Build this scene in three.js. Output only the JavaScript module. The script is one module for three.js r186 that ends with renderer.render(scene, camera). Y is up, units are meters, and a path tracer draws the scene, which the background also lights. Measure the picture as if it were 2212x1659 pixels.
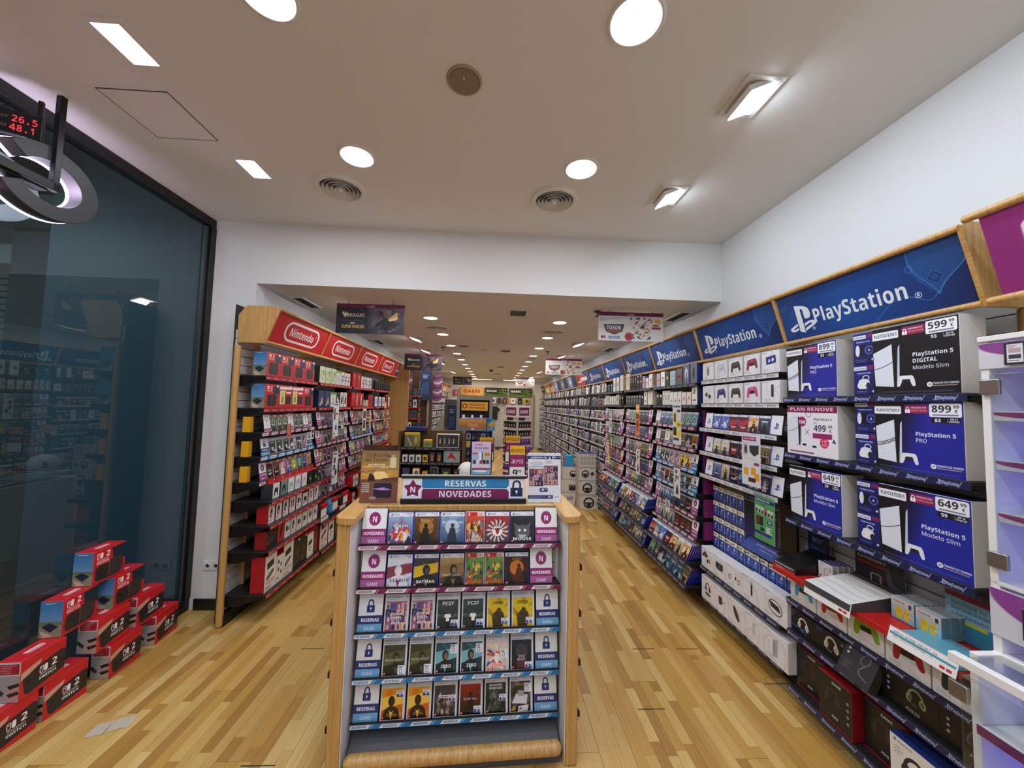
import * as THREE from 'three';
import { RoundedBoxGeometry } from 'three/addons/geometries/RoundedBoxGeometry.js';
import { mergeGeometries } from 'three/addons/utils/BufferGeometryUtils.js';
import { RectAreaLightUniformsLib } from 'three/addons/lights/RectAreaLightUniformsLib.js';

// ------------------------------------------------------------------ camera, exposure, lamps
const scene = new THREE.Scene();
scene.background = new THREE.Color(0x000000);
const renderer = new THREE.WebGLRenderer({ antialias: true });
renderer.toneMapping = THREE.LinearToneMapping;
renderer.toneMappingExposure = 1.32;
renderer.shadowMap.enabled = true;
RectAreaLightUniformsLib.init();
const camera = new THREE.PerspectiveCamera(92.08, 2212 / 1659, 0.05, 80);
camera.rotation.order = 'YXZ';
camera.position.set(0, 1.85, 0);
camera.rotation.set(0.05655, -0.04561, 0.02597);

// lamp strengths (radiance of the glowing face) and tints
const LAMP = {
  round: 70, roundTint: 0xf1f3ff,        // downlights of the front room
  wash: 26, washTint: 0xddeeff,          // square wall washers of the front room
  shop: 70, shopTint: 0xfbf4ec,          // downlights of the long shop
  shopWash: 30, shopWashTint: 0xf4f7ff,  // square washers of the long shop
  mall: 20, mallTint: 0xd8ecf2,         // unseen lamp added to brighten the mall outside the glass
};

// measured planes of the place (metres)
const Y_CEIL = 3.474, Y_SHOP = 2.905, Z_FRONT = -3.454, X_GLASS = -2.645, X_OPEN = -2.215, X_RIGHT = 2.176, Z_BACK = -16.3, Z_NEAR = 2.6;
const PI = Math.PI;

// ------------------------------------------------------------------ naming and small helpers
function seeded(n) { let s = n >>> 0; return () => { s = (s + 0x6d2b79f5) >>> 0; let t = Math.imul(s ^ (s >>> 15), 1 | s); t = (t + Math.imul(t ^ (t >>> 7), 61 | t)) ^ t; return ((t ^ (t >>> 14)) >>> 0) / 4294967296; }; }
const used = {};
function numbered(n) { const k = used[n] = (used[n] ?? -1) + 1; return k ? n + '_' + String(k).padStart(3, '0') : n; }
const seenLabels = new Set();
function tag(o, label, category, group) {
  const n = label.split(/\s+/).length;
  if (seenLabels.has(label)) console.log('same label: ' + label);
  if (n < 4 || n > 16) console.log('label length ' + n + ': ' + label);
  seenLabels.add(label);
  o.userData.label = label; o.userData.category = category;
  if (group) o.userData.group = group;
  return o;
}
function shade(o) { o.castShadow = true; o.receiveShadow = true; return o; }
function mesh(name, geo, mat, parent) { const m = shade(new THREE.Mesh(geo, mat)); m.name = parent && parent !== scene ? name : numbered(name); (parent ?? scene).add(m); return m; }
function thing(name, label, category, group) { const g = new THREE.Group(); g.name = numbered(name); tag(g, label, category, group); scene.add(g); return g; }
function struct(name) { const g = new THREE.Group(); g.name = numbered(name); g.userData.kind = 'structure'; scene.add(g); return g; }
function structMesh(name, geo, mat, x = 0, y = 0, z = 0) { const m = mesh(name, geo, mat); m.userData.kind = 'structure'; m.position.set(x, y, z); return m; }
const ORD = ['first', 'second', 'third', 'fourth', 'fifth', 'sixth', 'seventh', 'eighth', 'ninth', 'tenth', 'eleventh', 'twelfth', 'thirteenth', 'fourteenth'];

// a local frame: s runs along a display as its reader sees it, o comes out of it towards the reader
class Frame {
  constructor(x, z, angle) { this.x = x; this.z = z; this.a = angle; }
  put(o, s, y, out, lean = 0, turn = 0) {
    const c = Math.cos(this.a), n = Math.sin(this.a);
    o.position.set(this.x + s * c + out * n, y, this.z - s * n + out * c);
    o.rotation.order = 'YXZ'; o.rotation.set(-lean, this.a + turn, 0);
    return o;
  }
}

// ------------------------------------------------------------------ printed matter: atlases drawn on canvases
class Atlas {
  constructor(size, rough) {
    this.n = size; this.cv = document.createElement('canvas'); this.cv.width = this.cv.height = size;
    this.g = this.cv.getContext('2d'); this.g.fillStyle = '#888'; this.g.fillRect(0, 0, size, size);
    this.x = this.y = this.row = 0; this.sw = {};
    this.tex = new THREE.CanvasTexture(this.cv); this.tex.colorSpace = THREE.SRGBColorSpace; this.tex.anisotropy = 8;
    this.mat = new THREE.MeshStandardMaterial({ map: this.tex, roughness: rough });
  }
  add(w, h, draw) {
    if (this.x + w + 4 > this.n) { this.x = 0; this.y += this.row; this.row = 0; }
    if (this.y + h + 4 > this.n) throw new Error('atlas full');
    const x = this.x + 2, y = this.y + 2, g = this.g;
    this.x += w + 4; this.row = Math.max(this.row, h + 4);
    g.save(); g.translate(x, y); g.beginPath(); g.rect(-1, -1, w + 2, h + 2); g.clip(); draw(g, w, h); g.restore();
    return { u0: (x + 0.5) / this.n, u1: (x + w - 0.5) / this.n, v0: 1 - (y + h - 0.5) / this.n, v1: 1 - (y + 0.5) / this.n, at: this };
  }
  swatch(c) { return this.sw[c] ??= this.add(6, 6, (g, w, h) => { g.fillStyle = c; g.fillRect(-2, -2, w + 4, h + 4); }); }
}
const coverAtlas = new Atlas(2048, 0.3), boxAtlas = new Atlas(2048, 0.42), signAtlas = new Atlas(2048, 0.45);

// ------------------------------------------------------------------ box with chamfered edges and its own print on every face
const geoCache = new Map();
function boxGeo(w, h, d, uv, c = 0.0012) {
  const id = (r) => (r ? r.u0.toFixed(5) + r.v0.toFixed(5) + (r.at === boxAtlas ? 'b' : r.at === signAtlas ? 's' : 'c') : '-');
  const key = [w, h, d, c, id(uv.f), id(uv.b), id(uv.l), id(uv.r), id(uv.t), id(uv.u), id(uv.e)].join();
  if (geoCache.has(key)) return geoCache.get(key);
  const H = [w / 2, h / 2, d / 2], P = [], N = [], U = [], I = [];
  const e = uv.e ?? uv.f, eu = (e.u0 + e.u1) / 2, ev = (e.v0 + e.v1) / 2;
  const pt = (a, sa, s) => { const v = [0, 0, 0]; for (let k = 0; k < 3; k++) v[k] = k === a ? sa * H[k] : s[k] * (H[k] - c); return v; };
  const out = (v) => [v[0], v[1] + H[1], v[2] - H[2]];
  function poly(vs, n, us) {
    const a = new THREE.Vector3(...vs[1]).sub(new THREE.Vector3(...vs[0])), b = new THREE.Vector3(...vs[2]).sub(new THREE.Vector3(...vs[0]));
    if (a.cross(b).dot(new THREE.Vector3(...n)) < 0) { vs = vs.slice().reverse(); us = us && us.slice().reverse(); }
    const nn = new THREE.Vector3(...n).normalize(), at = P.length / 3;
    vs.forEach((v, i) => { P.push(...out(v)); N.push(nn.x, nn.y, nn.z); U.push(...(us ? us[i] : [eu, ev])); });
    for (let i = 1; i < vs.length - 1; i++) I.push(at, at + i, at + i + 1);
  }
  const side = [[0, 1, uv.r, 2, -1], [0, -1, uv.l, 2, 1], [1, 1, uv.t, 0, 1], [1, -1, uv.u, 0, 1], [2, 1, uv.f, 0, 1], [2, -1, uv.b, 0, -1]];
  for (const [a, sa, r, ua, us] of side) {
    const va = a === 1 ? 2 : 1, vsn = a === 1 ? -sa : 1, vs = [], uu = [];
    for (const [p, q] of [[-1, -1], [1, -1], [1, 1], [-1, 1]]) {
      const s = [0, 0, 0]; s[ua] = p; s[va] = q; vs.push(pt(a, sa, s));
      const R = r ?? e; uu.push(r ? [p * us > 0 ? R.u1 : R.u0, q * vsn > 0 ? R.v1 : R.v0] : [eu, ev]);
    }
    const n = [0, 0, 0]; n[a] = sa; poly(vs, n, uu);
  }
  for (let a = 0; a < 3; a++) for (let b = a + 1; b < 3; b++) for (const sa of [-1, 1]) for (const sb of [-1, 1]) {
    const k = 3 - a - b, vs = [], n = [0, 0, 0]; n[a] = sa; n[b] = sb;
    for (const sk of [-1, 1]) { const s = [0, 0, 0]; s[b] = sb; s[k] = sk; vs.push(pt(a, sa, s)); }
    for (const sk of [1, -1]) { const s = [0, 0, 0]; s[a] = sa; s[k] = sk; vs.push(pt(b, sb, s)); }
    poly(vs, n);
  }
  for (const x of [-1, 1]) for (const y of [-1, 1]) for (const z of [-1, 1]) poly([pt(0, x, [0, y, z]), pt(1, y, [x, 0, z]), pt(2, z, [x, y, 0])], [x, y, z]);
  const g = new THREE.BufferGeometry();
  g.setAttribute('position', new THREE.Float32BufferAttribute(P, 3)); g.setAttribute('normal', new THREE.Float32BufferAttribute(N, 3)); g.setAttribute('uv', new THREE.Float32BufferAttribute(U, 2)); g.setIndex(I);
  geoCache.set(key, g);
  return g;
}
// plain solids that several builders share: a box centred on x, z with its base at y = 0, edges rounded
const solidCache = new Map();
function solid(w, h, d, r = 0.003) {
  const k = [w, h, d, r].join();
  if (!solidCache.has(k)) {
    const g = new RoundedBoxGeometry(w, h, d, 1, Math.min(r, w / 2.1, h / 2.1, d / 2.1)); g.translate(0, h / 2, 0);
    const p = g.attributes.position, n = g.attributes.normal, u = g.attributes.uv;   // uv in metres
    for (let i = 0; i < p.count; i++) {
      const ax = Math.abs(n.getX(i)), ay = Math.abs(n.getY(i)), az = Math.abs(n.getZ(i));
      if (az >= ax && az >= ay) u.setXY(i, p.getX(i), p.getY(i)); else if (ax >= ay) u.setXY(i, p.getZ(i), p.getY(i)); else u.setXY(i, p.getX(i), p.getZ(i));
    }
    solidCache.set(k, g);
  }
  return solidCache.get(k);
}
function at(o, x, y, z, ry = 0, rx = 0, rz = 0) { o.position.set(x, y, z); if (ry || rx || rz) { o.rotation.order = 'YXZ'; o.rotation.set(rx, ry, rz); } return o; }
function tube(pts, r, seg = 24, sides = 8, closed = false) { return new THREE.TubeGeometry(new THREE.CatmullRomCurve3(pts.map((p) => new THREE.Vector3(...p)), closed), seg, r, sides, closed); }
function rod(r, len, sides = 16) { return new THREE.CylinderGeometry(r, r, len, sides); }
function extrude(pts, depth, bevel = 0.002) { const s = new THREE.Shape(pts.map((p) => new THREE.Vector2(...p))); return new THREE.ExtrudeGeometry(s, { depth, bevelEnabled: bevel > 0, bevelSize: bevel, bevelThickness: bevel, bevelSegments: 1, curveSegments: 8 }); }
// ------------------------------------------------------------------ drawing of prints
const F = (px, b = 'bold', f = 'sans-serif') => b + ' ' + Math.round(px) + 'px ' + f;
function fill(g, c, x, y, w, h) { g.fillStyle = c; g.fillRect(x, y, w, h); }
function rrect(g, x, y, w, h, r) { g.beginPath(); g.moveTo(x + r, y); g.arcTo(x + w, y, x + w, y + h, r); g.arcTo(x + w, y + h, x, y + h, r); g.arcTo(x, y + h, x, y, r); g.arcTo(x, y, x + w, y, r); g.closePath(); }
function text(g, t, x, y, px, color, { align = 'center', weight = 'bold', font = 'sans-serif', width = 0, out = null, outW = 0.16, spread = 0 } = {}) {
  g.save(); g.font = F(px, weight, font); g.textBaseline = 'middle'; g.textAlign = align; g.translate(x, y);
  const w = g.measureText(t).width; if (width && w > 0) g.scale((width / w), 1);
  if (out) { g.lineJoin = 'round'; g.lineWidth = px * outW; g.strokeStyle = out; g.strokeText(t, 0, 0); }
  g.fillStyle = color; g.fillText(t, 0, 0); g.restore();
}
function lines(g, c, x, y, w, n, gap, th, r) { for (let i = 0; i < n; i++) fill(g, c, x, y + i * gap, w * (0.55 + 0.45 * r()), th); }
function poly(g, c, pts) { g.fillStyle = c; g.beginPath(); pts.forEach(([x, y], i) => (i ? g.lineTo(x, y) : g.moveTo(x, y))); g.closePath(); g.fill(); }
function disc(g, c, x, y, rx, ry = rx, rot = 0) { g.fillStyle = c; g.beginPath(); g.ellipse(x, y, rx, ry, rot, 0, 7); g.fill(); }
function grad(g, w, h, a, b) { const k = g.createLinearGradient(0, 0, 0, h); k.addColorStop(0, a); k.addColorStop(1, b); g.fillStyle = k; g.fillRect(-2, -2, w + 4, h + 4); }

// the station emblem: upright P, lying S
function psMark(g, x, y, s, c) {
  g.save(); g.translate(x - s / 2, y - s / 2); g.scale(s, s); g.fillStyle = c;
  g.beginPath(); g.moveTo(0.36, 0.02); g.lineTo(0.36, 0.9); g.lineTo(0.55, 0.97); g.lineTo(0.55, 0.22); g.bezierCurveTo(0.55, 0.15, 0.64, 0.17, 0.64, 0.26); g.lineTo(0.64, 0.5);
  g.bezierCurveTo(0.8, 0.58, 0.9, 0.5, 0.88, 0.32); g.bezierCurveTo(0.86, 0.14, 0.72, 0.1, 0.36, 0.02); g.fill();
  g.beginPath(); g.moveTo(0.33, 0.62); g.lineTo(0.06, 0.72); g.bezierCurveTo(-0.06, 0.78, 0.02, 0.88, 0.16, 0.88); g.lineTo(0.33, 0.84); g.lineTo(0.33, 0.77); g.lineTo(0.2, 0.8); g.bezierCurveTo(0.12, 0.81, 0.12, 0.77, 0.2, 0.75); g.lineTo(0.33, 0.7); g.fill();
  g.beginPath(); g.moveTo(0.58, 0.67); g.lineTo(0.74, 0.62); g.bezierCurveTo(0.98, 0.58, 1.1, 0.7, 0.95, 0.77); g.lineTo(0.58, 0.92); g.lineTo(0.58, 0.83); g.lineTo(0.82, 0.74); g.bezierCurveTo(0.9, 0.7, 0.84, 0.67, 0.76, 0.69); g.lineTo(0.58, 0.76); g.fill();
  g.restore();
}
// hand-held console mark: two rounded halves
function swMark(g, x, y, s, c) { g.lineWidth = s * 0.09; g.strokeStyle = c; rrect(g, x - s * 0.46, y - s * 0.42, s * 0.38, s * 0.84, s * 0.16); g.stroke(); disc(g, c, x - s * 0.28, y - s * 0.16, s * 0.08); g.fillStyle = c; rrect(g, x + 0.04 * s, y - s * 0.46, s * 0.42, s * 0.92, s * 0.18); g.fill(); }
function padlock(g, x, y, s, c, keyhole) { g.strokeStyle = c; g.lineWidth = s * 0.13; g.beginPath(); g.moveTo(x - s * 0.24, y); g.lineTo(x - s * 0.24, y - s * 0.28); g.arc(x, y - s * 0.28, s * 0.24, PI, 0); g.lineTo(x + s * 0.24, y); g.stroke(); fill(g, c, x - s * 0.42, y - s * 0.06, s * 0.84, s * 0.62); disc(g, keyhole, x, y + s * 0.2, s * 0.08); fill(g, keyhole, x - s * 0.035, y + s * 0.2, s * 0.07, s * 0.18); }
function seal(g, x, y, r, c) { const p = []; for (let i = 0; i < 32; i++) { const a = i / 32 * 2 * PI, k = i % 2 ? r * 0.86 : r; p.push([x + Math.cos(a) * k, y + Math.sin(a) * k]); } poly(g, c, p); text(g, 'N', x, y + r * 0.05, r * 1.05, '#fff'); }
function star(g, x, y, r, c) { const p = []; for (let i = 0; i < 10; i++) { const a = -PI / 2 + i / 10 * 2 * PI, k = i % 2 ? r * 0.56 : r; p.push([x + Math.cos(a) * k, y + Math.sin(a) * k]); } poly(g, c, p); g.lineJoin = 'round'; g.lineWidth = r * 0.18; g.strokeStyle = c; g.stroke(); text(g, 'N', x, y + r * 0.1, r * 0.95, '#fff'); }

// products as printed on their boxes
function pad(g, x, y, s, c, mid = '#1c1c20', rot = 0) {
  g.save(); g.translate(x, y); g.rotate(rot); g.scale(s, s);
  const body = () => { g.beginPath(); g.moveTo(-0.3, -0.3); g.bezierCurveTo(-0.44, -0.3, -0.5, -0.05, -0.54, 0.3); g.bezierCurveTo(-0.55, 0.42, -0.4, 0.46, -0.34, 0.34); g.lineTo(-0.24, 0.1); g.lineTo(0.24, 0.1); g.lineTo(0.34, 0.34); g.bezierCurveTo(0.4, 0.46, 0.55, 0.42, 0.54, 0.3); g.bezierCurveTo(0.5, -0.05, 0.44, -0.3, 0.3, -0.3); g.closePath(); };
  g.fillStyle = c; body(); g.fill(); g.strokeStyle = 'rgba(40,40,50,.35)'; g.lineWidth = 0.012; g.stroke();
  poly(g, mid, [[-0.26, 0.1], [-0.2, -0.06], [0.2, -0.06], [0.26, 0.1], [0.2, 0.15], [-0.2, 0.15]]);
  fill(g, 'rgba(255,255,255,.14)', -0.18, -0.27, 0.36, 0.19); disc(g, mid, -0.13, 0.03, 0.06); disc(g, mid, 0.13, 0.03, 0.06);
  g.restore();
}
function tower(g, x, y, s, split, dark = '#15161c') {  // console standing upright: two curved white plates round a dark core
  g.save(); g.translate(x, y); g.scale(s, s);
  poly(g, dark, [[0.1, -0.46], [0.27, -0.4], [0.24, 0.5], [0.05, 0.5]]);
  poly(g, '#dfe6f0', [[-0.3, -0.34], [0.13, -0.52], [0.16, 0.5], [-0.26, 0.46]]);
  poly(g, '#c9d3e2', [[0.26, -0.42], [0.3, -0.5], [0.28, 0.5], [0.22, 0.5]]);
  g.strokeStyle = dark; for (let i = 0; i < split; i++) { g.lineWidth = 0.014; g.beginPath(); g.moveTo(-0.29, 0.06 + i * 0.035); g.quadraticCurveTo(-0.06, 0.03 + i * 0.035, 0.15, -0.1 + i * 0.035); g.stroke(); }
  g.restore();
}
function headset(g, x, y, s, c, c2 = '#222') { g.strokeStyle = c; g.lineWidth = s * 0.12; g.beginPath(); g.ellipse(x, y, s * 0.36, s * 0.42, 0, PI, 0); g.stroke(); disc(g, c, x - s * 0.34, y + s * 0.12, s * 0.15, s * 0.24, 0.2); disc(g, c2, x - s * 0.3, y + s * 0.13, s * 0.09, s * 0.17, 0.2); disc(g, c, x + s * 0.34, y + s * 0.12, s * 0.17, s * 0.24, -0.2); disc(g, c2, x + s * 0.33, y + s * 0.13, s * 0.1, s * 0.15, -0.2); g.lineWidth = s * 0.03; g.beginPath(); g.moveTo(x - s * 0.36, y + s * 0.3); g.quadraticCurveTo(x - s * 0.2, y + s * 0.46, x + s * 0.05, y + s * 0.42); g.stroke(); }
function visor(g, x, y, s) { disc(g, '#e6e9ef', x, y - s * 0.1, s * 0.3, s * 0.2, 0.1); g.fillStyle = '#eef1f5'; rrect(g, x - s * 0.36, y - s * 0.12, s * 0.6, s * 0.36, s * 0.16); g.fill(); disc(g, '#2a2c33', x + s * 0.2, y + s * 0.06, s * 0.1, s * 0.16, 0.2); for (const k of [-0.22, 0.06]) disc(g, '#333', x + s * k, y + s * 0.06, s * 0.02); g.strokeStyle = '#dfe3ea'; g.lineWidth = s * 0.05; g.beginPath(); g.ellipse(x + s * 0.1, y - s * 0.34, s * 0.16, s * 0.12, 0, 0, 7); g.stroke(); }
function wheel(g, x, y, s, c = '#202024') { g.strokeStyle = c; g.lineWidth = s * 0.13; g.beginPath(); g.arc(x, y, s * 0.4, 0, 7); g.stroke(); poly(g, c, [[x - s * 0.36, y - s * 0.03], [x + s * 0.36, y - s * 0.03], [x + s * 0.2, y + s * 0.14], [x + s * 0.1, y + s * 0.36], [x - s * 0.1, y + s * 0.36], [x - s * 0.2, y + s * 0.14]]); disc(g, '#3a3a40', x, y + s * 0.04, s * 0.1); }

// ------------------------------------------------------------------ game covers
const MOTIF = {
  figure(g, w, h, p, r) { disc(g, p[2], w * 0.5, h * 0.4, w * 0.3); const x = w * (0.4 + 0.2 * r()); disc(g, p[3], x, h * 0.34, w * 0.075, w * 0.09); poly(g, p[3], [[x - w * 0.1, h * 0.42], [x + w * 0.1, h * 0.42], [x + w * 0.22, h * 0.98], [x - w * 0.24, h * 0.98]]); g.strokeStyle = p[3]; g.lineWidth = w * 0.02; g.beginPath(); g.moveTo(x - w * 0.26, h * 0.74); g.lineTo(x + w * 0.34, h * 0.4); g.stroke(); },
  bust(g, w, h, p, r) { const x = w * (0.45 + 0.14 * r()); poly(g, p[2], [[0, h * 0.3], [w, h * 0.16], [w, h * 0.5], [0, h * 0.7]]); poly(g, p[3], [[x - w * 0.4, h], [x - w * 0.32, h * 0.68], [x - w * 0.1, h * 0.58], [x + w * 0.12, h * 0.58], [x + w * 0.34, h * 0.68], [x + w * 0.42, h]]); disc(g, p[3], x, h * 0.42, w * 0.15, w * 0.2); disc(g, p[4], x + w * 0.03, h * 0.45, w * 0.09, w * 0.13); poly(g, p[2], [[x - w * 0.1, h * 0.7], [x, h * 0.78], [x + w * 0.1, h * 0.7], [x, h]]); },
  crowd(g, w, h, p, r) { for (let i = 0; i < 46; i++) { const x = w * (0.1 + 0.8 * r()), y = h * (0.34 + 0.56 * r()), s = w * (0.04 + 0.09 * r()), c = p[2 + Math.floor(r() * (p.length - 2))]; if (i % 3 === 0) disc(g, c, x, y, s * 0.7, s); else poly(g, c, [[x - s, y + s], [x + s * (r() - 0.5), y - s * 1.6], [x + s, y + s * r()], [x, y + s * 1.4]]); } },
  rider(g, w, h, p, r) { poly(g, p[2], [[0, h * 0.74], [w * 0.4, h * 0.62], [w, h * 0.7], [w, h], [0, h]]); poly(g, p[3], [[w * 0.2, h], [w * 0.26, h * 0.74], [w * 0.5, h * 0.7], [w * 0.72, h * 0.76], [w * 0.8, h]]); poly(g, p[3], [[w * 0.4, h * 0.74], [w * 0.44, h * 0.48], [w * 0.56, h * 0.48], [w * 0.62, h * 0.76]]); disc(g, p[3], w * 0.5, h * 0.44, w * 0.06); fill(g, p[3], w * 0.4, h * 0.415, w * 0.2, h * 0.02); },
  emblem(g, w, h, p, r) { for (let i = 0; i < 14; i++) { const a = i / 14 * 2 * PI; poly(g, p[2], [[w / 2, h * 0.55], [w / 2 + Math.cos(a) * w * 0.5, h * 0.55 + Math.sin(a) * w * 0.5], [w / 2 + Math.cos(a + 0.2) * w * 0.42, h * 0.55 + Math.sin(a + 0.2) * w * 0.42]]); } disc(g, p[3], w / 2, h * 0.55, w * 0.22); poly(g, p[4], [[w * 0.4, h * 0.46], [w * 0.6, h * 0.46], [w * 0.56, h * 0.62], [w / 2, h * 0.7], [w * 0.44, h * 0.62]]); },
  splash(g, w, h, p, r) { for (let i = 0; i < 22; i++) { const a = r() * 7, l = w * (0.2 + 0.5 * r()), x = w * 0.5, y = h * 0.55, c = p[2 + i % (p.length - 2)]; poly(g, c, [[x, y], [x + Math.cos(a) * l, y + Math.sin(a) * l], [x + Math.cos(a + 0.25) * l * 0.7, y + Math.sin(a + 0.25) * l * 0.7]]); } disc(g, p[3], w * 0.5, h * 0.58, w * 0.14, w * 0.18); },
  panels(g, w, h, p, r) { const rows = [0.28, 0.5, 0.72, 1]; let y0 = 0.06; for (const y1 of rows) { let x = 0; while (x < 1) { const k = 0.2 + 0.2 * r(), c = p[2 + Math.floor(r() * (p.length - 2))]; fill(g, c, x * w, y0 * h, k * w - 1.5, (y1 - y0) * h - 1.5); disc(g, p[2 + Math.floor(r() * (p.length - 2))], (x + k / 2) * w, (y0 + (y1 - y0) * 0.55) * h, w * 0.06, h * 0.09); x += k; } y0 = y1; } },
  player(g, w, h, p, r) { for (let i = 0; i < 40; i++) disc(g, p[2], r() * w, h * (0.5 + 0.16 * r()), w * 0.03); fill(g, p[1], 0, h * 0.62, w, h * 0.38); disc(g, '#5a4336', w * 0.5, h * 0.42, w * 0.055, w * 0.07); poly(g, p[3], [[w * 0.36, h * 0.5], [w * 0.64, h * 0.5], [w * 0.66, h * 0.62], [w * 0.58, h * 0.62], [w * 0.58, h * 0.75], [w * 0.42, h * 0.75], [w * 0.42, h * 0.62], [w * 0.34, h * 0.62]]); fill(g, '#16181c', w * 0.43, h * 0.75, w * 0.14, h * 0.25); },
  slash(g, w, h, p, r) { poly(g, p[3], [[w * 0.25, h], [w * 0.2, h * 0.6], [w * 0.45, h * 0.42], [w * 0.75, h * 0.5], [w * 0.86, h * 0.72], [w * 0.72, h]]); disc(g, p[4], w * 0.55, h * 0.46, w * 0.12, w * 0.14); g.strokeStyle = p[2]; g.lineWidth = w * 0.022; for (let i = 0; i < 4; i++) { g.beginPath(); g.moveTo(0, h * (0.34 + i * 0.06)); g.lineTo(w * 0.42, h * (0.66 + i * 0.02)); g.stroke(); } },
  city(g, w, h, p, r) { for (let i = 0; i < 12; i++) { const x = i / 12 * w, k = h * (0.2 + 0.35 * r()); fill(g, p[2 + i % 2], x, h - k, w / 11, k); } disc(g, p[4] ?? p[3], w * 0.5, h * 0.45, w * 0.16); MOTIF.figure(g, w, h, [p[0], p[1], 'rgba(0,0,0,0)', p[3]], r); },
  monster(g, w, h, p, r) { disc(g, p[2], w * 0.5, h * 0.6, w * 0.34, h * 0.26); poly(g, p[2], [[w * 0.2, h * 0.5], [w * 0.12, h * 0.24], [w * 0.38, h * 0.4]]); poly(g, p[2], [[w * 0.8, h * 0.5], [w * 0.9, h * 0.24], [w * 0.62, h * 0.4]]); disc(g, p[3], w * 0.38, h * 0.54, w * 0.06); disc(g, p[3], w * 0.62, h * 0.54, w * 0.06); poly(g, p[4], [[w * 0.3, h * 0.7], [w * 0.7, h * 0.7], [w * 0.6, h * 0.8], [w * 0.4, h * 0.8]]); },
  device(g, w, h, p, r) { poly(g, p[2], [[w * 0.06, h * 0.72], [w * 0.28, h * 0.4], [w * 0.86, h * 0.46], [w * 0.8, h * 0.76]]); poly(g, p[3], [[w * 0.36, h * 0.3], [w * 0.68, h * 0.32], [w * 0.66, h * 0.5], [w * 0.36, h * 0.48]]); poly(g, p[2], [[w * 0.4, h * 0.82], [w * 0.9, h * 0.78], [w * 0.86, h * 0.98], [w * 0.36, h]]); disc(g, '#2a2a2a', w * 0.5, h * 0.9, w * 0.06, w * 0.03); fill(g, p[4], w * 0.1, h * 0.82, w * 0.14, h * 0.14); },
};
const CW = 116, CH = 147;
function artwork(g, x, y, w, h, c, r) {
  g.save(); g.translate(x, y); g.beginPath(); g.rect(0, 0, w, h); g.clip(); grad(g, w, h, c.pal[0], c.pal[1]);
  for (let i = 0; i < 10; i++) { g.globalAlpha = 0.22; disc(g, c.pal[(i % 2) + 1], r() * w, r() * h, w * (0.1 + 0.25 * r()), h * 0.1 * r(), r() * 3); } g.globalAlpha = 1;
  MOTIF[c.motif](g, w, h, c.pal, r);
  const t = c.title; if (t) t.split('|').forEach((s, i, all) => { const ty = (c.ty ?? 0.86) * h + (i - (all.length - 1) / 2) * h * (c.ts ?? 0.12) * 1.02; const px = h * (c.ts ?? 0.12); g.font = F(px, c.tb ?? 'bold', c.tf); const wd = g.measureText(s).width; text(g, s, w / 2, ty, px, c.tc ?? '#fff', { weight: c.tb ?? 'bold', font: c.tf ?? 'sans-serif', width: Math.min(w * (c.tw ?? 0.86), wd * 1.25) , out: c.to }); });
  else { const ty = h * (0.12 + 0.7 * r()); g.globalAlpha = 0.9; fill(g, c.tc ?? '#eee', w * 0.18, ty, w * 0.64, h * 0.045); fill(g, c.tc ?? '#eee', w * 0.28, ty + h * 0.065, w * 0.44, h * 0.035); g.globalAlpha = 1; }
  if (c.age !== 0) { fill(g, '#d33', w * 0.03, h * 0.9, w * 0.09, h * 0.075); fill(g, '#f3e9e9', w * 0.045, h * 0.915, w * 0.06, h * 0.03); }
  g.restore();
}
function tagPrice(g, w, h, x, y, price) { g.fillStyle = '#eef1f6'; rrect(g, x, y, w * 0.3, h * 0.17, 3); g.fill(); fill(g, '#24306e', x + w * 0.02, y + h * 0.085, w * 0.26, h * 0.075); lines(g, '#8b93b5', x + w * 0.04, y + h * 0.02, w * 0.2, 2, h * 0.028, 2, () => 1); text(g, price, x + w * 0.14, y + h * 0.124, h * 0.07, '#fff'); text(g, '99', x + w * 0.25, y + h * 0.108, h * 0.035, '#fff'); }
const covers = {};
let coverSeed = 11;
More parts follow.
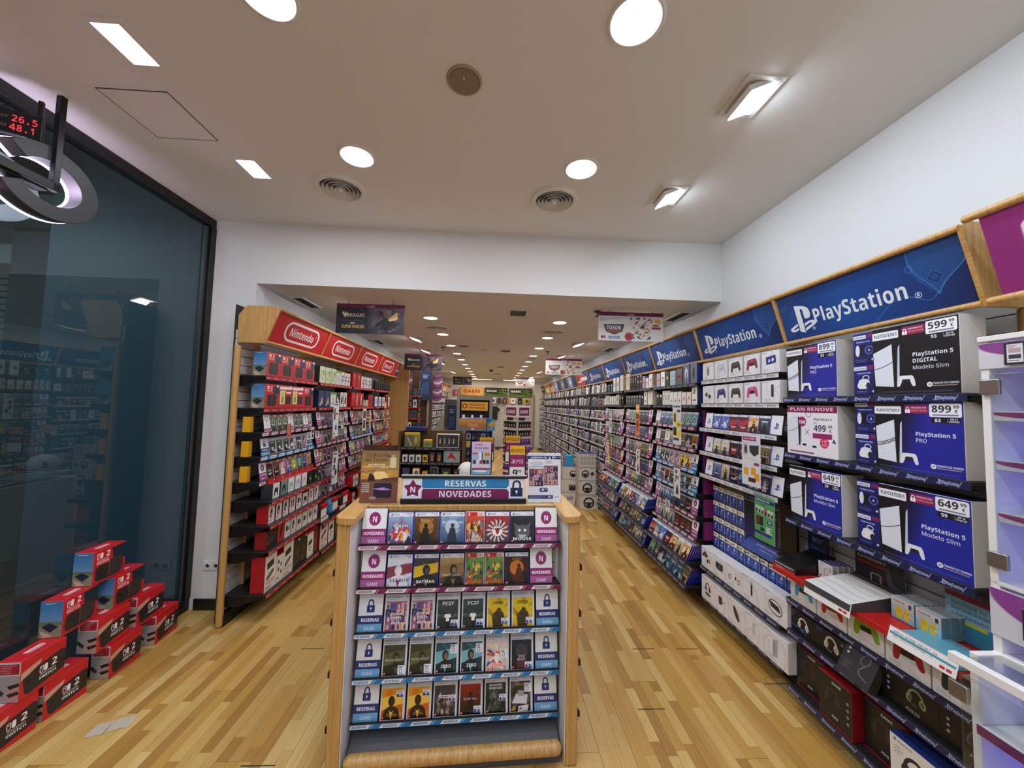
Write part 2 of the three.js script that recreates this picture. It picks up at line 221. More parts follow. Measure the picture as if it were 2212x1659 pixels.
function cover(id, c) {
  const r = seeded(coverSeed += 7);
  c.rect = coverAtlas.add(CW, CH, (g, w, h) => {
    if (c.plat === 'ps5' || c.plat === 'ps4') {
      fill(g, c.plat === 'ps5' ? '#eceef1' : '#16328f', -2, -2, w + 4, h); const b = h * 0.13; const k = c.plat === 'ps5' ? '#22252c' : '#fff';
      psMark(g, w * 0.12, b * 0.52, b * 0.62, k); text(g, c.plat === 'ps5' ? 'PS5' : 'PS4', w * 0.2, b * 0.54, b * 0.6, k, { align: 'left', weight: '', width: w * 0.24 }); fill(g, '#c9b7c2', w * 0.66, b * 0.2, w * 0.28, b * 0.26); fill(g, '#a9b2c0', w * 0.8, b * 0.58, w * 0.14, b * 0.2);
      artwork(g, 0, b, w, h - b, c, r);
    } else if (c.plat === 'sw') {
      artwork(g, 0, 0, w, h, c, r); const b = h * 0.14; fill(g, '#d4141e', -2, -2, w * 0.62, b); fill(g, '#eee6e6', w * 0.62, -2, w * 0.4, b); swMark(g, w * 0.16, b * 0.5, b * 0.7, '#fff'); lines(g, '#c7576a', w * 0.66, b * 0.25, w * 0.28, 2, b * 0.3, 3, r);
    } else if (c.plat === 'xb') { artwork(g, 0, 0, w, h, c, r); fill(g, '#1d8a2b', -2, -2, w + 4, h * 0.09); disc(g, '#fff', w * 0.1, h * 0.045, h * 0.028); }
    else if (c.plat === 'res') {
      fill(g, '#d3d8dd', -2, -2, w + 4, h + 4); disc(g, '#2e4f8f', w * 0.07, h * 0.075, w * 0.022); text(g, 'RESÉRVALO', w * 0.11, h * 0.078, h * 0.075, '#54749c', { align: 'left', width: w * 0.58 }); text(g, c.day ?? '19', w * 0.89, h * 0.072, h * 0.085, '#54749c', { weight: '' }); lines(g, '#8895a5', w * 0.08, h * 0.135, w * 0.5, 1, 1, 2, r);
      const x = w * 0.05, y = h * 0.19, aw = w * 0.86, ah = h * 0.79; artwork(g, x, y, aw, ah, c, r);
      if (c.price) tagPrice(g, w, h, w * 0.62, h * (c.py ?? 0.74), c.price);
      if (c.gift) { g.fillStyle = '#eef1f6'; rrect(g, w * 0.64, h * (c.py ?? 0.7), w * 0.3, h * 0.24, 3); g.fill(); lines(g, '#55609a', w * 0.67, h * (c.py ?? 0.7) + 4, w * 0.2, 2, 5, 2.5, r); g.strokeStyle = '#333a66'; g.lineWidth = 1.6; g.strokeRect(w * 0.72, h * (c.py ?? 0.7) + h * 0.11, w * 0.1, h * 0.09); }
    }
  });
  covers[id] = c; return c;
}
// cards that head the rows
function card(id, look, draw) { covers[id] = { rect: coverAtlas.add(CW, CH, draw), look, card: true, plat: 'card' }; }
card('nov', 'purple and white new-releases card', (g, w, h) => { fill(g, '#eef0f0', -2, -2, w + 4, h + 4); seal(g, w / 2, h * 0.29, w * 0.26, '#93266f'); fill(g, '#93266f', -2, h * 0.57, w + 4, h * 0.23); text(g, 'NOVEDADES', w / 2, h * 0.69, h * 0.125, '#fff', { width: w * 0.86 }); fill(g, '#a85b95', -2, h * 0.8, w + 4, h * 0.24); text(g, 'GAME', w / 2, h * 0.9, h * 0.125, '#f4e8f0', { weight: '', width: w * 0.46 }); });
card('lock', 'blue and white padlock card', (g, w, h) => { fill(g, '#e6e8ea', -2, -2, w + 4, h + 4); padlock(g, w / 2, h * 0.32, h * 0.3, '#223170', '#fff'); fill(g, '#223170', -2, h * 0.57, w + 4, h * 0.22); text(g, 'RESERVAS', w / 2, h * 0.685, h * 0.115, '#fff', { width: w * 0.74 }); fill(g, '#6ba6d2', -2, h * 0.79, w + 4, h * 0.24); text(g, 'GAME', w / 2, h * 0.9, h * 0.12, '#e4f0fa', { weight: '', width: w * 0.46 }); });
card('ps', 'white card with blue emblem', (g, w, h) => { fill(g, '#e9ebf0', -2, -2, w + 4, h + 4); psMark(g, w * 0.5, h * 0.56, w * 0.46, '#1f2f86'); });
for (let i = 1; i <= 5; i++) card('top' + i, 'white ranking card ' + ['one', 'two', 'three', 'four', 'five'][i - 1], (g, w, h) => { fill(g, '#eceae8', -2, -2, w + 4, h + 4); text(g, 'TOP', w / 2, h * 0.12, h * 0.15, '#8a2350', { width: w * 0.6 }); text(g, String(i), w / 2, h * 0.5, h * 0.5, '#33405e', { weight: '' }); fill(g, '#8a2a62', w * 0.06, h * 0.82, w * 0.88, h * 0.14); text(g, 'GAME', w / 2, h * 0.89, h * 0.1, '#e8d3e0'); });

// titles the photograph lets one read
cover('tokon', { plat: 'ps5', look: 'crowded blue and red fighters cover', title: 'TŌKON', motif: 'crowd', pal: ['#9fb6d8', '#394a86', '#c23a4a', '#e8e4ee', '#2d3f8c', '#f2a13a', '#7d8fb8', '#20253f'], ty: 0.34, ts: 0.13, tc: '#f4f2f2', to: '#222' });
cover('beast', { plat: 'ps5', look: 'ochre forest beast cover', title: 'BEAST', motif: 'figure', pal: ['#6b4a1c', '#2a1c0c', '#a8742a', '#15100b'], ty: 0.14, ts: 0.13, tc: '#caa260', tw: 0.7 });
cover('flag', { plat: 'ps5', look: 'blue hooded captain cover', title: 'BLACK FLAG', motif: 'figure', pal: ['#88a8c8', '#2c4668', '#b8cad8', '#23303f'], ty: 0.22, ts: 0.1, tc: '#e8eef2', tf: 'serif' });
cover('starfox', { plat: 'sw', look: 'orange space team cover', title: 'STARFOX', motif: 'crowd', pal: ['#e0582a', '#7a2418', '#f2ac4c', '#c9c2bc', '#6b7a8a', '#3a2a2a'], ty: 0.9, ts: 0.13, tc: '#f6f2f0', to: '#5a1a14' });
cover('cult', { plat: 'ps5', look: 'red and white cult emblem cover', title: 'CULT|LAMB', motif: 'emblem', pal: ['#b02a34', '#4a3a3a', '#d8d2d0', '#f2ece8', '#a8202c'], ty: 0.42, ts: 0.1, tc: '#181414' });
cover('mouse', { plat: 'ps5', look: 'black and white cartoon cover', title: 'MOUSE', motif: 'monster', pal: ['#26282a', '#0d0e10', '#5a5c5e', '#e8e8e8', '#bdbdbd'], ty: 0.86, ts: 0.17, tc: '#f2f2f2' });
cover('elliot', { plat: 'ps5', look: 'pale watercolour cover', title: 'ELLIOT', motif: 'bust', pal: ['#e9edf2', '#b8c4d4', '#8a3a48', '#d9dde6', '#f0e2da'], ty: 0.76, ts: 0.15, tc: '#1c2c48', tf: 'serif' });
cover('brick', { plat: 'ps5', look: 'black toy hero cover', title: 'BATMAN', motif: 'bust', pal: ['#3a3c44', '#14151a', '#d8b21c', '#1b1c22', '#4a4a52'], ty: 0.83, ts: 0.13, tc: '#eef0f2', to: '#1a1a1a' });
cover('first', { plat: 'ps5', look: 'bronze agent cover', title: 'FIRST LIGHT', motif: 'bust', pal: ['#b8975a', '#3a2c1a', '#8a6c3a', '#1f1b18', '#8a6a50'], ty: 0.62, ts: 0.1, tc: '#e8dcc4', tb: '' });
cover('raid', { plat: 'sw', look: 'jungle party cover', title: 'RAIDERS', motif: 'crowd', pal: ['#7aa84a', '#2e4a26', '#c4342c', '#4fa04a', '#e8c24a', '#26333a', '#8a5a3a'], ty: 0.9, ts: 0.13, tc: '#f08a3a', to: '#3a1c10' });
cover('saros', { plat: 'ps5', look: 'dark amber idol cover', title: 'SAROS', motif: 'figure', pal: ['#3a1c12', '#1a0c08', '#c8742a', '#4a1e10'], ty: 0.08, ts: 0.1, tc: '#d8a45a', tw: 0.8, tb: '' });
cover('gta', { plat: 'res', look: 'pink and violet comic panels sheet', title: 'grand|theft|auto', motif: 'panels', pal: ['#b8788c', '#4a3a62', '#d8a0b0', '#6a4a8a', '#4a5a92', '#e8b894', '#2a2438', '#8a5a74'], ty: 0.58, ts: 0.15, tc: '#f8f4f2', to: '#5a2c4a', tw: 0.56, day: '19' });
cover('fc', { plat: 'res', look: 'footballer in white shirt sheet', title: 'FC27', motif: 'player', pal: ['#3c4a48', '#242e2c', '#5c6a66', '#eceeec'], ty: 0.13, ts: 0.17, tc: '#f2f4f2', tw: 0.6, day: '25', price: '9' });
cover('wolf', { plat: 'res', look: 'yellow sheet with dark clawed fighter', title: 'LOBEZNO', motif: 'slash', pal: ['#e8c81c', '#d8b010', '#5a4a14', '#3a3020', '#4a3a1c'], ty: 0.16, ts: 0.15, tc: '#1c1810', tw: 0.56, day: '15', price: '29' });
cover('reson', { plat: 'res', look: 'dark olive portrait sheet', title: 'RESONANCE', motif: 'bust', pal: ['#4a4c34', '#1c1e16', '#5a5a3c', '#26281e', '#6a5c48'], ty: 0.5, ts: 0.1, tc: '#d8d4c0', tf: 'serif', tb: '', day: '27', gift: 1, py: 0.72 });
cover('zero', { plat: 'res', look: 'teal heroes sheet', title: 'ZERO', motif: 'bust', pal: ['#2a5a66', '#0f2830', '#7ab8c0', '#16242a', '#8a6a58'], ty: 0.78, ts: 0.15, tc: '#f0f4f4', tw: 0.5, day: '27', gift: 1, py: 0.24 });
cover('ninja', { plat: 'res', look: 'orange and white fighter sheet', title: 'STORM', motif: 'splash', pal: ['#e8d8c8', '#c8b8a8', '#e0562a', '#f4ece4', '#2a4a8a', '#d83a2a'], ty: 0.84, ts: 0.15, tc: '#e84a1c', to: '#fff', day: '28', gift: 1, py: 0.42 });
cover('relic', { plat: 'res', look: 'dark blue stranger sheet', title: 'THE|RELIC', motif: 'figure', pal: ['#26303c', '#0e141c', '#3a4654', '#5a3230'], ty: 0.62, ts: 0.1, tc: '#b8c4d0', tf: 'serif', day: '31', price: '29', py: 0.78 });
cover('dawn', { plat: 'res', look: 'orange sunset warrior sheet', title: 'DAWN', motif: 'bust', pal: ['#f0a01c', '#b83a18', '#f4c84a', '#2a1c16', '#3a2418'], ty: 0.85, ts: 0.1, tc: '#b8842c', day: '3', price: '19', py: 0.26 });
cover('squad', { plat: 'res', look: 'brown battle squad sheet', title: '', motif: 'crowd', pal: ['#4a4240', '#221e1e', '#6a5c56', '#8a7a6c', '#302a2a', '#a89a8c'], day: '6', price: '29', py: 0.44 });
cover('hill', { plat: 'res', look: 'black sheet with red top band', title: 'SILENT HILL', motif: 'figure', pal: ['#a82418', '#14100e', 'rgba(0,0,0,0)', '#14100e'], ty: 0.5, ts: 0.09, tc: '#e8e2de', tb: '', day: '24', price: '24', py: 0.76 });
cover('warf', { plat: 'res', look: 'green-black soldiers sheet', title: 'MODERN|WARFARE', motif: 'crowd', pal: ['#26302a', '#0f1412', '#3a4a40', '#1c2420', '#4e5c50', '#6a7468'], ty: 0.14, ts: 0.1, tc: '#dfe6e0', day: '23', price: '29', py: 0.5 });
cover('retro', { plat: 'res', look: 'white retro console sheet', title: 'NEOGEO', motif: 'device', pal: ['#3a3432', '#1e1a1a', '#d8d6da', '#a4a0a8', '#b8942c'], ty: 0.12, ts: 0.09, tc: '#c8a24a', tf: 'serif', day: '12', gift: 1, py: 0.24 });
// boxed games on the blue-signed wall and the red-signed wall
const P5 = [
  ['bot', 'white robot', 'ASTRO|BOT', 'splash', ['#5a6ab8', '#3a4a9a', '#8aa4e0', '#e8eef8', '#2a3a86'], '#f4f8ff'], ['web', 'red masked hero', '', 'bust', ['#4a1c24', '#1c1014', '#b82a34', '#8a1c28', '#c43a3a']], ['dusk', 'dusk profile', '', 'bust', ['#e8a860', '#a85a34', '#f0c890', '#2a1c1c', '#1c1414'], '#f0d8b0'],
  ['night', 'night-blue stranger', '', 'figure', ['#3c4456', '#1c2230', '#5a6478', '#14181f']], ['yotei', 'pale rider', '', 'rider', ['#e2dcc6', '#c9bf9e', '#8a8262', '#2c2a24'], '#3a3a30'], ['rev', 'red-black creature', '', 'monster', ['#2a2426', '#141214', '#8a2a2c', '#d8cfcf', '#b83a34']],
  ['race', 'blue race-car', 'GT', 'splash', ['#1c1e28', '#0f1016', '#2a6ac8', '#c8302c', '#e8eaf0'], '#f2f2f4'], ['snow', 'violet snow travellers', '', 'city', ['#7a86b4', '#4a5684', '#5a668c', '#2a3250', '#8a96c0']], ['jin', 'ivory swordsman', '', 'figure', ['#d8d2b4', '#8a845e', '#b0a884', '#26261c'], '#4a4636'],
  ['miles', 'black and red hero', '', 'splash', ['#2a2c38', '#14151e', '#b83440', '#1c1c26', '#e0a04a']], ['death', 'teal stranding', '', 'bust', ['#2a4650', '#142228', '#5a9aa8', '#1a2a30', '#c8705a']], ['rift', 'turquoise adventurers', '', 'crowd', ['#4a8aa0', '#2a4a6a', '#e0b04a', '#5ab0c8', '#d86a3a', '#e8e0d0']],
  ['demon', 'dark armoured knight', '', 'figure', ['#3a3642', '#181620', '#6a5a7a', '#c8c4d0']], ['castle', 'grey-blue ranks', '', 'city', ['#7c94b8', '#44608a', '#5a749c', '#2c3c58', '#9cb0cc']], ['wing', 'green winged idol', '', 'emblem', ['#7aa09c', '#4a6a68', '#a8c4c0', '#2a3a3a', '#d8e4e0']],
  ['wood', 'dark woodland', '', 'figure', ['#4a5452', '#242c2a', '#6a7672', '#1a201e']], ['toy', 'yellow block toy', '', 'monster', ['#e8d424', '#5a9ac0', '#3a6a8a', '#f0e88a', '#c83a2a'], '#c8302c'], ['gold', 'golden horizon', '', 'city', ['#9a8450', '#3a3424', '#c8a858', '#1c1a14', '#e8c870']],
  ['fog', 'grey fog-bound town', '', 'figure', ['#b0b4b4', '#7a8082', '#c8cccc', '#3a3e40'], '#2a2c2e'], ['ember', 'ember-lit temple', '', 'emblem', ['#3a2418', '#1a100c', '#8a4a20', '#2a180e', '#c87a34']], ['violet', 'violet twin heroes', '', 'bust', ['#6a6494', '#3a3660', '#8a86b0', '#26243c', '#b8a8a8']],
  ['steel', 'steel-grey soldiers', '', 'crowd', ['#6a7076', '#34383e', '#8a9096', '#4a4e54', '#a8acb0', '#24262a']], ['green', 'green meadow', '', 'rider', ['#9ac0a8', '#5a8a6c', '#4a7a4a', '#2a3a2c']], ['rosy', 'rose-pink duel', '', 'splash', ['#c88a9a', '#7a4a62', '#e8c0c8', '#4a2a3c', '#f0e4e8']],
];
for (const [id, look, title, motif, pal, tc] of P5) cover(id, { plat: 'ps5', look: look + ' cover', title, motif, pal, tc, ty: 0.74, ts: 0.15 });
const S1 = [
  ['s_war', 'green armoured', 'figure', ['#6a7a66', '#34402e', '#98a88c', '#20261c']], ['s_park', 'misty island', 'city', ['#7a9090', '#3a5050', '#5a7470', '#24302e', '#c8d0c8']], ['s_blue', 'bright blue friends', 'crowd', ['#8ab4e0', '#4a74b0', '#f0d04a', '#e0e8f0', '#d84a3a', '#3a4a8a']], ['s_spook', 'black-and-white ghost', 'monster', ['#2e2c2e', '#121214', '#4a4a4c', '#f0f0f0', '#8a8a8a']],
  ['s_brown', 'brown explorer', 'figure', ['#5a4a3a', '#28201a', '#8a705a', '#1c1612']], ['s_rose', 'crimson maiden', 'bust', ['#c04a5a', '#5a2430', '#e8a0a8', '#f0e4e0', '#e8c8b8']], ['s_duo', 'blue-white duo', 'splash', ['#6a84c0', '#34448a', '#e8e8f4', '#c83a4a', '#f0c04a']], ['s_leaf', 'yellow-green sprite', 'monster', ['#b8c44a', '#6a8a34', '#d8d86a', '#3a4a1c', '#f0f0c0']],
  ['s_kart', 'rainbow racers', 'crowd', ['#6a9ac0', '#8a5aa0', '#e8443a', '#4ab04a', '#f0d03a', '#e88ac0']], ['s_moon', 'lilac moon', 'city', ['#9a84b8', '#54447a', '#6a5a90', '#2c2444', '#d8c8e8']], ['s_oct', 'gold tale', 'emblem', ['#c8a050', '#5a4020', '#e8c880', '#3a2814', '#f0e0b0']], ['s_dino', 'teal dinosaur', 'monster', ['#3a8a8a', '#1c4a4e', '#5ab0a8', '#f0f0e0', '#e8a04a']],
];
for (const [id, look, motif, pal] of S1) cover(id, { plat: 'sw', look: look + ' cover', title: '', motif, pal });
const FILL = [['#8a3a3a', '#3a1c1c', '#c86a5a', '#241414', '#e0a080'], ['#3a4a7a', '#1c2444', '#6a84b8', '#12162a', '#a8b8e0'], ['#4a6a4a', '#24361e', '#7a9a6a', '#161e12', '#b0c8a0'], ['#c8c4bc', '#8a867e', '#e8e4dc', '#3a3834', '#5a6a8a'], ['#2a2a30', '#121216', '#5a5a66', '#c8c8d0', '#8a2a34'], ['#b8783a', '#5a3418', '#e0b070', '#2a1a10', '#f0d8a8'], ['#6a4a7a', '#30203c', '#a080b0', '#1c1224', '#d0b8e0'], ['#4a8a9a', '#1e4450', '#88c0cc', '#10242a', '#d0e8ec']];
const FILLNAME = ['maroon', 'navy', 'forest-green', 'stone-grey', 'charcoal', 'amber', 'plum', 'sea-blue'], FM = ['figure', 'bust', 'crowd', 'splash', 'city', 'emblem', 'monster', 'rider'];
const anyPs = [], anySw = [];
for (let i = 0; i < 32; i++) { const m = FM[(i * 3 + (i >> 3)) % 8]; const id = 'q' + i; cover(id, { plat: i % 8 === 6 ? 'ps4' : 'ps5', look: FILLNAME[i % 8] + ' ' + { figure: 'lone figure', bust: 'portrait', crowd: 'battle', splash: 'starburst', city: 'skyline', emblem: 'crest', monster: 'creature', rider: 'horseman' }[m] + ' cover', title: '', motif: m, pal: FILL[i % 8] }); anyPs.push(id); }
for (let i = 0; i < 20; i++) { const m = FM[(i * 5 + (i >> 2)) % 8]; const id = 'w' + i; cover(id, { plat: 'sw', look: FILLNAME[(i + 3) % 8] + ' ' + { figure: 'traveller', bust: 'face', crowd: 'party', splash: 'burst', city: 'town', emblem: 'shield', monster: 'critter', rider: 'knight' }[m] + ' cover', title: '', motif: m, pal: FILL[(i + 3) % 8] }); anySw.push(id); }
for (const p of P5) anyPs.push(p[0]); for (const p of S1) anySw.push(p[0]);
// ------------------------------------------------------------------ carton prints
const B = {};                                                      // id -> { rect, w, h, d, side, top, look }
const bx = (id, w, h, d, look, px, draw, side = '#e9eaec', top = side) => { B[id] = { rect: boxAtlas.add(px, Math.round(px * h / w), draw), w, h, d, look, side: boxAtlas.swatch(side), top: boxAtlas.swatch(top) }; };
function priceTag(g, x, y, s, euro, month) { g.fillStyle = '#f2f3f5'; rrect(g, x, y, s * 0.98, s * 0.5, s * 0.06); g.fill(); text(g, euro, x + s * 0.38, y + s * 0.2, s * 0.36, '#23283c', { width: s * 0.62 }); text(g, '99', x + s * 0.82, y + s * 0.12, s * 0.16, '#23283c'); text(g, '€', x + s * 0.82, y + s * 0.28, s * 0.16, '#23283c'); lines(g, '#7a7f92', x + s * 0.1, y + s * 0.4, s * 0.78, 1, 1, s * 0.05, () => 1); fill(g, '#14161e', x + s * 0.06, y + s * 0.52, s * 0.88, s * 0.2); text(g, month, x + s * 0.26, y + s * 0.62, s * 0.18, '#fff'); text(g, 'EN 12', x + s * 0.75, y + s * 0.58, s * 0.085, '#fff'); text(g, 'CUOTAS', x + s * 0.75, y + s * 0.67, s * 0.085, '#fff'); fill(g, '#fff', x + s * 0.56, y + s * 0.55, s * 0.01, s * 0.14); }
function consoleFront(price, month, names, c1, c2, split, corner = 0) {
  return (g, w, h) => {
    const k = g.createLinearGradient(0, 0, w, h * 0.3); k.addColorStop(0, c1); k.addColorStop(0.32, c1); k.addColorStop(0.62, c2); k.addColorStop(1, c2); g.fillStyle = k; g.fillRect(-2, -2, w + 4, h + 4);
    g.fillStyle = '#eef0f2'; rrect(g, -6, h * 0.06, w * 0.36, h * 0.115, 6); g.fill(); text(g, 'PLAYSTATION 5', w * 0.175, h * 0.12, h * 0.065, '#22346e', { width: w * 0.3 });
    g.fillStyle = '#8e1f5e'; rrect(g, w * 0.385, h * 0.04, w * 0.265, h * 0.12, 5); g.fill(); padlock(g, w * 0.42, h * 0.11, h * 0.075, '#fff', '#8e1f5e'); text(g, 'PREGUNTA POR', w * 0.545, h * 0.08, h * 0.032, '#f3dbe6', { width: w * 0.17 }); text(g, 'NUESTRO SEGURO', w * 0.55, h * 0.12, h * 0.032, '#f0a050', { width: w * 0.18 });
    priceTag(g, w * 0.66, h * 0.02, w * 0.33, price, month);
    tower(g, w * 0.18, h * 0.58, h * 0.62, split, '#0d0e14'); pad(g, w * 0.42, h * 0.8, h * 0.22, '#e6ebf4', '#22242c');
    names.forEach((t, i) => text(g, t, w * 0.5, h * (0.45 + i * 0.09), h * 0.075, '#e8eaf4', { align: 'left', weight: i && t !== 'DIGITAL' ? '' : 'bold' }));
    disc(g, '#eceef4', w * 0.685, h * 0.875, h * 0.034); text(g, '25', w * 0.685, h * 0.875, h * 0.035, '#23283c'); text(g, 'FINANCIA TUS COMPRAS', w * 0.85, h * 0.862, h * 0.036, '#e8eaf2', { width: w * 0.26 }); fill(g, '#b89a94', w * 0.72, h * 0.887, w * 0.24, h * 0.012); lines(g, '#5f668f', w * 0.05, h * 0.955, w * 0.9, 2, h * 0.014, 1.4, () => 0.95);
  };
}
bx('slimDigital', 0.354, 0.33, 0.118, 'black front with the 599 price', 372, consoleFront('599', '55', ['PlayStation 5', 'DIGITAL', 'Modelo Slim'], '#0e0f13', '#0f1016', 1), '#dbd6cf', '#1a2558');
bx('pro', 0.356, 0.32, 0.118, 'blue front with the 899 price', 372, consoleFront('899', '83', ['PlayStation 5', 'PRO'], '#0c0d14', '#20269a', 3), '#dbd6cf', '#1a2558');
bx('slim', 0.358, 0.335, 0.13, 'blue front with the 649 price', 372, consoleFront('649', '59', ['PlayStation 5', 'Modelo Slim'], '#0c0d18', '#1f2a9c', 1), '#d9d6d0', '#1a2558');
bx('renove', 0.356, 0.30, 0.13, 'white front under a purple PLAN RENOVE band', 372, (g, w, h) => {
  fill(g, '#eceaf0', -2, -2, w + 4, h + 4); fill(g, '#7a1c52', -2, -2, w + 4, h * 0.14); text(g, 'PLAN RENOVE', w * 0.5, h * 0.065, h * 0.1, '#e8c8d8', { width: w * 0.88 }); tower(g, w * 0.17, h * 0.5, h * 0.62, 1);
  disc(g, '#98246a', w * 0.33, h * 0.32, h * 0.1); text(g, '150€', w * 0.33, h * 0.33, h * 0.1, '#fff', { width: h * 0.17 }); g.strokeStyle = '#33334a'; g.lineWidth = 3; g.beginPath(); g.arc(w * 0.46, h * 0.16, h * 0.06, 0, 7); g.stroke(); for (const k of [1, -1]) { g.beginPath(); g.moveTo(w * 0.39, h * (0.53 - k * 0.06)); g.lineTo(w * 0.47, h * (0.53 + k * 0.06)); g.stroke(); }
  text(g, 'PlayStation 5', w * 0.56, h * 0.26, h * 0.065, '#3a2a52', { align: 'left' }); text(g, 'por', w * 0.56, h * 0.33, h * 0.055, '#3a2a52', { align: 'left', weight: '' }); text(g, '499', w * 0.68, h * 0.44, h * 0.17, '#3a2a52'); text(g, '99', w * 0.87, h * 0.4, h * 0.08, '#3a2a52'); text(g, '€', w * 0.87, h * 0.48, h * 0.08, '#3a2a52'); fill(g, '#98246a', w * 0.54, h * 0.54, w * 0.36, h * 0.1);
  pad(g, w * 0.37, h * 0.78, h * 0.2, '#e9edf6'); pad(g, w * 0.57, h * 0.8, h * 0.2, '#e9edf6'); disc(g, '#d22a64', w * 0.76, h * 0.72, h * 0.1); text(g, '+ 2º', w * 0.76, h * 0.69, h * 0.07, '#fff'); lines(g, '#fff', w * 0.71, h * 0.74, h * 0.13, 2, h * 0.03, 2, () => 1); fill(g, '#8a4a78', w * 0.06, h * 0.93, w * 0.5, h * 0.03); poly(g, '#3a3a8a', [[w * 0.9, h * 0.7], [w * 0.93, h * 0.62], [w * 0.97, h * 0.71]]);
}, '#d9d6d0', '#d9d6d0');
const smallPs = (kind) => (g, w, h) => { grad(g, w, h, '#1c2a86', '#131b5c'); g.fillStyle = '#eef0f2'; rrect(g, -4, h * 0.06, w * 0.62, h * 0.12, 3); g.fill(); text(g, 'PLAYSTATION 5', w * 0.3, h * 0.125, h * 0.075, '#22346e', { width: w * 0.52 }); fill(g, '#8e1f5e', w * 0.64, h * 0.05, w * 0.4, h * 0.11); text(g, kind === 'vr' ? 'PlayStation VR2' : 'PlayStation Portal', w * 0.14, h * 0.28, h * 0.065, '#dfe3f4', { align: 'left', width: w * 0.62 }); if (kind === 'vr') { visor(g, w * 0.46, h * 0.64, w * 0.85); } else { fill(g, '#0f1326', w * 0.3, h * 0.38, w * 0.74, h * 0.36); g.strokeStyle = '#4a52c8'; g.lineWidth = w * 0.08; g.beginPath(); g.arc(w * 0.72, h * 0.56, w * 0.17, 0, 7); g.stroke(); disc(g, '#e2e6f0', w * 0.2, h * 0.56, w * 0.1, h * 0.19); poly(g, '#c8cce8', [[w * 0.66, h * 0.6], [w * 0.72, h * 0.5], [w * 0.78, h * 0.6]]); } lines(g, '#7a84c0', w * 0.1, h * 0.86, w * 0.5, 2, h * 0.05, 2, () => 1); disc(g, '#e4e8f4', w * 0.86, h * 0.87, w * 0.05); };
bx('portal', 0.118, 0.163, 0.1, 'navy box showing a handheld screen', 124, smallPs('portal'), '#1a2258'); bx('visor', 0.118, 0.163, 0.1, 'navy box showing a white visor', 124, smallPs('vr'), '#1a2258');
// white accessory cartons: pale diagonal ribbons, small emblem, picture of the product
function whiteBox(draw, r0) { return (g, w, h) => { fill(g, '#e8e9ed', -2, -2, w + 4, h + 4); const r = seeded(r0); for (let i = 0; i < 5; i++) { g.strokeStyle = '#dcdde3'; g.lineWidth = w * 0.09; g.beginPath(); g.arc(w * (0.2 + 0.8 * r()), h * (0.2 + 0.8 * r()), w * (0.3 + 0.3 * r()), r() * 6, r() * 6 + 2); g.stroke(); } psMark(g, w * 0.09, h * 0.07, h * 0.07, '#6b7078'); text(g, 'PlayStation', w * 0.14, h * 0.075, h * 0.045, '#8b9098', { align: 'left' }); fill(g, '#d9b9a4', w * 0.85, h * 0.05, w * 0.11, h * 0.02); draw(g, w, h); lines(g, '#a9adb6', w * 0.08, h * 0.82, w * 0.45, 3, h * 0.045, 1.6, r); }; }
const wb = (id, look, draw, w = 0.168, h = 0.155, d = 0.075) => bx(id, w, h, d, look, 128, whiteBox(draw, id.length * 37 + w * 1000 + id.charCodeAt(0)), '#d6d5d4', '#dfe0e4');
const padBox = (c, mid) => (g, w, h) => pad(g, w * 0.52, h * 0.45, w * 0.66, c, mid, -0.08);
wb('padBlack', 'black controller', padBox('#34382f')); wb('padRed', 'dark red controller', padBox('#9a2740', '#26262a')); wb('padLilac', 'pale lilac controller', padBox('#cfcde0', '#b8b6cc')); wb('padIndigo', 'indigo controller', padBox('#3a2f78', '#232330'));
wb('padCamo', 'camouflage controller', (g, w, h) => { pad(g, w * 0.52, h * 0.45, w * 0.66, '#34363a', '#232328'); for (let i = 0; i < 14; i++) disc(g, i % 2 ? '#4c4e54' : '#222428', w * (0.3 + 0.44 * ((i * 37) % 17) / 17), h * (0.34 + 0.1 * ((i * 23) % 11) / 11), w * 0.04, h * 0.025); }); wb('padPink', 'hot pink controller', padBox('#d6468c', '#222226'));
wb('side', 'grey console seen edge-on', (g, w, h) => { disc(g, '#7d827e', w * 0.5, h * 0.48, w * 0.12, h * 0.26); fill(g, '#4c504c', w * 0.44, h * 0.66, w * 0.12, h * 0.08); }); wb('tablet', 'handheld with a blue screen', (g, w, h) => { g.save(); g.translate(w * 0.54, h * 0.42); g.rotate(-0.1); disc(g, '#e3e5ea', -w * 0.3, 0, w * 0.08, h * 0.2); disc(g, '#e3e5ea', w * 0.3, h * 0.02, w * 0.09, h * 0.22); fill(g, '#232c78', -w * 0.28, -h * 0.18, w * 0.55, h * 0.36); disc(g, '#b8c0ea', -w * 0.1, h * 0.02, w * 0.07); poly(g, '#dfe4fa', [[w * 0.1, -h * 0.1], [w * 0.18, 0], [w * 0.08, h * 0.12], [w * 0.02, 0]]); g.restore(); });
wb('buds', 'black earbuds', (g, w, h) => { disc(g, '#26262a', w * 0.34, h * 0.5, w * 0.1, h * 0.13, 0.4); disc(g, '#26262a', w * 0.62, h * 0.62, w * 0.12, h * 0.13, -0.4); g.strokeStyle = '#c8c9cf'; g.lineWidth = 3; g.beginPath(); g.arc(w * 0.5, h * 0.36, w * 0.2, 3, 6.6); g.stroke(); }); wb('remote', 'slim black remote', (g, w, h) => { fill(g, '#2c2d31', w * 0.53, h * 0.18, w * 0.14, h * 0.56); disc(g, '#55575d', w * 0.6, h * 0.3, w * 0.03); });
const L2 = [0.2, 0.19, 0.11], L1 = [0.215, 0.22, 0.12];
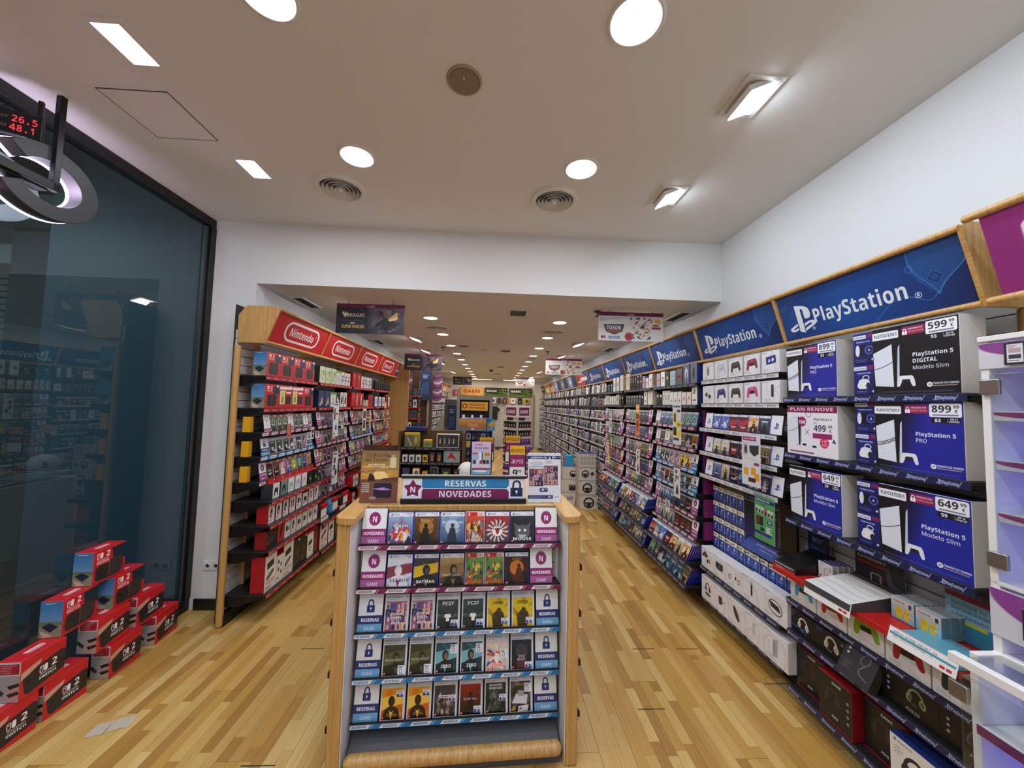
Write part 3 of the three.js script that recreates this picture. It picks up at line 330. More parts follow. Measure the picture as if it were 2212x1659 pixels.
wb('padBig', 'white controller seen from the side', (g, w, h) => { pad(g, w * 0.38, h * 0.42, w * 0.5, '#2a2b30', '#17181c', 0.5); pad(g, w * 0.68, h * 0.56, w * 0.44, '#e1e3ea', '#55575e', 0.9); }, ...L2); wb('handheld', 'handheld console', (g, w, h) => { fill(g, '#22263a', w * 0.26, h * 0.3, w * 0.46, h * 0.34); disc(g, '#3c4f9a', w * 0.48, h * 0.46, w * 0.09); disc(g, '#d8dae2', w * 0.78, h * 0.5, w * 0.07, h * 0.18, 0.3); disc(g, '#1c1d24', w * 0.22, h * 0.44, w * 0.06, h * 0.16); }, ...L2);
wb('visorBox', 'white visor and two hand rings', (g, w, h) => { visor(g, w * 0.5, h * 0.44, w * 0.5); g.strokeStyle = '#3a3c44'; g.lineWidth = 4; for (const k of [0.2, 0.8]) { g.beginPath(); g.ellipse(w * k, h * 0.55, w * 0.07, h * 0.11, 0.4, 0, 7); g.stroke(); } }, ...L2); wb('stick', 'upright black stick', (g, w, h) => { fill(g, '#26272c', w * 0.46, h * 0.28, w * 0.09, h * 0.44); fill(g, '#8a8c94', w * 0.47, h * 0.2, w * 0.07, h * 0.1); }, 0.23, 0.2, 0.11); wb('oval', 'flat black module in a loop', (g, w, h) => { g.strokeStyle = '#55565e'; g.lineWidth = 4; g.beginPath(); g.ellipse(w * 0.55, h * 0.52, w * 0.26, h * 0.24, 0.2, 0, 7); g.stroke(); poly(g, '#2a2b2f', [[w * 0.3, h * 0.36], [w * 0.68, h * 0.42], [w * 0.76, h * 0.62], [w * 0.38, h * 0.56]]); }, 0.25, 0.2, 0.11);
wb('headsetStand', 'black headset on a stand', (g, w, h) => { headset(g, w * 0.5, h * 0.42, w * 0.44, '#2b2c30'); disc(g, '#26272b', w * 0.5, h * 0.7, w * 0.22, h * 0.06); }, ...L1); wb('camera', 'black camera block with a cable', (g, w, h) => { poly(g, '#2a2b2e', [[w * 0.3, h * 0.34], [w * 0.56, h * 0.32], [w * 0.58, h * 0.62], [w * 0.36, h * 0.68]]); g.strokeStyle = '#44454a'; g.lineWidth = 3; g.beginPath(); g.moveTo(w * 0.56, h * 0.5); g.lineTo(w * 0.86, h * 0.42); g.stroke(); }, ...L1); wb('wand', 'long black and white wand', (g, w, h) => { g.save(); g.translate(w * 0.5, h * 0.48); g.rotate(-0.6); disc(g, '#c9cbd4', 6, 0, w * 0.13, h * 0.3); disc(g, '#2a2b30', 0, 0, w * 0.11, h * 0.29); g.restore(); }, ...L1);
wb('remoteLong', 'long pale remote', (g, w, h) => { g.fillStyle = '#c3c4ce'; rrect(g, w * 0.46, h * 0.24, w * 0.12, h * 0.48, 6); g.fill(); disc(g, '#8d8f9b', w * 0.52, h * 0.32, w * 0.03); }, ...L1); wb('drive', 'grey upright drive', (g, w, h) => { poly(g, '#aeb0ba', [[w * 0.42, h * 0.24], [w * 0.62, h * 0.18], [w * 0.6, h * 0.76], [w * 0.4, h * 0.82]]); fill(g, '#5b5d66', w * 0.46, h * 0.3, 3, h * 0.4); }, 0.25, 0.22, 0.12);
const big = [0.185, 0.165, 0.075];
wb('padSky', 'sky blue controller', padBox('#3f9fd0', '#26262a'), ...big); wb('padScarlet', 'scarlet controller', padBox('#c4202a', '#8a1a22'), ...big); wb('padLime', 'lime green controller', padBox('#8bb02a', '#23280f'), ...big); wb('padCrimson', 'crimson controller', padBox('#a41a30', '#232226'), ...big); wb('padInk', 'black-tipped white controller', padBox('#2a3040', '#eceef2'), ...big);
// dark headset cartons
const dark = (id, look, w, h, d, draw, bg = '#141418', side = bg, top = bg) => bx(id, w, h, d, look, 150, (g, W, H) => { fill(g, bg, -2, -2, W + 4, H + 4); draw(g, W, H); }, side, top);
dark('headBlue', 'white headset on a black and blue front', 0.2, 0.13, 0.1, (g, w, h) => { headset(g, w * 0.6, h * 0.5, h * 0.62, '#e6e8ee', '#b8bcc8'); fill(g, '#1a4a86', w * 0.1, h * 0.72, w * 0.3, h * 0.1); fill(g, '#1a4a86', w * 0.5, h * 0.78, w * 0.24, h * 0.1); lines(g, '#b8a06a', w * 0.08, h * 0.1, w * 0.3, 4, h * 0.07, 2, seeded(3)); }); dark('headCream', 'cream headset on a black front', 0.2, 0.13, 0.1, (g, w, h) => { headset(g, w * 0.55, h * 0.5, h * 0.7, '#d6d2c4', '#aaa698'); fill(g, '#20407a', w * 0.06, h * 0.1, w * 0.2, h * 0.12); psMark(g, w * 0.88, h * 0.2, h * 0.14, '#8aa2d8'); });
dark('headCamo', 'camouflage headset on a black front', 0.24, 0.16, 0.1, (g, w, h) => { headset(g, w * 0.62, h * 0.42, h * 0.5, '#8c8c62', '#4a4c34'); text(g, 'PHX20', w * 0.56, h * 0.84, h * 0.12, '#c9c9cf', { weight: '' }); for (let i = 0; i < 3; i++) disc(g, '#9a9aa4', w * 0.14, h * (0.3 + i * 0.16), h * 0.04); }, '#0d0d12', '#0a0a10'); dark('headGrey', 'grey headset on a black front', 0.24, 0.16, 0.1, (g, w, h) => { headset(g, w * 0.56, h * 0.42, h * 0.5, '#55565e', '#303138'); text(g, 'PHX20', w * 0.56, h * 0.84, h * 0.12, '#c9c9cf', { weight: '' }); for (let i = 0; i < 3; i++) disc(g, '#9a9aa4', w * 0.14, h * (0.3 + i * 0.16), h * 0.04); }, '#0d0d12', '#0a0a10');
dark('headRed', 'black headset over a red lower edge', 0.2, 0.245, 0.11, (g, w, h) => { headset(g, w * 0.42, h * 0.42, w * 0.5, '#2c2a2a', '#4a2020'); text(g, 'GAME', w * 0.56, h * 0.1, h * 0.08, '#d8d8dc'); text(g, 'HX5', w * 0.5, h * 0.82, h * 0.08, '#d8d8dc'); fill(g, '#b01c24', -2, h * 0.965, w + 4, h * 0.05); for (let i = 0; i < 4; i++) disc(g, '#8a8a92', w * 0.88, h * (0.3 + i * 0.14), w * 0.04); }, '#18171a', '#8e1620', '#a81c26'); dark('tiltDark', 'grey product tipped over the rim', 0.17, 0.19, 0.05, (g, w, h) => { g.strokeStyle = '#6a6c74'; g.lineWidth = 5; g.beginPath(); g.ellipse(w * 0.66, h * 0.36, w * 0.12, h * 0.14, 0.4, 0, 7); g.stroke(); g.beginPath(); g.moveTo(w * 0.72, h * 0.5); g.quadraticCurveTo(w * 0.4, h * 0.76, w * 0.9, h * 0.82); g.stroke(); for (let i = 0; i < 3; i++) disc(g, '#d8d8dc', w * 0.14, h * (0.16 + i * 0.12), w * 0.04); lines(g, '#5c5e66', w * 0.1, h * 0.6, w * 0.3, 4, h * 0.06, 3, seeded(5)); }, '#2a2b30', '#3a342e');
bx('headWhite', 0.21, 0.225, 0.11, 'blue-black headset on a cream front', 170, (g, w, h) => { fill(g, '#e6e1d8', -2, -2, w + 4, h + 4); headset(g, w * 0.5, h * 0.46, w * 0.56, '#22242c', '#34386a'); psMark(g, w * 0.1, h * 0.08, h * 0.07, '#33406e'); text(g, 'PlayStation', w * 0.16, h * 0.08, h * 0.05, '#55607e', { align: 'left' }); lines(g, '#8f8d88', w * 0.08, h * 0.2, w * 0.2, 3, h * 0.06, 3, seeded(9)); }, '#22306a', '#24347c'); dark('blackBox', 'black front lettered BLACK', 0.2, 0.2, 0.1, (g, w, h) => { text(g, 'BLACK', w * 0.54, h * 0.16, h * 0.12, '#dfe1e8', { weight: '' }); g.strokeStyle = '#2a5aa0'; g.lineWidth = 4; g.strokeRect(w * 0.12, h * 0.4, w * 0.3, h * 0.3); disc(g, '#2c7ac8', w * 0.62, h * 0.6, w * 0.18); });
// memory cartons of the middle shelf
bx('yellowMem', 0.1, 0.1, 0.07, 'two-figure yellow carton', 110, (g, w, h) => { grad(g, w, h, '#e8cdbc', '#6fb0c6'); for (const [k, s] of [[0.34, 1], [0.68, 0.8]]) { g.fillStyle = '#e4bf28'; rrect(g, w * (k - 0.14 * s), h * 0.4, w * 0.28 * s, h * 0.5, 6); g.fill(); for (const q of [-0.05, 0.05]) disc(g, '#3a3014', w * (k + q), h * 0.58, w * 0.02); } text(g, 'SanDisk', w * 0.36, h * 0.14, h * 0.12, '#44505c', { width: w * 0.5 }); fill(g, '#343a48', w * 0.78, h * 0.1, w * 0.12, h * 0.2); text(g, 'NINTENDO', w * 0.9, h * 0.66, h * 0.05, '#e8f4f8'); }, '#6f97a4', '#b8c4c8'); bx('whiteMem', 0.12, 0.12, 0.06, 'white carton showing a clear phone case', 110, (g, w, h) => { fill(g, '#e4e2de', -2, -2, w + 4, h + 4); g.strokeStyle = '#55504e'; g.lineWidth = 3; rrect(g, w * 0.42, h * 0.32, w * 0.24, h * 0.44, 8); g.stroke(); fill(g, '#8a2a62', w * 0.06, h * 0.82, w * 0.14, h * 0.1); lines(g, '#8a8884', w * 0.08, h * 0.1, w * 0.4, 2, h * 0.06, 2, seeded(2)); fill(g, '#bdb9b4', w * 0.74, h * 0.16, w * 0.18, h * 0.3); }, '#a8a29c', '#2a3680');
// red-signed wall
const redConsole = (combo) => (g, w, h) => { fill(g, '#d2202a', -2, -2, w + 4, h + 4); swMark(g, w * 0.2, h * 0.14, h * 0.16, '#fff'); text(g, '2', w * 0.44, h * 0.14, h * 0.2, '#fff'); text(g, 'SWITCH', w * 0.3, h * 0.28, h * 0.07, '#fbe4e4', { width: w * 0.4 }); if (!combo) { poly(g, '#1d3a4c', [[w * 0.56, h * 0.1], [w, h * 0.04], [w, h * 0.4], [w * 0.6, h * 0.42]]); g.fillStyle = '#2a2b2e'; rrect(g, w * 0.16, h * 0.42, w * 0.68, h * 0.5, w * 0.12); g.fill(); fill(g, '#8a4a38', w * 0.5, h * 0.44, 2.5, h * 0.46); fill(g, '#1c1d20', w * 0.3, h * 0.42, 2, h * 0.5); } else { fill(g, '#f0eeee', 0, h * 0.06, w, h * 0.12); fill(g, '#dfe6a4', w * 0.06, h * 0.24, w * 0.38, h * 0.6); disc(g, '#c8d64a', w * 0.25, h * 0.42, w * 0.13); fill(g, '#7a9a3a', w * 0.16, h * 0.52, w * 0.18, h * 0.26); g.fillStyle = '#2a2b2e'; rrect(g, w * 0.52, h * 0.46, w * 0.42, h * 0.38, w * 0.08); g.fill(); fill(g, '#8a4a38', w * 0.73, h * 0.48, 2, h * 0.34); fill(g, '#f4f2f2', w * 0.54, h * 0.28, w * 0.4, h * 0.08); } fill(g, '#f2f0ee', w * 0.82, h * 0.02, w * 0.14, h * 0.1); };
bx('shelfConsole', 0.205, 0.21, 0.115, 'red front with a black console', 150, redConsole(0), '#c81e28', '#c81e28'); bx('shelfCombo', 0.205, 0.21, 0.115, 'red front with a green game and console', 150, redConsole(1), '#c81e28', '#c81e28');
B.sky = { rect: boxAtlas.add(96, 176, (g, w, h) => { grad(g, w, h, '#3c78b4', '#8fb6da'); fill(g, '#6a7a5c', -2, h * 0.56, w + 4, h * 0.12); fill(g, '#8a8f74', -2, h * 0.66, w + 4, h * 0.4); poly(g, '#232c44', [[w * 0.1, h * 0.7], [w * 0.44, h * 0.6], [w * 0.86, h * 0.7], [w * 0.5, h * 0.86]]); poly(g, '#d8b49a', [[w * 0.04, h * 0.8], [w * 0.4, h * 0.88], [w * 0.62, h * 0.96], [w * 0.2, h]]); lines(g, '#dfe8f0', w * 0.2, h * 0.05, w * 0.5, 1, 1, 3, () => 1); }) };
B.handEnd = { rect: boxAtlas.add(96, 176, (g, w, h) => { fill(g, '#d8d2ce', -2, -2, w + 4, h + 4); fill(g, '#a8a6a4', -2, h * 0.34, w + 4, h * 0.7); fill(g, '#b02838', w * 0.1, h * 0.05, w * 0.84, h * 0.26); lines(g, '#e8c0c4', w * 0.16, h * 0.08, w * 0.7, 5, h * 0.045, 2, seeded(4)); for (let i = 0; i < 4; i++) poly(g, i % 2 ? '#c89a84' : '#2c2a2c', [[w * 0.5, h * (0.6 + i * 0.1)], [w * 0.96, h * (0.52 + i * 0.1)], [w, h * (0.6 + i * 0.1)], [w * 0.6, h * (0.68 + i * 0.1)]]); poly(g, '#3c3a3e', [[w * 0.04, h * 0.6], [w * 0.4, h * 0.76], [w * 0.3, h * 0.84], [0, h * 0.72]]); }) };
B.floorFrontA = { rect: boxAtlas.add(220, 208, (g, w, h) => { fill(g, '#d0202a', -2, -2, w + 4, h + 4); swMark(g, w * 0.18, h * 0.16, h * 0.2, '#fff'); text(g, '2', w * 0.42, h * 0.16, h * 0.25, '#fff'); text(g, 'NINTENDO', w * 0.27, h * 0.31, h * 0.05, '#fbe4e4', { width: w * 0.36 }); text(g, 'SWITCH', w * 0.27, h * 0.38, h * 0.09, '#fff', { width: w * 0.38 }); poly(g, '#16303e', [[w * 0.54, h * 0.05], [w, h * 0.02], [w, h * 0.5], [w * 0.6, h * 0.46]]); g.fillStyle = '#2b2a2a'; rrect(g, w * 0.06, h * 0.46, w * 0.84, h * 0.48, w * 0.13); g.fill(); g.fillStyle = '#3a3836'; rrect(g, w * 0.48, h * 0.38, w * 0.44, h * 0.5, w * 0.1); g.fill(); fill(g, '#b05a40', w * 0.47, h * 0.42, 3, h * 0.46); fill(g, '#232222', w * 0.68, h * 0.4, 2.5, h * 0.46); disc(g, '#151515', w * 0.2, h * 0.66, w * 0.04); }) };
B.floorFrontB = { rect: boxAtlas.add(220, 208, (g, w, h) => { fill(g, '#d0202a', -2, -2, w + 4, h + 4); g.save(); g.translate(w * 0.54, h * 0.56); g.rotate(-0.16); g.fillStyle = '#2a2828'; rrect(g, -w * 0.48, -h * 0.24, w * 0.98, h * 0.56, w * 0.12); g.fill(); fill(g, '#3c1c24', -w * 0.2, -h * 0.22, w * 0.5, h * 0.24); disc(g, '#161616', -w * 0.36, 0, w * 0.05); disc(g, '#161616', w * 0.4, h * 0.06, w * 0.05); g.restore(); poly(g, '#d8a88e', [[0, h * 0.32], [w * 0.26, h * 0.24], [w * 0.44, h * 0.2], [w * 0.4, h * 0.32], [w * 0.16, h * 0.44], [0, h * 0.5]]); swMark(g, w * 0.5, h * 0.5, h * 0.2, '#fff'); text(g, '2', w * 0.74, h * 0.48, h * 0.26, '#fff'); text(g, 'NINTENDO', w * 0.6, h * 0.64, h * 0.05, '#fbe4e4', { width: w * 0.36 }); text(g, 'SWITCH', w * 0.6, h * 0.72, h * 0.1, '#fff', { width: w * 0.4 }); }) };
B.floorTop = { rect: boxAtlas.add(180, 90, (g, w, h) => { fill(g, '#d0202a', -2, -2, w + 4, h + 4); g.fillStyle = '#f0e2e2'; rrect(g, w * 0.3, h * 0.36, w * 0.44, h * 0.26, h * 0.12); g.fill(); text(g, 'Nintendo', w * 0.52, h * 0.5, h * 0.2, '#d0202a'); }) };
function hung(id, look, w, h, d, bg, side, top, draw) { bx(id, w, h, d, look, Math.round(Math.max(70, 110 * Math.min(1, w / h * 1.3))), (g, W, H) => { fill(g, bg, -2, -2, W + 4, H + 4); draw(g, W, H); }, side, top); }
const gripArt = (c) => (g, w, h) => { poly(g, c, [[w * 0.2, h * 0.86], [w * 0.24, h * 0.4], [w * 0.36, h * 0.3], [w * 0.66, h * 0.3], [w * 0.78, h * 0.42], [w * 0.82, h * 0.86], [w * 0.7, h * 0.84], [w * 0.6, h * 0.6], [w * 0.42, h * 0.6], [w * 0.32, h * 0.84]]); };
hung('gripBlack', 'black grip on white', 0.1, 0.13, 0.1, '#e9e9e6', '#34363a', '#c81e28', gripArt('#26262a')); hung('gripMint', 'mint grip on white', 0.1, 0.13, 0.1, '#ecedea', '#8a9094', '#c81e28', gripArt('#8cc8b8')); hung('gripLilac', 'lilac grip on white', 0.1, 0.13, 0.1, '#ecedea', '#8a9094', '#c81e28', gripArt('#b8b0d0')); hung('gripRose', 'rose grip on white', 0.1, 0.13, 0.1, '#ecedea', '#8a9094', '#c81e28', gripArt('#dcb4bc')); hung('gripGrey', 'grey grip on slate', 0.1, 0.13, 0.1, '#7f9498', '#3a4246', '#c81e28', gripArt('#34383a')); hung('dropGreen', 'green drop on black', 0.1, 0.13, 0.1, '#1c1a1c', '#141214', '#c81e28', (g, w, h) => { disc(g, '#8ab83a', w * 0.5, h * 0.62, w * 0.16, h * 0.16); poly(g, '#2a4a1c', [[w * 0.36, h * 0.5], [w * 0.5, h * 0.3], [w * 0.64, h * 0.5]]); });
hung('caseWhite', 'black case on white', 0.09, 0.17, 0.1, '#e6e4de', '#b0161f', '#b0161f', (g, w, h) => { disc(g, '#26262a', w * 0.42, h * 0.5, w * 0.2, h * 0.24, 0.15); disc(g, '#c8c6c2', w * 0.42, h * 0.56, w * 0.08, h * 0.1, 0.15); lines(g, '#77736c', w * 0.1, h * 0.8, w * 0.7, 2, h * 0.05, 3, seeded(8)); }); hung('stripWhite', 'two black straps on white', 0.1, 0.17, 0.1, '#e4e2dc', '#b0161f', '#b0161f', (g, w, h) => { for (const k of [0.3, 0.64]) { fill(g, '#2a2a2e', w * (k - 0.08), h * 0.3, w * 0.16, h * 0.42); fill(g, '#c23a44', w * (k - 0.08), h * 0.5, w * 0.16, h * 0.04); } lines(g, '#b04a54', w * 0.1, h * 0.86, w * 0.7, 1, 1, 4, seeded(8)); }); hung('ringGreen', 'green ring on white', 0.1, 0.16, 0.1, '#e8e6e0', '#b0161f', '#b0161f', (g, w, h) => { g.strokeStyle = '#4a8a3a'; g.lineWidth = w * 0.1; g.beginPath(); g.ellipse(w * 0.5, h * 0.46, w * 0.24, h * 0.2, 0, 0, 7); g.stroke(); disc(g, '#2e2e30', w * 0.5, h * 0.46, w * 0.16, h * 0.12); }); hung('ringPink', 'pink ring on white', 0.1, 0.16, 0.1, '#e8e6e8', '#b0161f', '#b0161f', (g, w, h) => { g.strokeStyle = '#c86a9a'; g.lineWidth = w * 0.1; g.beginPath(); g.ellipse(w * 0.5, h * 0.46, w * 0.24, h * 0.2, 0, 0, 7); g.stroke(); disc(g, '#4a2a3c', w * 0.5, h * 0.46, w * 0.16, h * 0.12); });
hung('partsWhite', 'small black parts on white', 0.1, 0.16, 0.1, '#e6e4dc', '#b0161f', '#b0161f', (g, w, h) => { fill(g, '#2a2b2e', w * 0.22, h * 0.34, w * 0.34, h * 0.3); fill(g, '#3a3b3e', w * 0.66, h * 0.42, w * 0.18, h * 0.2); disc(g, '#2a2b2e', w * 0.3, h * 0.76, w * 0.06); lines(g, '#b04a54', w * 0.5, h * 0.86, w * 0.4, 1, 1, 4, seeded(8)); }); hung('blackPack', 'black unit on dark card', 0.15, 0.15, 0.1, '#1f1d1e', '#8e1620', '#b0161f', (g, w, h) => { for (let i = 0; i < 3; i++) disc(g, '#34343a', w * (0.3 + i * 0.2), h * 0.5, w * 0.1, h * 0.16); g.strokeStyle = '#e0342c'; g.lineWidth = 3; g.beginPath(); g.ellipse(w * 0.18, h * 0.7, w * 0.06, h * 0.08, 0, 0, 7); g.stroke(); });
hung('wheelTall', 'dock and wheel on white', 0.19, 0.34, 0.13, '#e2dfd6', '#a8131d', '#b0161f', (g, w, h) => { poly(g, '#26262a', [[w * 0.16, h * 0.22], [w * 0.72, h * 0.16], [w * 0.76, h * 0.34], [w * 0.2, h * 0.4]]); g.save(); g.translate(w * 0.46, h * 0.57); g.rotate(-0.5); disc(g, '#2e2c34', 0, 0, w * 0.36, h * 0.06); disc(g, '#8a8894', 0, 0, w * 0.2, h * 0.025); g.restore(); fill(g, '#c23a44', w * 0.1, h * 0.72, w * 0.76, h * 0.02); for (let i = 0; i < 6; i++) disc(g, i % 3 ? '#55545a' : '#c23a44', w * (0.18 + i * 0.13), h * 0.79, w * 0.035); lines(g, '#9a968e', w * 0.14, h * 0.87, w * 0.6, 3, h * 0.03, 3, seeded(6)); }); hung('clipsTall', 'scattered black clips on white', 0.12, 0.27, 0.12, '#e2dfd6', '#a8131d', '#b0161f', (g, w, h) => { for (let i = 0; i < 4; i++) poly(g, '#2c2b30', [[w * (0.2 + (i % 2) * 0.4), h * (0.18 + i * 0.14)], [w * (0.36 + (i % 2) * 0.4), h * (0.14 + i * 0.14)], [w * (0.44 + (i % 2) * 0.36), h * (0.28 + i * 0.14)], [w * (0.26 + (i % 2) * 0.36), h * (0.32 + i * 0.14)]]); fill(g, '#c23a44', w * 0.1, h * 0.8, w * 0.3, h * 0.05); });
hung('blackTall', 'tall black front', 0.15, 0.32, 0.12, '#26211c', '#17130f', '#b0161f', (g, w, h) => { poly(g, '#3c362e', [[w * 0.2, h * 0.5], [w * 0.6, h * 0.36], [w * 0.84, h * 0.5], [w * 0.4, h * 0.62]]); fill(g, '#d8d4cc', w * 0.68, h * 0.06, w * 0.2, h * 0.07); lines(g, '#55504a', w * 0.1, h * 0.76, w * 0.6, 4, h * 0.035, 3, seeded(6)); }); hung('batteryTall', 'white front with a black battery', 0.15, 0.3, 0.12, '#e6e3dc', '#a8131d', '#c81e28', (g, w, h) => { fill(g, '#c81e28', -2, -2, w + 4, h * 0.1); poly(g, '#2a2a2c', [[w * 0.2, h * 0.4], [w * 0.76, h * 0.34], [w * 0.8, h * 0.5], [w * 0.24, h * 0.56]]); g.strokeStyle = '#2a2a2c'; g.lineWidth = 4; g.beginPath(); g.arc(w * 0.5, h * 0.7, w * 0.14, 1, 6); g.stroke(); }); hung('brownTall', 'brown front', 0.1, 0.3, 0.12, '#4a342a', '#32231c', '#c81e28', (g, w, h) => { poly(g, '#6a4c3c', [[w * 0.2, h * 0.3], [w * 0.8, h * 0.2], [w * 0.7, h * 0.9], [w * 0.3, h * 0.8]]); });
hung('greenRings', 'pale green front with black rings', 0.14, 0.19, 0.1, '#c6d6a8', '#34382a', '#6a7a4a', (g, w, h) => { g.strokeStyle = '#3a4230'; g.lineWidth = w * 0.05; g.beginPath(); g.ellipse(w * 0.42, h * 0.52, w * 0.18, h * 0.26, 0.1, 0, 7); g.stroke(); poly(g, '#5a6a44', [[w * 0.6, h * 0.2], [w * 0.86, h * 0.3], [w * 0.76, h * 0.6]]); }); hung('redTall', 'plain red front', 0.14, 0.2, 0.11, '#c01822', '#a8131d', '#c81e28', (g, w, h) => { swMark(g, w * 0.5, h * 0.26, w * 0.26, '#f0c8c8'); lines(g, '#e88a8a', w * 0.3, h * 0.42, w * 0.4, 1, 1, 3, () => 1); }); hung('whiteStrap', 'white front with grey straps', 0.095, 0.17, 0.09, '#e6e4e2', '#c01822', '#c01822', (g, w, h) => { disc(g, '#55565c', w * 0.5, h * 0.34, w * 0.22, h * 0.1); fill(g, '#3a3a40', w * 0.3, h * 0.52, w * 0.4, h * 0.2); lines(g, '#8a8a8e', w * 0.2, h * 0.8, w * 0.5, 2, h * 0.06, 3, seeded(7)); });
hung('blackPegs', 'narrow black pack', 0.075, 0.15, 0.08, '#1d1d20', '#111114', '#1d1d20', (g, w, h) => { disc(g, '#d8d8d2', w * 0.5, h * 0.14, w * 0.12); disc(g, '#4a4a44', w * 0.5, h * 0.56, w * 0.24, h * 0.22); }); hung('navyHat', 'navy front with red-capped toy', 0.14, 0.19, 0.1, '#243a66', '#182a50', '#30466e', (g, w, h) => { disc(g, '#d8b48a', w * 0.62, h * 0.5, w * 0.12); disc(g, '#c83a2a', w * 0.62, h * 0.42, w * 0.14, h * 0.06); fill(g, '#e8c23a', w * 0.5, h * 0.58, w * 0.24, h * 0.24); poly(g, '#dfe8f0', [[w * 0.2, h * 0.9], [w * 0.34, h * 0.6], [w * 0.4, h * 0.92]]); }); hung('greenTop', 'white front under a green tab', 0.14, 0.18, 0.1, '#d8dcd6', '#8a8478', '#6aa83a', (g, w, h) => { fill(g, '#6aa83a', -2, -2, w + 4, h * 0.18); fill(g, '#b8c4d4', w * 0.3, h * 0.34, w * 0.44, h * 0.5); }); hung('whitePods', 'black front with white pods', 0.11, 0.18, 0.09, '#2a2a2c', '#e8e6e0', '#dcdad4', (g, w, h) => { disc(g, '#eceae4', w * 0.36, h * 0.46, w * 0.12, h * 0.16); disc(g, '#eceae4', w * 0.66, h * 0.6, w * 0.13, h * 0.14); fill(g, '#e8d23a', w * 0.2, h * 0.8, w * 0.5, h * 0.08); }); hung('mousePack', 'white front with a black mouse', 0.1, 0.19, 0.08, '#e4e2de', '#2a2a2c', '#2a2a2c', (g, w, h) => { disc(g, '#2c2c30', w * 0.52, h * 0.56, w * 0.26, h * 0.28, 0.2); g.strokeStyle = '#2c2c30'; g.lineWidth = 3; g.beginPath(); g.moveTo(w * 0.6, h * 0.3); g.quadraticCurveTo(w * 0.7, h * 0.1, w * 0.4, h * 0.06); g.stroke(); lines(g, '#c84a4a', w * 0.08, h * 0.16, w * 0.3, 3, h * 0.05, 3, seeded(2)); }); hung('joyRed', 'red front with grey grips', 0.15, 0.2, 0.1, '#d02a2a', '#b0161f', '#c81e28', (g, w, h) => { fill(g, '#eceae8', w * 0.28, h * 0.16, w * 0.14, h * 0.72); fill(g, '#34343a', w * 0.58, h * 0.16, w * 0.14, h * 0.72); }); hung('blueTile', 'sky blue card', 0.09, 0.1, 0.05, '#3a9ad0', '#d8d8d8', '#d8d8d8', (g, w, h) => disc(g, '#dff0fa', w * 0.5, h * 0.5, w * 0.2, h * 0.26)); hung('yellowTile', 'yellow card', 0.09, 0.1, 0.05, '#e8b83a', '#d8d8d8', '#d8d8d8', (g, w, h) => poly(g, '#f4e4b0', [[w * 0.3, h * 0.7], [w * 0.5, h * 0.2], [w * 0.7, h * 0.7]])); hung('gripTrio', 'red front with a dark grip', 0.1, 0.18, 0.09, '#c8242c', '#2a2a2c', '#2a2a2c', (g, w, h) => { disc(g, '#2a2b2f', w * 0.54, h * 0.5, w * 0.2, h * 0.34, 0.2); }); hung('triPlum', 'white front with three plum sticks', 0.16, 0.16, 0.1, '#dcdcd8', '#2a3a8a', '#2a3a8a', (g, w, h) => { for (let i = 0; i < 3; i++) fill(g, '#5a3a5a', w * (0.2 + i * 0.24), h * 0.2, w * 0.1, h * 0.5); });
// accessories of the blue-signed wall beyond the second bay
hung('gripOrange', 'lilac front with an orange pad', 0.09, 0.16, 0.08, '#b8a8c8', '#5a6a9a', '#e8e6e8', (g, w, h) => { pad(g, w * 0.5, h * 0.5, w * 0.6, '#f07a34'); }); hung('budsWhite', 'white front with two dark buds', 0.1, 0.17, 0.08, '#ece9e4', '#b8a888', '#dcdad6', (g, w, h) => { for (const k of [0.36, 0.66]) { g.strokeStyle = '#3a3228'; g.lineWidth = w * 0.08; g.beginPath(); g.arc(w * k, h * 0.42, w * 0.1, 0, 7); g.stroke(); fill(g, '#3a3228', w * (k - 0.03), h * 0.46, w * 0.06, h * 0.26); } }); hung('figureDark', 'dark front with a golden hooded toy', 0.09, 0.16, 0.08, '#3a3632', '#26221e', '#3a3632', (g, w, h) => { disc(g, '#e8cf9a', w * 0.5, h * 0.44, w * 0.2, h * 0.13); poly(g, '#1c1a18', [[w * 0.26, h * 0.9], [w * 0.5, h * 0.5], [w * 0.76, h * 0.9]]); }); hung('figureBlue', 'pale blue front with a crossed toy', 0.12, 0.16, 0.08, '#a8bcc8', '#8a9aa4', '#c8d0d4', (g, w, h) => { g.strokeStyle = '#4a6a8a'; g.lineWidth = 5; g.beginPath(); g.moveTo(w * 0.3, h * 0.3); g.lineTo(w * 0.7, h * 0.7); g.moveTo(w * 0.7, h * 0.3); g.lineTo(w * 0.3, h * 0.7); g.stroke(); disc(g, '#e8e4d8', w * 0.5, h * 0.5, w * 0.1); }); hung('padMaroon', 'grey front with a maroon pad', 0.13, 0.17, 0.09, '#5a5f58', '#3a3e38', '#8a8a86', (g, w, h) => pad(g, w * 0.5, h * 0.48, w * 0.8, '#8a2a2c')); hung('chargeWhite', 'grey front with a white charger', 0.12, 0.2, 0.1, '#5c6a78', '#1a2558', '#222c5a', (g, w, h) => { disc(g, '#e8eaee', w * 0.5, h * 0.5, w * 0.22, h * 0.3); disc(g, '#5c6a78', w * 0.5, h * 0.6, w * 0.12, h * 0.24); }); hung('chargeNavy', 'grey front with a navy charger', 0.12, 0.2, 0.1, '#6a7078', '#1a2a7a', '#222c6a', (g, w, h) => { disc(g, '#1c2444', w * 0.5, h * 0.5, w * 0.2, h * 0.3); });
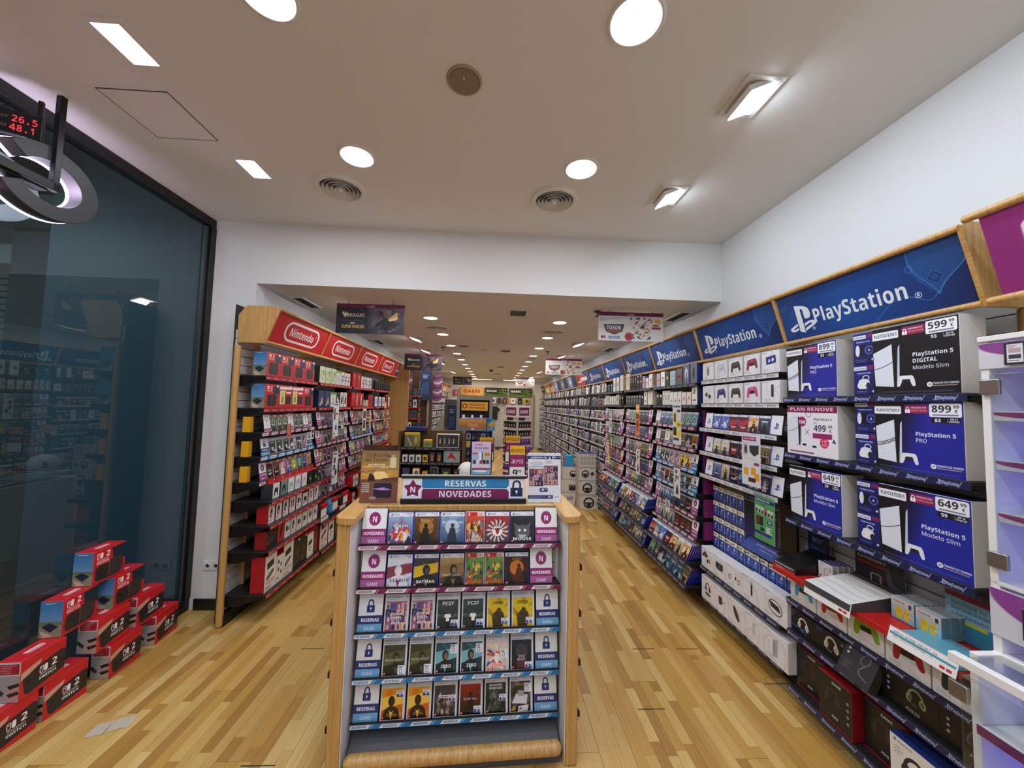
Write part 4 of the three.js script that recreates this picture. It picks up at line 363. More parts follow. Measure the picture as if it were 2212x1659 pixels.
hung('blackTag', 'black hang pack with a white tag', 0.07, 0.12, 0.08, '#2a2a2c', '#1a1a1c', '#2a2a2c', (g, w, h) => { fill(g, '#f0eeea', w * 0.26, h * 0.02, w * 0.46, h * 0.24); }); hung('whiteSlim', 'narrow white pack', 0.05, 0.16, 0.09, '#e6e3da', '#d0ccc2', '#e6e3da', (g, w, h) => { fill(g, '#5a7a8a', w * 0.3, h * 0.3, w * 0.34, h * 0.4); }); hung('standWhite', 'white front with small blue stands', 0.075, 0.14, 0.09, '#ece9df', '#d0ccc2', '#ece9df', (g, w, h) => { fill(g, '#3a5a7a', w * 0.46, h * 0.5, w * 0.1, h * 0.34); fill(g, '#4a7a9a', w * 0.24, h * 0.66, w * 0.5, h * 0.06); }); hung('clipWhite', 'white front with a bent black clip', 0.085, 0.13, 0.09, '#e9e6dc', '#c0242c', '#b0202a', (g, w, h) => { g.strokeStyle = '#2a2a2c'; g.lineWidth = w * 0.1; g.beginPath(); g.moveTo(w * 0.24, h * 0.7); g.lineTo(w * 0.5, h * 0.36); g.lineTo(w * 0.76, h * 0.62); g.stroke(); }); hung('hookWhite', 'tall white front with a black hook', 0.1, 0.2, 0.1, '#ebe8de', '#26365e', '#34466e', (g, w, h) => { disc(g, '#2a2a2c', w * 0.46, h * 0.36, w * 0.18, h * 0.12, 0.6); disc(g, '#ebe8de', w * 0.46, h * 0.36, w * 0.08, h * 0.05); fill(g, '#4a4a4e', w * 0.2, h * 0.74, w * 0.6, h * 0.06); });
hung('bottleWhite', 'tall cream carton with two black bars', 0.14, 0.24, 0.1, '#e6e2d2', '#cfcab8', '#e6e2d2', (g, w, h) => { for (const k of [0.34, 0.66]) fill(g, '#2e2e30', w * (k - 0.03), h * 0.2, w * 0.06, h * 0.5); }); hung('loopRed', 'black pack with a red-white loop', 0.07, 0.19, 0.08, '#222226', '#141416', '#222226', (g, w, h) => { g.strokeStyle = '#e8d8d0'; g.lineWidth = w * 0.1; g.beginPath(); g.ellipse(w * 0.5, h * 0.3, w * 0.2, h * 0.16, 0.3, 0, 7); g.stroke(); fill(g, '#c84a3a', w * 0.3, h * 0.2, w * 0.2, h * 0.06); }); hung('earWhite', 'black pack with a white arch', 0.08, 0.19, 0.08, '#26262e', '#16161c', '#26262e', (g, w, h) => { g.strokeStyle = '#f0f0ee'; g.lineWidth = w * 0.14; g.beginPath(); g.arc(w * 0.5, h * 0.56, w * 0.24, PI, 0); g.stroke(); fill(g, '#f0f0ee', w * 0.3, h * 0.04, w * 0.4, h * 0.1); }); hung('roundWhite', 'white carton with a dark lens', 0.11, 0.22, 0.1, '#e2e6e8', '#b8c0c8', '#e2e6e8', (g, w, h) => { disc(g, '#34383e', w * 0.45, h * 0.5, w * 0.2, h * 0.14); disc(g, '#8aa0b0', w * 0.45, h * 0.5, w * 0.1, h * 0.07); }); hung('dullPack', 'grey pack with a pale tag', 0.08, 0.13, 0.08, '#4a5054', '#2a2e32', '#4a5054', (g, w, h) => { fill(g, '#dcdcd8', w * 0.5, h * 0.04, w * 0.36, h * 0.2); disc(g, '#9aa4a8', w * 0.4, h * 0.6, w * 0.2); }); hung('orangePack', 'black pack with an orange pad', 0.09, 0.15, 0.08, '#1e1e22', '#121216', '#1e1e22', (g, w, h) => { pad(g, w * 0.5, h * 0.6, w * 0.7, '#e85a2a'); fill(g, '#dcdcd8', w * 0.5, h * 0.04, w * 0.36, h * 0.16); });
// racing-wheel cartons stacked on the floor
const wheelArt = (k) => (g, w, h) => { fill(g, '#d6d2ca', -2, -2, w + 4, h + 4); fill(g, '#27346e', -2, -2, w + 4, h * 0.05); psMark(g, w * 0.1, h * 0.12, h * 0.08, '#44517e'); lines(g, '#8a8680', w * 0.64, h * 0.1, w * 0.28, 1, 1, 3, () => 1); if (k === 0) wheel(g, w * 0.5, h * 0.54, w * 0.62); if (k === 1) { wheel(g, w * 0.38, h * 0.52, w * 0.46); disc(g, '#3a3a40', w * 0.8, h * 0.5, w * 0.1, h * 0.14, 0.4); } if (k === 2) for (let i = 0; i < 4; i++) for (let j = 0; j < 2; j++) fill(g, '#b0ada6', w * (0.08 + i * 0.22), h * (0.22 + j * 0.34), w * 0.18, h * 0.28); if (k === 3) { g.save(); g.translate(w * 0.72, h * 0.6); wheel(g, 0, 0, w * 0.5); fill(g, '#202024', -w * 0.14, 0, w * 0.36, h * 0.24); g.restore(); } if (k === 4) { fill(g, '#26262a', w * 0.52, h * 0.46, w * 0.44, h * 0.44); for (const q of [0.6, 0.78]) fill(g, '#8a8a8c', w * q, h * 0.4, w * 0.1, h * 0.2); } if (k === 5) for (let i = 0; i < 3; i++) fill(g, '#3a3a40', w * (0.5 + i * 0.14), h * (0.36 - i * 0.02), w * 0.06, h * 0.3); };
const wl = (id, k, look, w = 0.31, h = 0.25, d = 0.3) => bx(id, w, h, d, look, 110, wheelArt(k), '#b8b2a6', '#2a3a86');
wl('wheelA', 0, 'black steering wheel', 0.34, 0.265, 0.3); wl('wheelB', 0, 'four-spoke steering wheel', 0.31, 0.25); wl('wheelC', 1, 'steering wheel and pedals', 0.31, 0.24); wl('wheelD', 2, 'rows of small grey panels', 0.31, 0.24); wl('wheelE', 3, 'wheel on a black base', 0.28, 0.235); wl('wheelF', 4, 'black pedal block', 0.28, 0.24); wl('wheelG', 5, 'three dark pedals', 0.28, 0.24);
// the collectors' shelves in the middle of the shop
const fig = (id, look, w, h, bg, edge, draw) => hung(id, look, w, h, 0.12, bg, edge, edge, draw);
fig('figYellow', 'yellow-edged window box with blades', 0.24, 0.24, '#6a6a4c', '#d8b82a', (g, w, h) => { fill(g, '#d8b82a', -2, -2, w + 4, h * 0.16); g.strokeStyle = '#e8e8e4'; g.lineWidth = 5; g.beginPath(); g.moveTo(w * 0.2, h * 0.3); g.lineTo(w * 0.5, h * 0.9); g.stroke(); disc(g, '#a8a06a', w * 0.8, h * 0.5, w * 0.12, h * 0.3); }); fig('figSmallYellow', 'small yellow window box', 0.14, 0.13, '#8a8a5c', '#e0b02a', (g, w, h) => { fill(g, '#e0b02a', -2, -2, w + 4, h * 0.2); fill(g, '#5a7a4a', w * 0.2, h * 0.4, w * 0.6, h * 0.4); }); fig('figSet', 'wide white-framed set of pale statuettes', 0.38, 0.23, '#2e2e30', '#d8d6d0', (g, w, h) => { g.strokeStyle = '#e2e0da'; g.lineWidth = h * 0.1; g.strokeRect(0, 0, w, h); for (let i = 0; i < 4; i++) { disc(g, '#b8b6ae', w * (0.16 + i * 0.2), h * 0.36, w * 0.025, h * 0.05); fill(g, '#b0aea6', w * (0.13 + i * 0.2), h * 0.42, w * 0.06, h * 0.3); } for (let i = 0; i < 4; i++) disc(g, ['#4a9a4a', '#c83a3a', '#4a5ac8', '#7a5ac8'][i], w * (0.3 + i * 0.08), h * 0.8, w * 0.03); });
fig('figToon', 'small white dark-toy box', 0.085, 0.12, '#d8d8d2', '#c8c8c2', (g, w, h) => { disc(g, '#2c3038', w * 0.5, h * 0.46, w * 0.26, h * 0.2); fill(g, '#4a5a6a', w * 0.3, h * 0.6, w * 0.4, h * 0.24); }); fig('figGold', 'small gold-edged box', 0.085, 0.12, '#d8a83a', '#d8a83a', (g, w, h) => fill(g, '#3a342a', w * 0.2, h * 0.26, w * 0.6, h * 0.5)); fig('figBrown', 'brown box with a rusty creature', 0.09, 0.17, '#3a2e28', '#2a201c', (g, w, h) => { disc(g, '#a86a4a', w * 0.5, h * 0.4, w * 0.28, h * 0.16); fill(g, '#b88a6a', w * 0.3, h * 0.6, w * 0.4, h * 0.24); }); fig('figRed', 'grey window box, red toy', 0.28, 0.2, '#9aa0a2', '#c8cccc', (g, w, h) => { poly(g, '#a82430', [[w * 0.2, h * 0.7], [w * 0.4, h * 0.3], [w * 0.6, h * 0.4], [w * 0.84, h * 0.84], [w * 0.5, h * 0.6]]); disc(g, '#b82a34', w * 0.46, h * 0.28, w * 0.09); fill(g, '#6aa0a4', -2, -2, w * 0.2, h + 4); });
fig('figBlack', 'black box with a pale frame', 0.13, 0.2, '#26262c', '#b8b6b2', (g, w, h) => { g.strokeStyle = '#b8b6b2'; g.lineWidth = 3; g.strokeRect(2, 2, w - 4, h - 4); poly(g, '#4c4c56', [[w * 0.3, h * 0.84], [w * 0.4, h * 0.3], [w * 0.6, h * 0.3], [w * 0.7, h * 0.84]]); }); fig('figSlate', 'slate blue window box', 0.12, 0.18, '#3a4058', '#2c3146', (g, w, h) => { for (let i = 0; i < 3; i++) fill(g, '#5a6080', w * (0.24 + i * 0.2), h * 0.4, w * 0.08, h * 0.44); }); fig('figRound', 'yellow-edged box with a dark round window', 0.11, 0.17, '#e8dcc0', '#e0c05a', (g, w, h) => { disc(g, '#22262c', w * 0.56, h * 0.54, w * 0.3, h * 0.34); disc(g, '#6a8a7a', w * 0.56, h * 0.54, w * 0.14, h * 0.2); }); fig('figGreen', 'black window box with a green beast', 0.16, 0.19, '#23241f', '#18191a', (g, w, h) => { disc(g, '#8a9a3a', w * 0.5, h * 0.56, w * 0.22, h * 0.24); g.strokeStyle = '#b8c45a'; g.lineWidth = 4; for (const k of [-1, 1]) { g.beginPath(); g.moveTo(w * 0.5, h * 0.5); g.lineTo(w * (0.5 + k * 0.36), h * 0.3); g.stroke(); } });
// ------------------------------------------------------------------ sign prints
const S = {};
const sg = (id, w, h, draw) => (S[id] = signAtlas.add(w, h, draw));
sg('station', 800, 262, (g, w, h) => {
  const k = g.createRadialGradient(w * 0.45, h * 0.6, 20, w * 0.45, h * 0.6, w * 0.6); k.addColorStop(0, '#17509e'); k.addColorStop(0.6, '#123a7e'); k.addColorStop(1, '#0e2350'); g.fillStyle = k; g.fillRect(-2, -2, w + 4, h + 4);
  const rib = (pts, c, lw) => { g.strokeStyle = c; g.lineWidth = lw; g.beginPath(); g.moveTo(pts[0], pts[1]); for (let i = 2; i < pts.length; i += 6) g.bezierCurveTo(...pts.slice(i, i + 6)); g.stroke(); };
  g.fillStyle = 'rgba(60,120,190,.35)'; g.beginPath(); g.moveTo(w * 0.8, 0); g.bezierCurveTo(w * 0.76, h * 0.4, w * 0.84, h * 0.6, w * 0.88, h * 0.75); g.bezierCurveTo(w * 0.93, h * 0.5, w, h * 0.42, w, h * 0.36); g.lineTo(w, 0); g.fill();
  g.fillStyle = 'rgba(60,110,190,.3)'; g.beginPath(); g.moveTo(0, h * 0.3); g.bezierCurveTo(w * 0.08, h * 0.05, w * 0.14, h * 0.16, w * 0.2, 0); g.lineTo(0, 0); g.fill(); g.beginPath(); g.moveTo(0, h * 0.3); g.bezierCurveTo(w * 0.12, h * 0.1, w * 0.16, h * 0.5, w * 0.1, h * 0.8); g.lineTo(0, h); g.fill();
  rib([w * 0.55, h, w * 0.64, h * 0.86, w * 0.68, h * 0.6, w * 0.76, h * 0.68, w * 0.82, h * 0.74, w * 0.83, h * 0.9, w * 0.88, h * 0.7], 'rgba(80,160,220,.55)', 3); rib([w * 0.8, 0, w * 0.77, h * 0.4, w * 0.86, h * 0.5, w * 0.88, h * 0.75], 'rgba(90,165,220,.5)', 3); rib([w * 0.88, h * 0.75, w * 0.9, h * 0.55, w * 0.97, h * 0.5, w, h * 0.36], 'rgba(90,165,220,.5)', 4); rib([0, h * 0.32, w * 0.1, h * 0.1, w * 0.16, h * 0.18, w * 0.2, 0], 'rgba(90,165,220,.45)', 3); g.strokeStyle = 'rgba(110,180,225,.6)'; g.lineWidth = 2; g.beginPath(); g.ellipse(w * 0.79, h * 0.3, 10, 14, 0.2, 0, 7); g.stroke();
  for (const [x, y] of [[0.07, 0.34], [0.88, 0.5]]) { g.save(); g.translate(w * x, h * y); g.rotate(PI / 4); g.strokeStyle = '#0b2a5c'; g.lineWidth = 5; g.strokeRect(-14, -14, 28, 28); g.strokeStyle = '#3f7dbb'; g.lineWidth = 1.4; g.strokeRect(-17, -17, 34, 34); g.restore(); }
  psMark(g, w * 0.15, h * 0.57, h * 0.6, '#e9eef2'); text(g, 'PlayStation', w * 0.5, h * 0.58, h * 0.36, '#e9eef2', { width: w * 0.53 }); text(g, '®', w * 0.8, h * 0.69, h * 0.12, '#e9eef2', { weight: '' }); text(g, '®', w * 0.225, h * 0.8, h * 0.08, '#e9eef2', { weight: '' });
});
sg('redSign', 640, 226, (g, w, h) => { fill(g, '#cc1f26', -2, -2, w + 4, h + 4); g.strokeStyle = '#eef2f2'; g.lineWidth = h * 0.075; rrect(g, w * 0.2, h * 0.2, w * 0.62, h * 0.58, h * 0.27); g.stroke(); text(g, 'Nintendo', w * 0.5, h * 0.5, h * 0.36, '#f2f4f4', { width: w * 0.46 }); text(g, '®', w * 0.765, h * 0.4, h * 0.08, '#f2f4f4', { weight: '' }); });
sg('plumGame', 110, 226, (g, w, h) => { fill(g, '#7b3158', -2, -2, w + 4, h + 4); text(g, 'GAME', w * 0.5, h * 0.55, h * 0.17, '#e8dbe2', { width: w * 0.64 }); });
sg('goldGame', 300, 106, (g, w, h) => { fill(g, '#e0a53a', -2, -2, w + 4, h + 4); text(g, 'GAME', w * 0.5, h * 0.5, h * 0.62, '#8e1f4e', { width: w * 0.74 }); });
sg('greenGame', 300, 106, (g, w, h) => { fill(g, '#23271c', -2, -2, w + 4, h + 4); g.strokeStyle = '#4fa32c'; g.lineWidth = 7; g.beginPath(); g.moveTo(0, h * 0.72); g.quadraticCurveTo(w * 0.4, h * 0.98, w, h * 0.74); g.stroke(); g.lineWidth = 3; g.beginPath(); g.moveTo(0, h * 0.84); g.quadraticCurveTo(w * 0.4, h * 1.04, w, h * 0.86); g.stroke(); const r = seeded(6); for (let i = 0; i < 26; i++) disc(g, i % 4 ? '#5aa82a' : '#c8c82a', w * (0.58 + 0.34 * r()), h * (0.2 + 0.42 * r()), 6); text(g, 'GAME', w * 0.3, h * 0.4, h * 0.36, '#f2f2ea', { width: w * 0.46 }); text(g, 'mania', w * 0.75, h * 0.4, h * 0.4, '#23271c', { width: w * 0.26 }); });
function hangingPrint(art, strip) { return (g, w, h) => { art(g, w, h); fill(g, strip, -2, -2, w + 4, h * 0.125); text(g, 'GAME', w * 0.5, h * 0.065, h * 0.1, '#e4d3dc', { weight: '' }); }; }
sg('cards', 460, 204, hangingPrint((g, w, h) => { fill(g, '#1d1f28', -2, -2, w + 4, h + 4); const r = seeded(21); g.save(); g.beginPath(); g.rect(w * 0.46, 0, w * 0.54, h); g.clip(); grad(g, w, h, '#6c6472', '#3a3540'); for (let i = 0; i < 40; i++) poly(g, ['#8a7f86', '#4c4450', '#2a2630', '#7a5a58', '#5b5462'][i % 5], [[w * (0.46 + r() * 0.5), h * r()], [w * (0.5 + r() * 0.5), h * r()], [w * (0.5 + r() * 0.5), h * r()]]); for (let i = 0; i < 9; i++) poly(g, i % 2 ? '#e8b060' : '#f0d4a0', [[w * 0.7, h * 0.62], [w * (0.86 + 0.1 * r()), h * (0.2 + 0.2 * r())], [w * (0.8 + 0.1 * r()), h * (0.4 + 0.1 * r())]]); poly(g, '#1c1a20', [[w * 0.6, h * 0.6], [w * 0.72, h * 0.46], [w * 0.82, h * 0.6], [w * 0.74, h * 0.96], [w * 0.66, h * 0.7], [w * 0.56, h * 0.8]]); g.restore(); const k = g.createLinearGradient(w * 0.4, 0, w * 0.56, 0); k.addColorStop(0, '#1d1f28'); k.addColorStop(1, 'rgba(29,31,40,0)'); g.fillStyle = k; g.fillRect(w * 0.4, 0, w * 0.16, h); poly(g, '#d8cfa8', [[w * 0.08, h * 0.3], [w * 0.1, h * 0.24], [w * 0.12, h * 0.32], [w * 0.13, h * 0.22], [w * 0.145, h * 0.32], [w * 0.17, h * 0.25], [w * 0.165, h * 0.36], [w * 0.13, h * 0.46]]); text(g, 'MAGIC', w * 0.29, h * 0.37, h * 0.15, '#e2ddd2', { width: w * 0.26, font: 'serif' }); fill(g, '#77767c', w * 0.1, h * 0.55, w * 0.28, 1.6); fill(g, '#d8b8b8', w * 0.21, h * 0.62, w * 0.06, h * 0.045); text(g, 'SUPER HEROES', w * 0.25, h * 0.76, h * 0.15, '#dca838', { width: w * 0.33 }); }, '#642049'));
sg('fighters', 460, 204, hangingPrint((g, w, h) => { fill(g, '#d8d6d4', -2, -2, w + 4, h + 4); psMark(g, w * 0.04, h * 0.2, h * 0.07, '#7c86a8'); text(g, 'PS5', w * 0.07, h * 0.2, h * 0.06, '#7c86a8', { align: 'left', weight: '' }); g.strokeStyle = '#3f4f9a'; g.lineWidth = 2; g.beginPath(); g.moveTo(0, h * 0.3); g.lineTo(w * 0.46, h * 0.13); g.stroke(); const r = seeded(31); for (let i = 0; i < 70; i++) { const x = w * (0.5 + 0.3 * r() + 0.0), y = h * (0.16 + 0.76 * r()); poly(g, ['#b8323c', '#3a4a92', '#e0a040', '#d8b0a0', '#26283a', '#6a8ab8', '#4a7a4a', '#e8e0dc'][i % 8], [[x - 16 * r(), y], [x + 16 * r(), y - 14 * r()], [x + 10 * r(), y + 18 * r()], [x - 12, y + 10 * r()]]); } disc(g, '#b8424a', w * 0.47, h * 0.84, h * 0.15); disc(g, '#8a3840', w * 0.47, h * 0.84, h * 0.09); poly(g, '#45464c', [[w * 0.08, h * 0.42], [w * 0.4, h * 0.4], [w * 0.37, h * 0.66], [w * 0.25, h * 0.78], [w * 0.12, h * 0.68]]); text(g, 'TOKON', w * 0.24, h * 0.53, h * 0.19, '#eceae8', { width: w * 0.22 }); fill(g, '#c8503c', w * 0.14, h * 0.62, w * 0.2, h * 0.05); fill(g, '#2f5a9a', w * 0.16, h * 0.83, w * 0.17, h * 0.09); text(g, 'YA DISPONIBLE', w * 0.245, h * 0.875, h * 0.06, '#e4ecf4', { width: w * 0.15 }); fill(g, '#c22a3a', w * 0.08, h * 0.82, w * 0.03, h * 0.09); fill(g, '#333', w * 0.045, h * 0.82, w * 0.03, h * 0.09); for (const [x, y] of [[0.79, 0.22], [0.87, 0.2], [0.91, 0.22]]) fill(g, '#e0a02c', w * x, h * y, w * 0.05, h * 0.14); fill(g, '#5a4a32', w * 0.84, h * 0.4, w * 0.09, h * 0.05); fill(g, '#9a2a52', w * 0.82, h * 0.48, w * 0.14, h * 0.08); }, '#642049'));
sg('treasure', 330, 466, (g, w, h) => { grad(g, w, h * 0.6, '#8a6a44', '#d99a3a'); const r = seeded(41); for (let i = 0; i < 26; i++) { g.globalAlpha = 0.5; disc(g, ['#a87a48', '#e8b45a', '#7a5a3c', '#f0cc80'][i % 4], r() * w, h * (0.26 + 0.22 * r()), w * (0.08 + 0.16 * r()), h * 0.02); } g.globalAlpha = 1; poly(g, '#f4d890', [[w * 0.36, h * 0.4], [w * 0.62, h * 0.4], [w * 0.8, h * 0.56], [w * 0.3, h * 0.56]]); fill(g, '#7a4a34', -2, h * 0.55, w + 4, h * 0.5); for (let i = 0; i < 40; i++) { g.globalAlpha = 0.55; fill(g, ['#5a3a52', '#8a5a48', '#4a2c48', '#a06a48'][i % 4], r() * w, h * (0.56 + 0.44 * r()), w * 0.22, 3); } g.globalAlpha = 1; poly(g, '#2a1c14', [[w * 0.18, h * 0.56], [w * 0.22, h * 0.46], [w * 0.27, h * 0.43], [w * 0.36, h * 0.5], [w * 0.38, h * 0.57], [w * 0.2, h * 0.59]]); poly(g, '#5a3a24', [[w * 0.46, h * 0.57], [w * 0.6, h * 0.53], [w, h * 0.5], [w, h * 0.58]]); g.fillStyle = '#26182a'; rrect(g, w * 0.36, h * 0.62, w * 0.48, h * 0.28, 22); g.fill(); g.strokeStyle = '#5a3a66'; g.lineWidth = 4; g.stroke(); poly(g, '#b87ad8', [[w * 0.3, h * 0.73], [w * 0.62, h * 0.7], [w * 0.84, h * 0.75], [w * 0.6, h * 0.76]]); disc(g, '#e8c8f8', w * 0.58, h * 0.725, 9, 5); text(g, 'La Marea', w * 0.38, h * 0.085, h * 0.1, '#2a2016', { font: 'serif', width: w * 0.5, out: '#a88452', outW: 0.1 }); text(g, 'del Tesoro', w * 0.38, h * 0.175, h * 0.1, '#2a2016', { font: 'serif', width: w * 0.6, out: '#a88452', outW: 0.1 }); fill(g, '#dcc894', w * 0.18, h * 0.255, w * 0.44, h * 0.055); text(g, '1 mes · 1 tesoro', w * 0.4, h * 0.283, h * 0.036, '#3a2a1a', { font: 'serif', width: w * 0.36 }); poly(g, '#5a5a44', [[w * 0.62, h * 0.04], [w * 0.78, h * 0.1], [w * 0.68, h * 0.14]]); fill(g, '#d8cfa8', w * 0.76, h * 0.13, w * 0.16, h * 0.2); fill(g, '#b8ad88', w * 0.8, h * 0.08, w * 0.08, h * 0.05); ['Consulta', 'a nuestro', 'e-quilario', 'por tu juego', 'de hoy'].forEach((t, i) => text(g, t, w * 0.14, h * (0.63 + i * 0.038), h * 0.034, '#f4f0ea', { width: w * 0.2, out: '#3a2420', outW: 0.12 })); lines(g, '#d8c8d8', w * 0.26, h * 0.88, w * 0.2, 4, 6, 2.5, r); });
sg('presale', 320, 466, (g, w, h) => { fill(g, '#dfe2e6', -2, -2, w + 4, h + 4); text(g, 'GRAND THEFT AUTO VI', w * 0.28, h * 0.04, h * 0.02, '#55607e', { width: w * 0.44 }); fill(g, '#222a62', 0, h * 0.06, w * 0.74, h * 0.07); text(g, '¡RESÉRVALO YA!', w * 0.33, h * 0.096, h * 0.046, '#eef0f6', { width: w * 0.5 }); padlock(g, w * 0.66, h * 0.1, h * 0.045, '#eef0f6', '#222a62'); fill(g, '#222a62', w * 0.76, h * 0.06, w * 0.24, h * 0.07); text(g, '19', w * 0.8, h * 0.096, h * 0.05, '#fff'); lines(g, '#9ea6c8', w * 0.86, h * 0.09, w * 0.12, 1, 1, 3, () => 1); disc(g, '#c4c9d0', w * 0.26, h * 0.22, w * 0.22, h * 0.045); disc(g, '#cfc8b8', w * 0.62, h * 0.19, w * 0.12, h * 0.04); const r = seeded(51); const cov = (x, y, cw, ch, top, edge) => { fill(g, edge, x - 4, y - 4, cw + 8, ch + 8); artwork(g, x, y + top, cw, ch - top, { pal: ['#8a5a68', '#2a2030', '#b86a7a', '#4a3a62', '#3a2a3c', '#c89a80', '#241c28'], motif: 'panels', title: 'grand|theft|auto', ty: 0.52, ts: 0.1, tw: 0.5, to: '#3a1c34' }, r); if (top) { fill(g, '#e6e8ea', x, y, cw, top); text(g, 'PS5', x + cw * 0.24, y + top * 0.5, top * 0.6, '#333', { weight: '' }); } }; cov(w * 0.05, h * 0.29, w * 0.41, h * 0.38, 16, '#3a3c52'); cov(w * 0.5, h * 0.27, w * 0.4, h * 0.38, 0, '#1e3324'); g.fillStyle = '#222a62'; rrect(g, w * 0.36, h * 0.71, w * 0.24, h * 0.08, 5); g.fill(); text(g, '29', w * 0.45, h * 0.75, h * 0.06, '#fff'); text(g, '99', w * 0.55, h * 0.735, h * 0.03, '#fff'); fill(g, '#222a62', 0, h * 0.86, w * 0.76, h * 0.07); lines(g, '#a8b0d0', w * 0.04, h * 0.885, w * 0.5, 2, 9, 3, r); text(g, '50€', w * 0.66, h * 0.895, h * 0.04, '#fff'); text(g, 'GAME', w * 0.88, h * 0.895, h * 0.032, '#8a2a52'); });
sg('counterSign', 900, 150, (g, w, h) => { fill(g, '#eceef0', -2, -2, w + 4, h + 4); star(g, h * 0.5, h * 0.52, h * 0.4, '#7c1f56'); poly(g, '#2484bd', [[w * 0.155, 0], [w * 0.85, 0], [w * 0.865, h * 0.08], [w * 0.865, h * 0.34], [w * 0.845, h * 0.48], [w * 0.165, h * 0.48], [w * 0.155, h * 0.4]]); poly(g, '#7c1c56', [[w * 0.165, h * 0.52], [w * 0.845, h * 0.52], [w * 0.865, h * 0.66], [w * 0.865, h], [w * 0.155, h], [w * 0.155, h * 0.64]]); text(g, 'RESERVAS', w * 0.505, h * 0.25, h * 0.42, '#eef4f6', { width: w * 0.345 }); text(g, 'NOVEDADES', w * 0.505, h * 0.77, h * 0.42, '#f2eaf0', { width: w * 0.435 }); padlock(g, w * 0.93, h * 0.5, h * 0.72, '#17264e', '#fff'); });
const strip = (id, n, base, cell, word, ink, opt = {}) => sg(id, 512, 18, (g, w, h) => { fill(g, base, -2, -2, w + 4, h + 4); const k = w / n; for (let i = 0; i < n; i++) { if (cell) poly(g, cell, [[i * k + 3, h * 0.12], [i * k + k * 0.64 + 4, h * 0.12], [i * k + k * 0.64 - 4, h * 0.9], [i * k - 5, h * 0.9]]); if (opt.mark) psMark(g, i * k + k * 0.12, h * 0.5, h * 0.7, ink); if (word) text(g, word, i * k + k * (opt.mark ? 0.44 : 0.3), h * 0.52, h * 0.62, ink, { width: k * 0.48 }); g.fillStyle = opt.bar ?? '#fff'; poly(g, opt.bar ?? '#fff', [[i * k + k * 0.7 + 4, h * 0.12], [i * k + k * 0.72 + 4, h * 0.12], [i * k + k * 0.72 - 4, h * 0.9], [i * k + k * 0.7 - 4, h * 0.9]]); } });
strip('stNov', 7, '#7a1a52', '#eee6ea', 'NOVEDADES', '#3a2238'); strip('stRes', 7, '#1f78b8', '#eef1f4', 'RESERVAS', '#1f3f86'); strip('stNavy', 8, '#171f4c', null, 'PlayStation', '#b9c6e6', { mark: 1, bar: '#dfe5f4' }); strip('stRed', 8, '#a81a24', null, 'Nintendo', '#e8b4b4', { bar: '#e8c8c8' }); strip('stWhite', 8, '#dadcdf', null, 'PlayStation', '#7d838f', { mark: 1, bar: '#55575c' }); strip('stDark', 8, '#1c1e26', null, 'PlayStation', '#9aa3b8', { mark: 1, bar: '#8d94a6' });
// tags and placards hung on the shelves
const tagA = (id, w, h, bg, draw) => sg(id, w, h, (g, W, H) => { fill(g, bg, -2, -2, W + 4, H + 4); draw(g, W, H); });
tagA('onSale', 100, 196, '#d9dbe0', (g, w, h) => { fill(g, '#93266f', w * 0.06, h * 0.05, w * 0.72, h * 0.075); text(g, 'YA A LA VENTA', w * 0.42, h * 0.088, h * 0.045, '#f4e6f0', { width: w * 0.6 }); fill(g, '#c3c8cc', w * 0.08, h * 0.16, w * 0.28, h * 0.27); poly(g, '#33363a', [[w * 0.42, h * 0.22], [w * 0.92, h * 0.2], [w * 0.9, h * 0.36], [w * 0.66, h * 0.42], [w * 0.44, h * 0.34]]); disc(g, '#3c4044', w * 0.22, h * 0.3, w * 0.08, h * 0.09); fill(g, '#b9bcc0', w * 0.08, h * 0.47, w * 0.84, 2); fill(g, '#93266f', w * 0.66, h * 0.54, w * 0.26, h * 0.05); for (const [x, y] of [[0.12, 0.66], [0.5, 0.64], [0.68, 0.74]]) fill(g, '#e8a01c', w * x, h * y, w * 0.24, h * 0.14); fill(g, '#3a2c22', w * 0.36, h * 0.84, w * 0.38, h * 0.08); });
tagA('goal', 100, 230, '#4f9e5e', (g, w, h) => { fill(g, '#26337a', 0, h * 0.06, w, h * 0.075); text(g, '¡RESÉRVALO YA!', w * 0.4, h * 0.1, h * 0.045, '#f0f4f0', { width: w * 0.7 }); text(g, 'FC27', w * 0.48, h * 0.18, h * 0.05, '#16321e'); for (let i = 0; i < 6; i++) { fill(g, i === 3 ? '#c8504a' : '#c9d0ca', w * (0.06 + i * 0.15), h * (0.23 + 0.008 * i), w * 0.12, h * 0.16); fill(g, '#2c3431', w * (0.08 + i * 0.15), h * (0.3 + 0.008 * i), w * 0.08, h * 0.08); } fill(g, '#2a2022', w * 0.1, h * 0.46, w * 0.34, h * 0.2); fill(g, '#7a2c2c', w * 0.14, h * 0.48, w * 0.12, h * 0.15); fill(g, '#26337a', w * 0.64, h * 0.5, w * 0.22, h * 0.08); text(g, '9€', w * 0.75, h * 0.54, h * 0.05, '#fff'); lines(g, '#e6f2e6', w * 0.58, h * 0.65, w * 0.32, 5, h * 0.03, 4, seeded(3)); fill(g, '#1d2c22', w * 0.3, h * 0.7, w * 0.2, h * 0.08); fill(g, '#2a367e', 0, h * 0.8, w * 0.84, h * 0.07); });
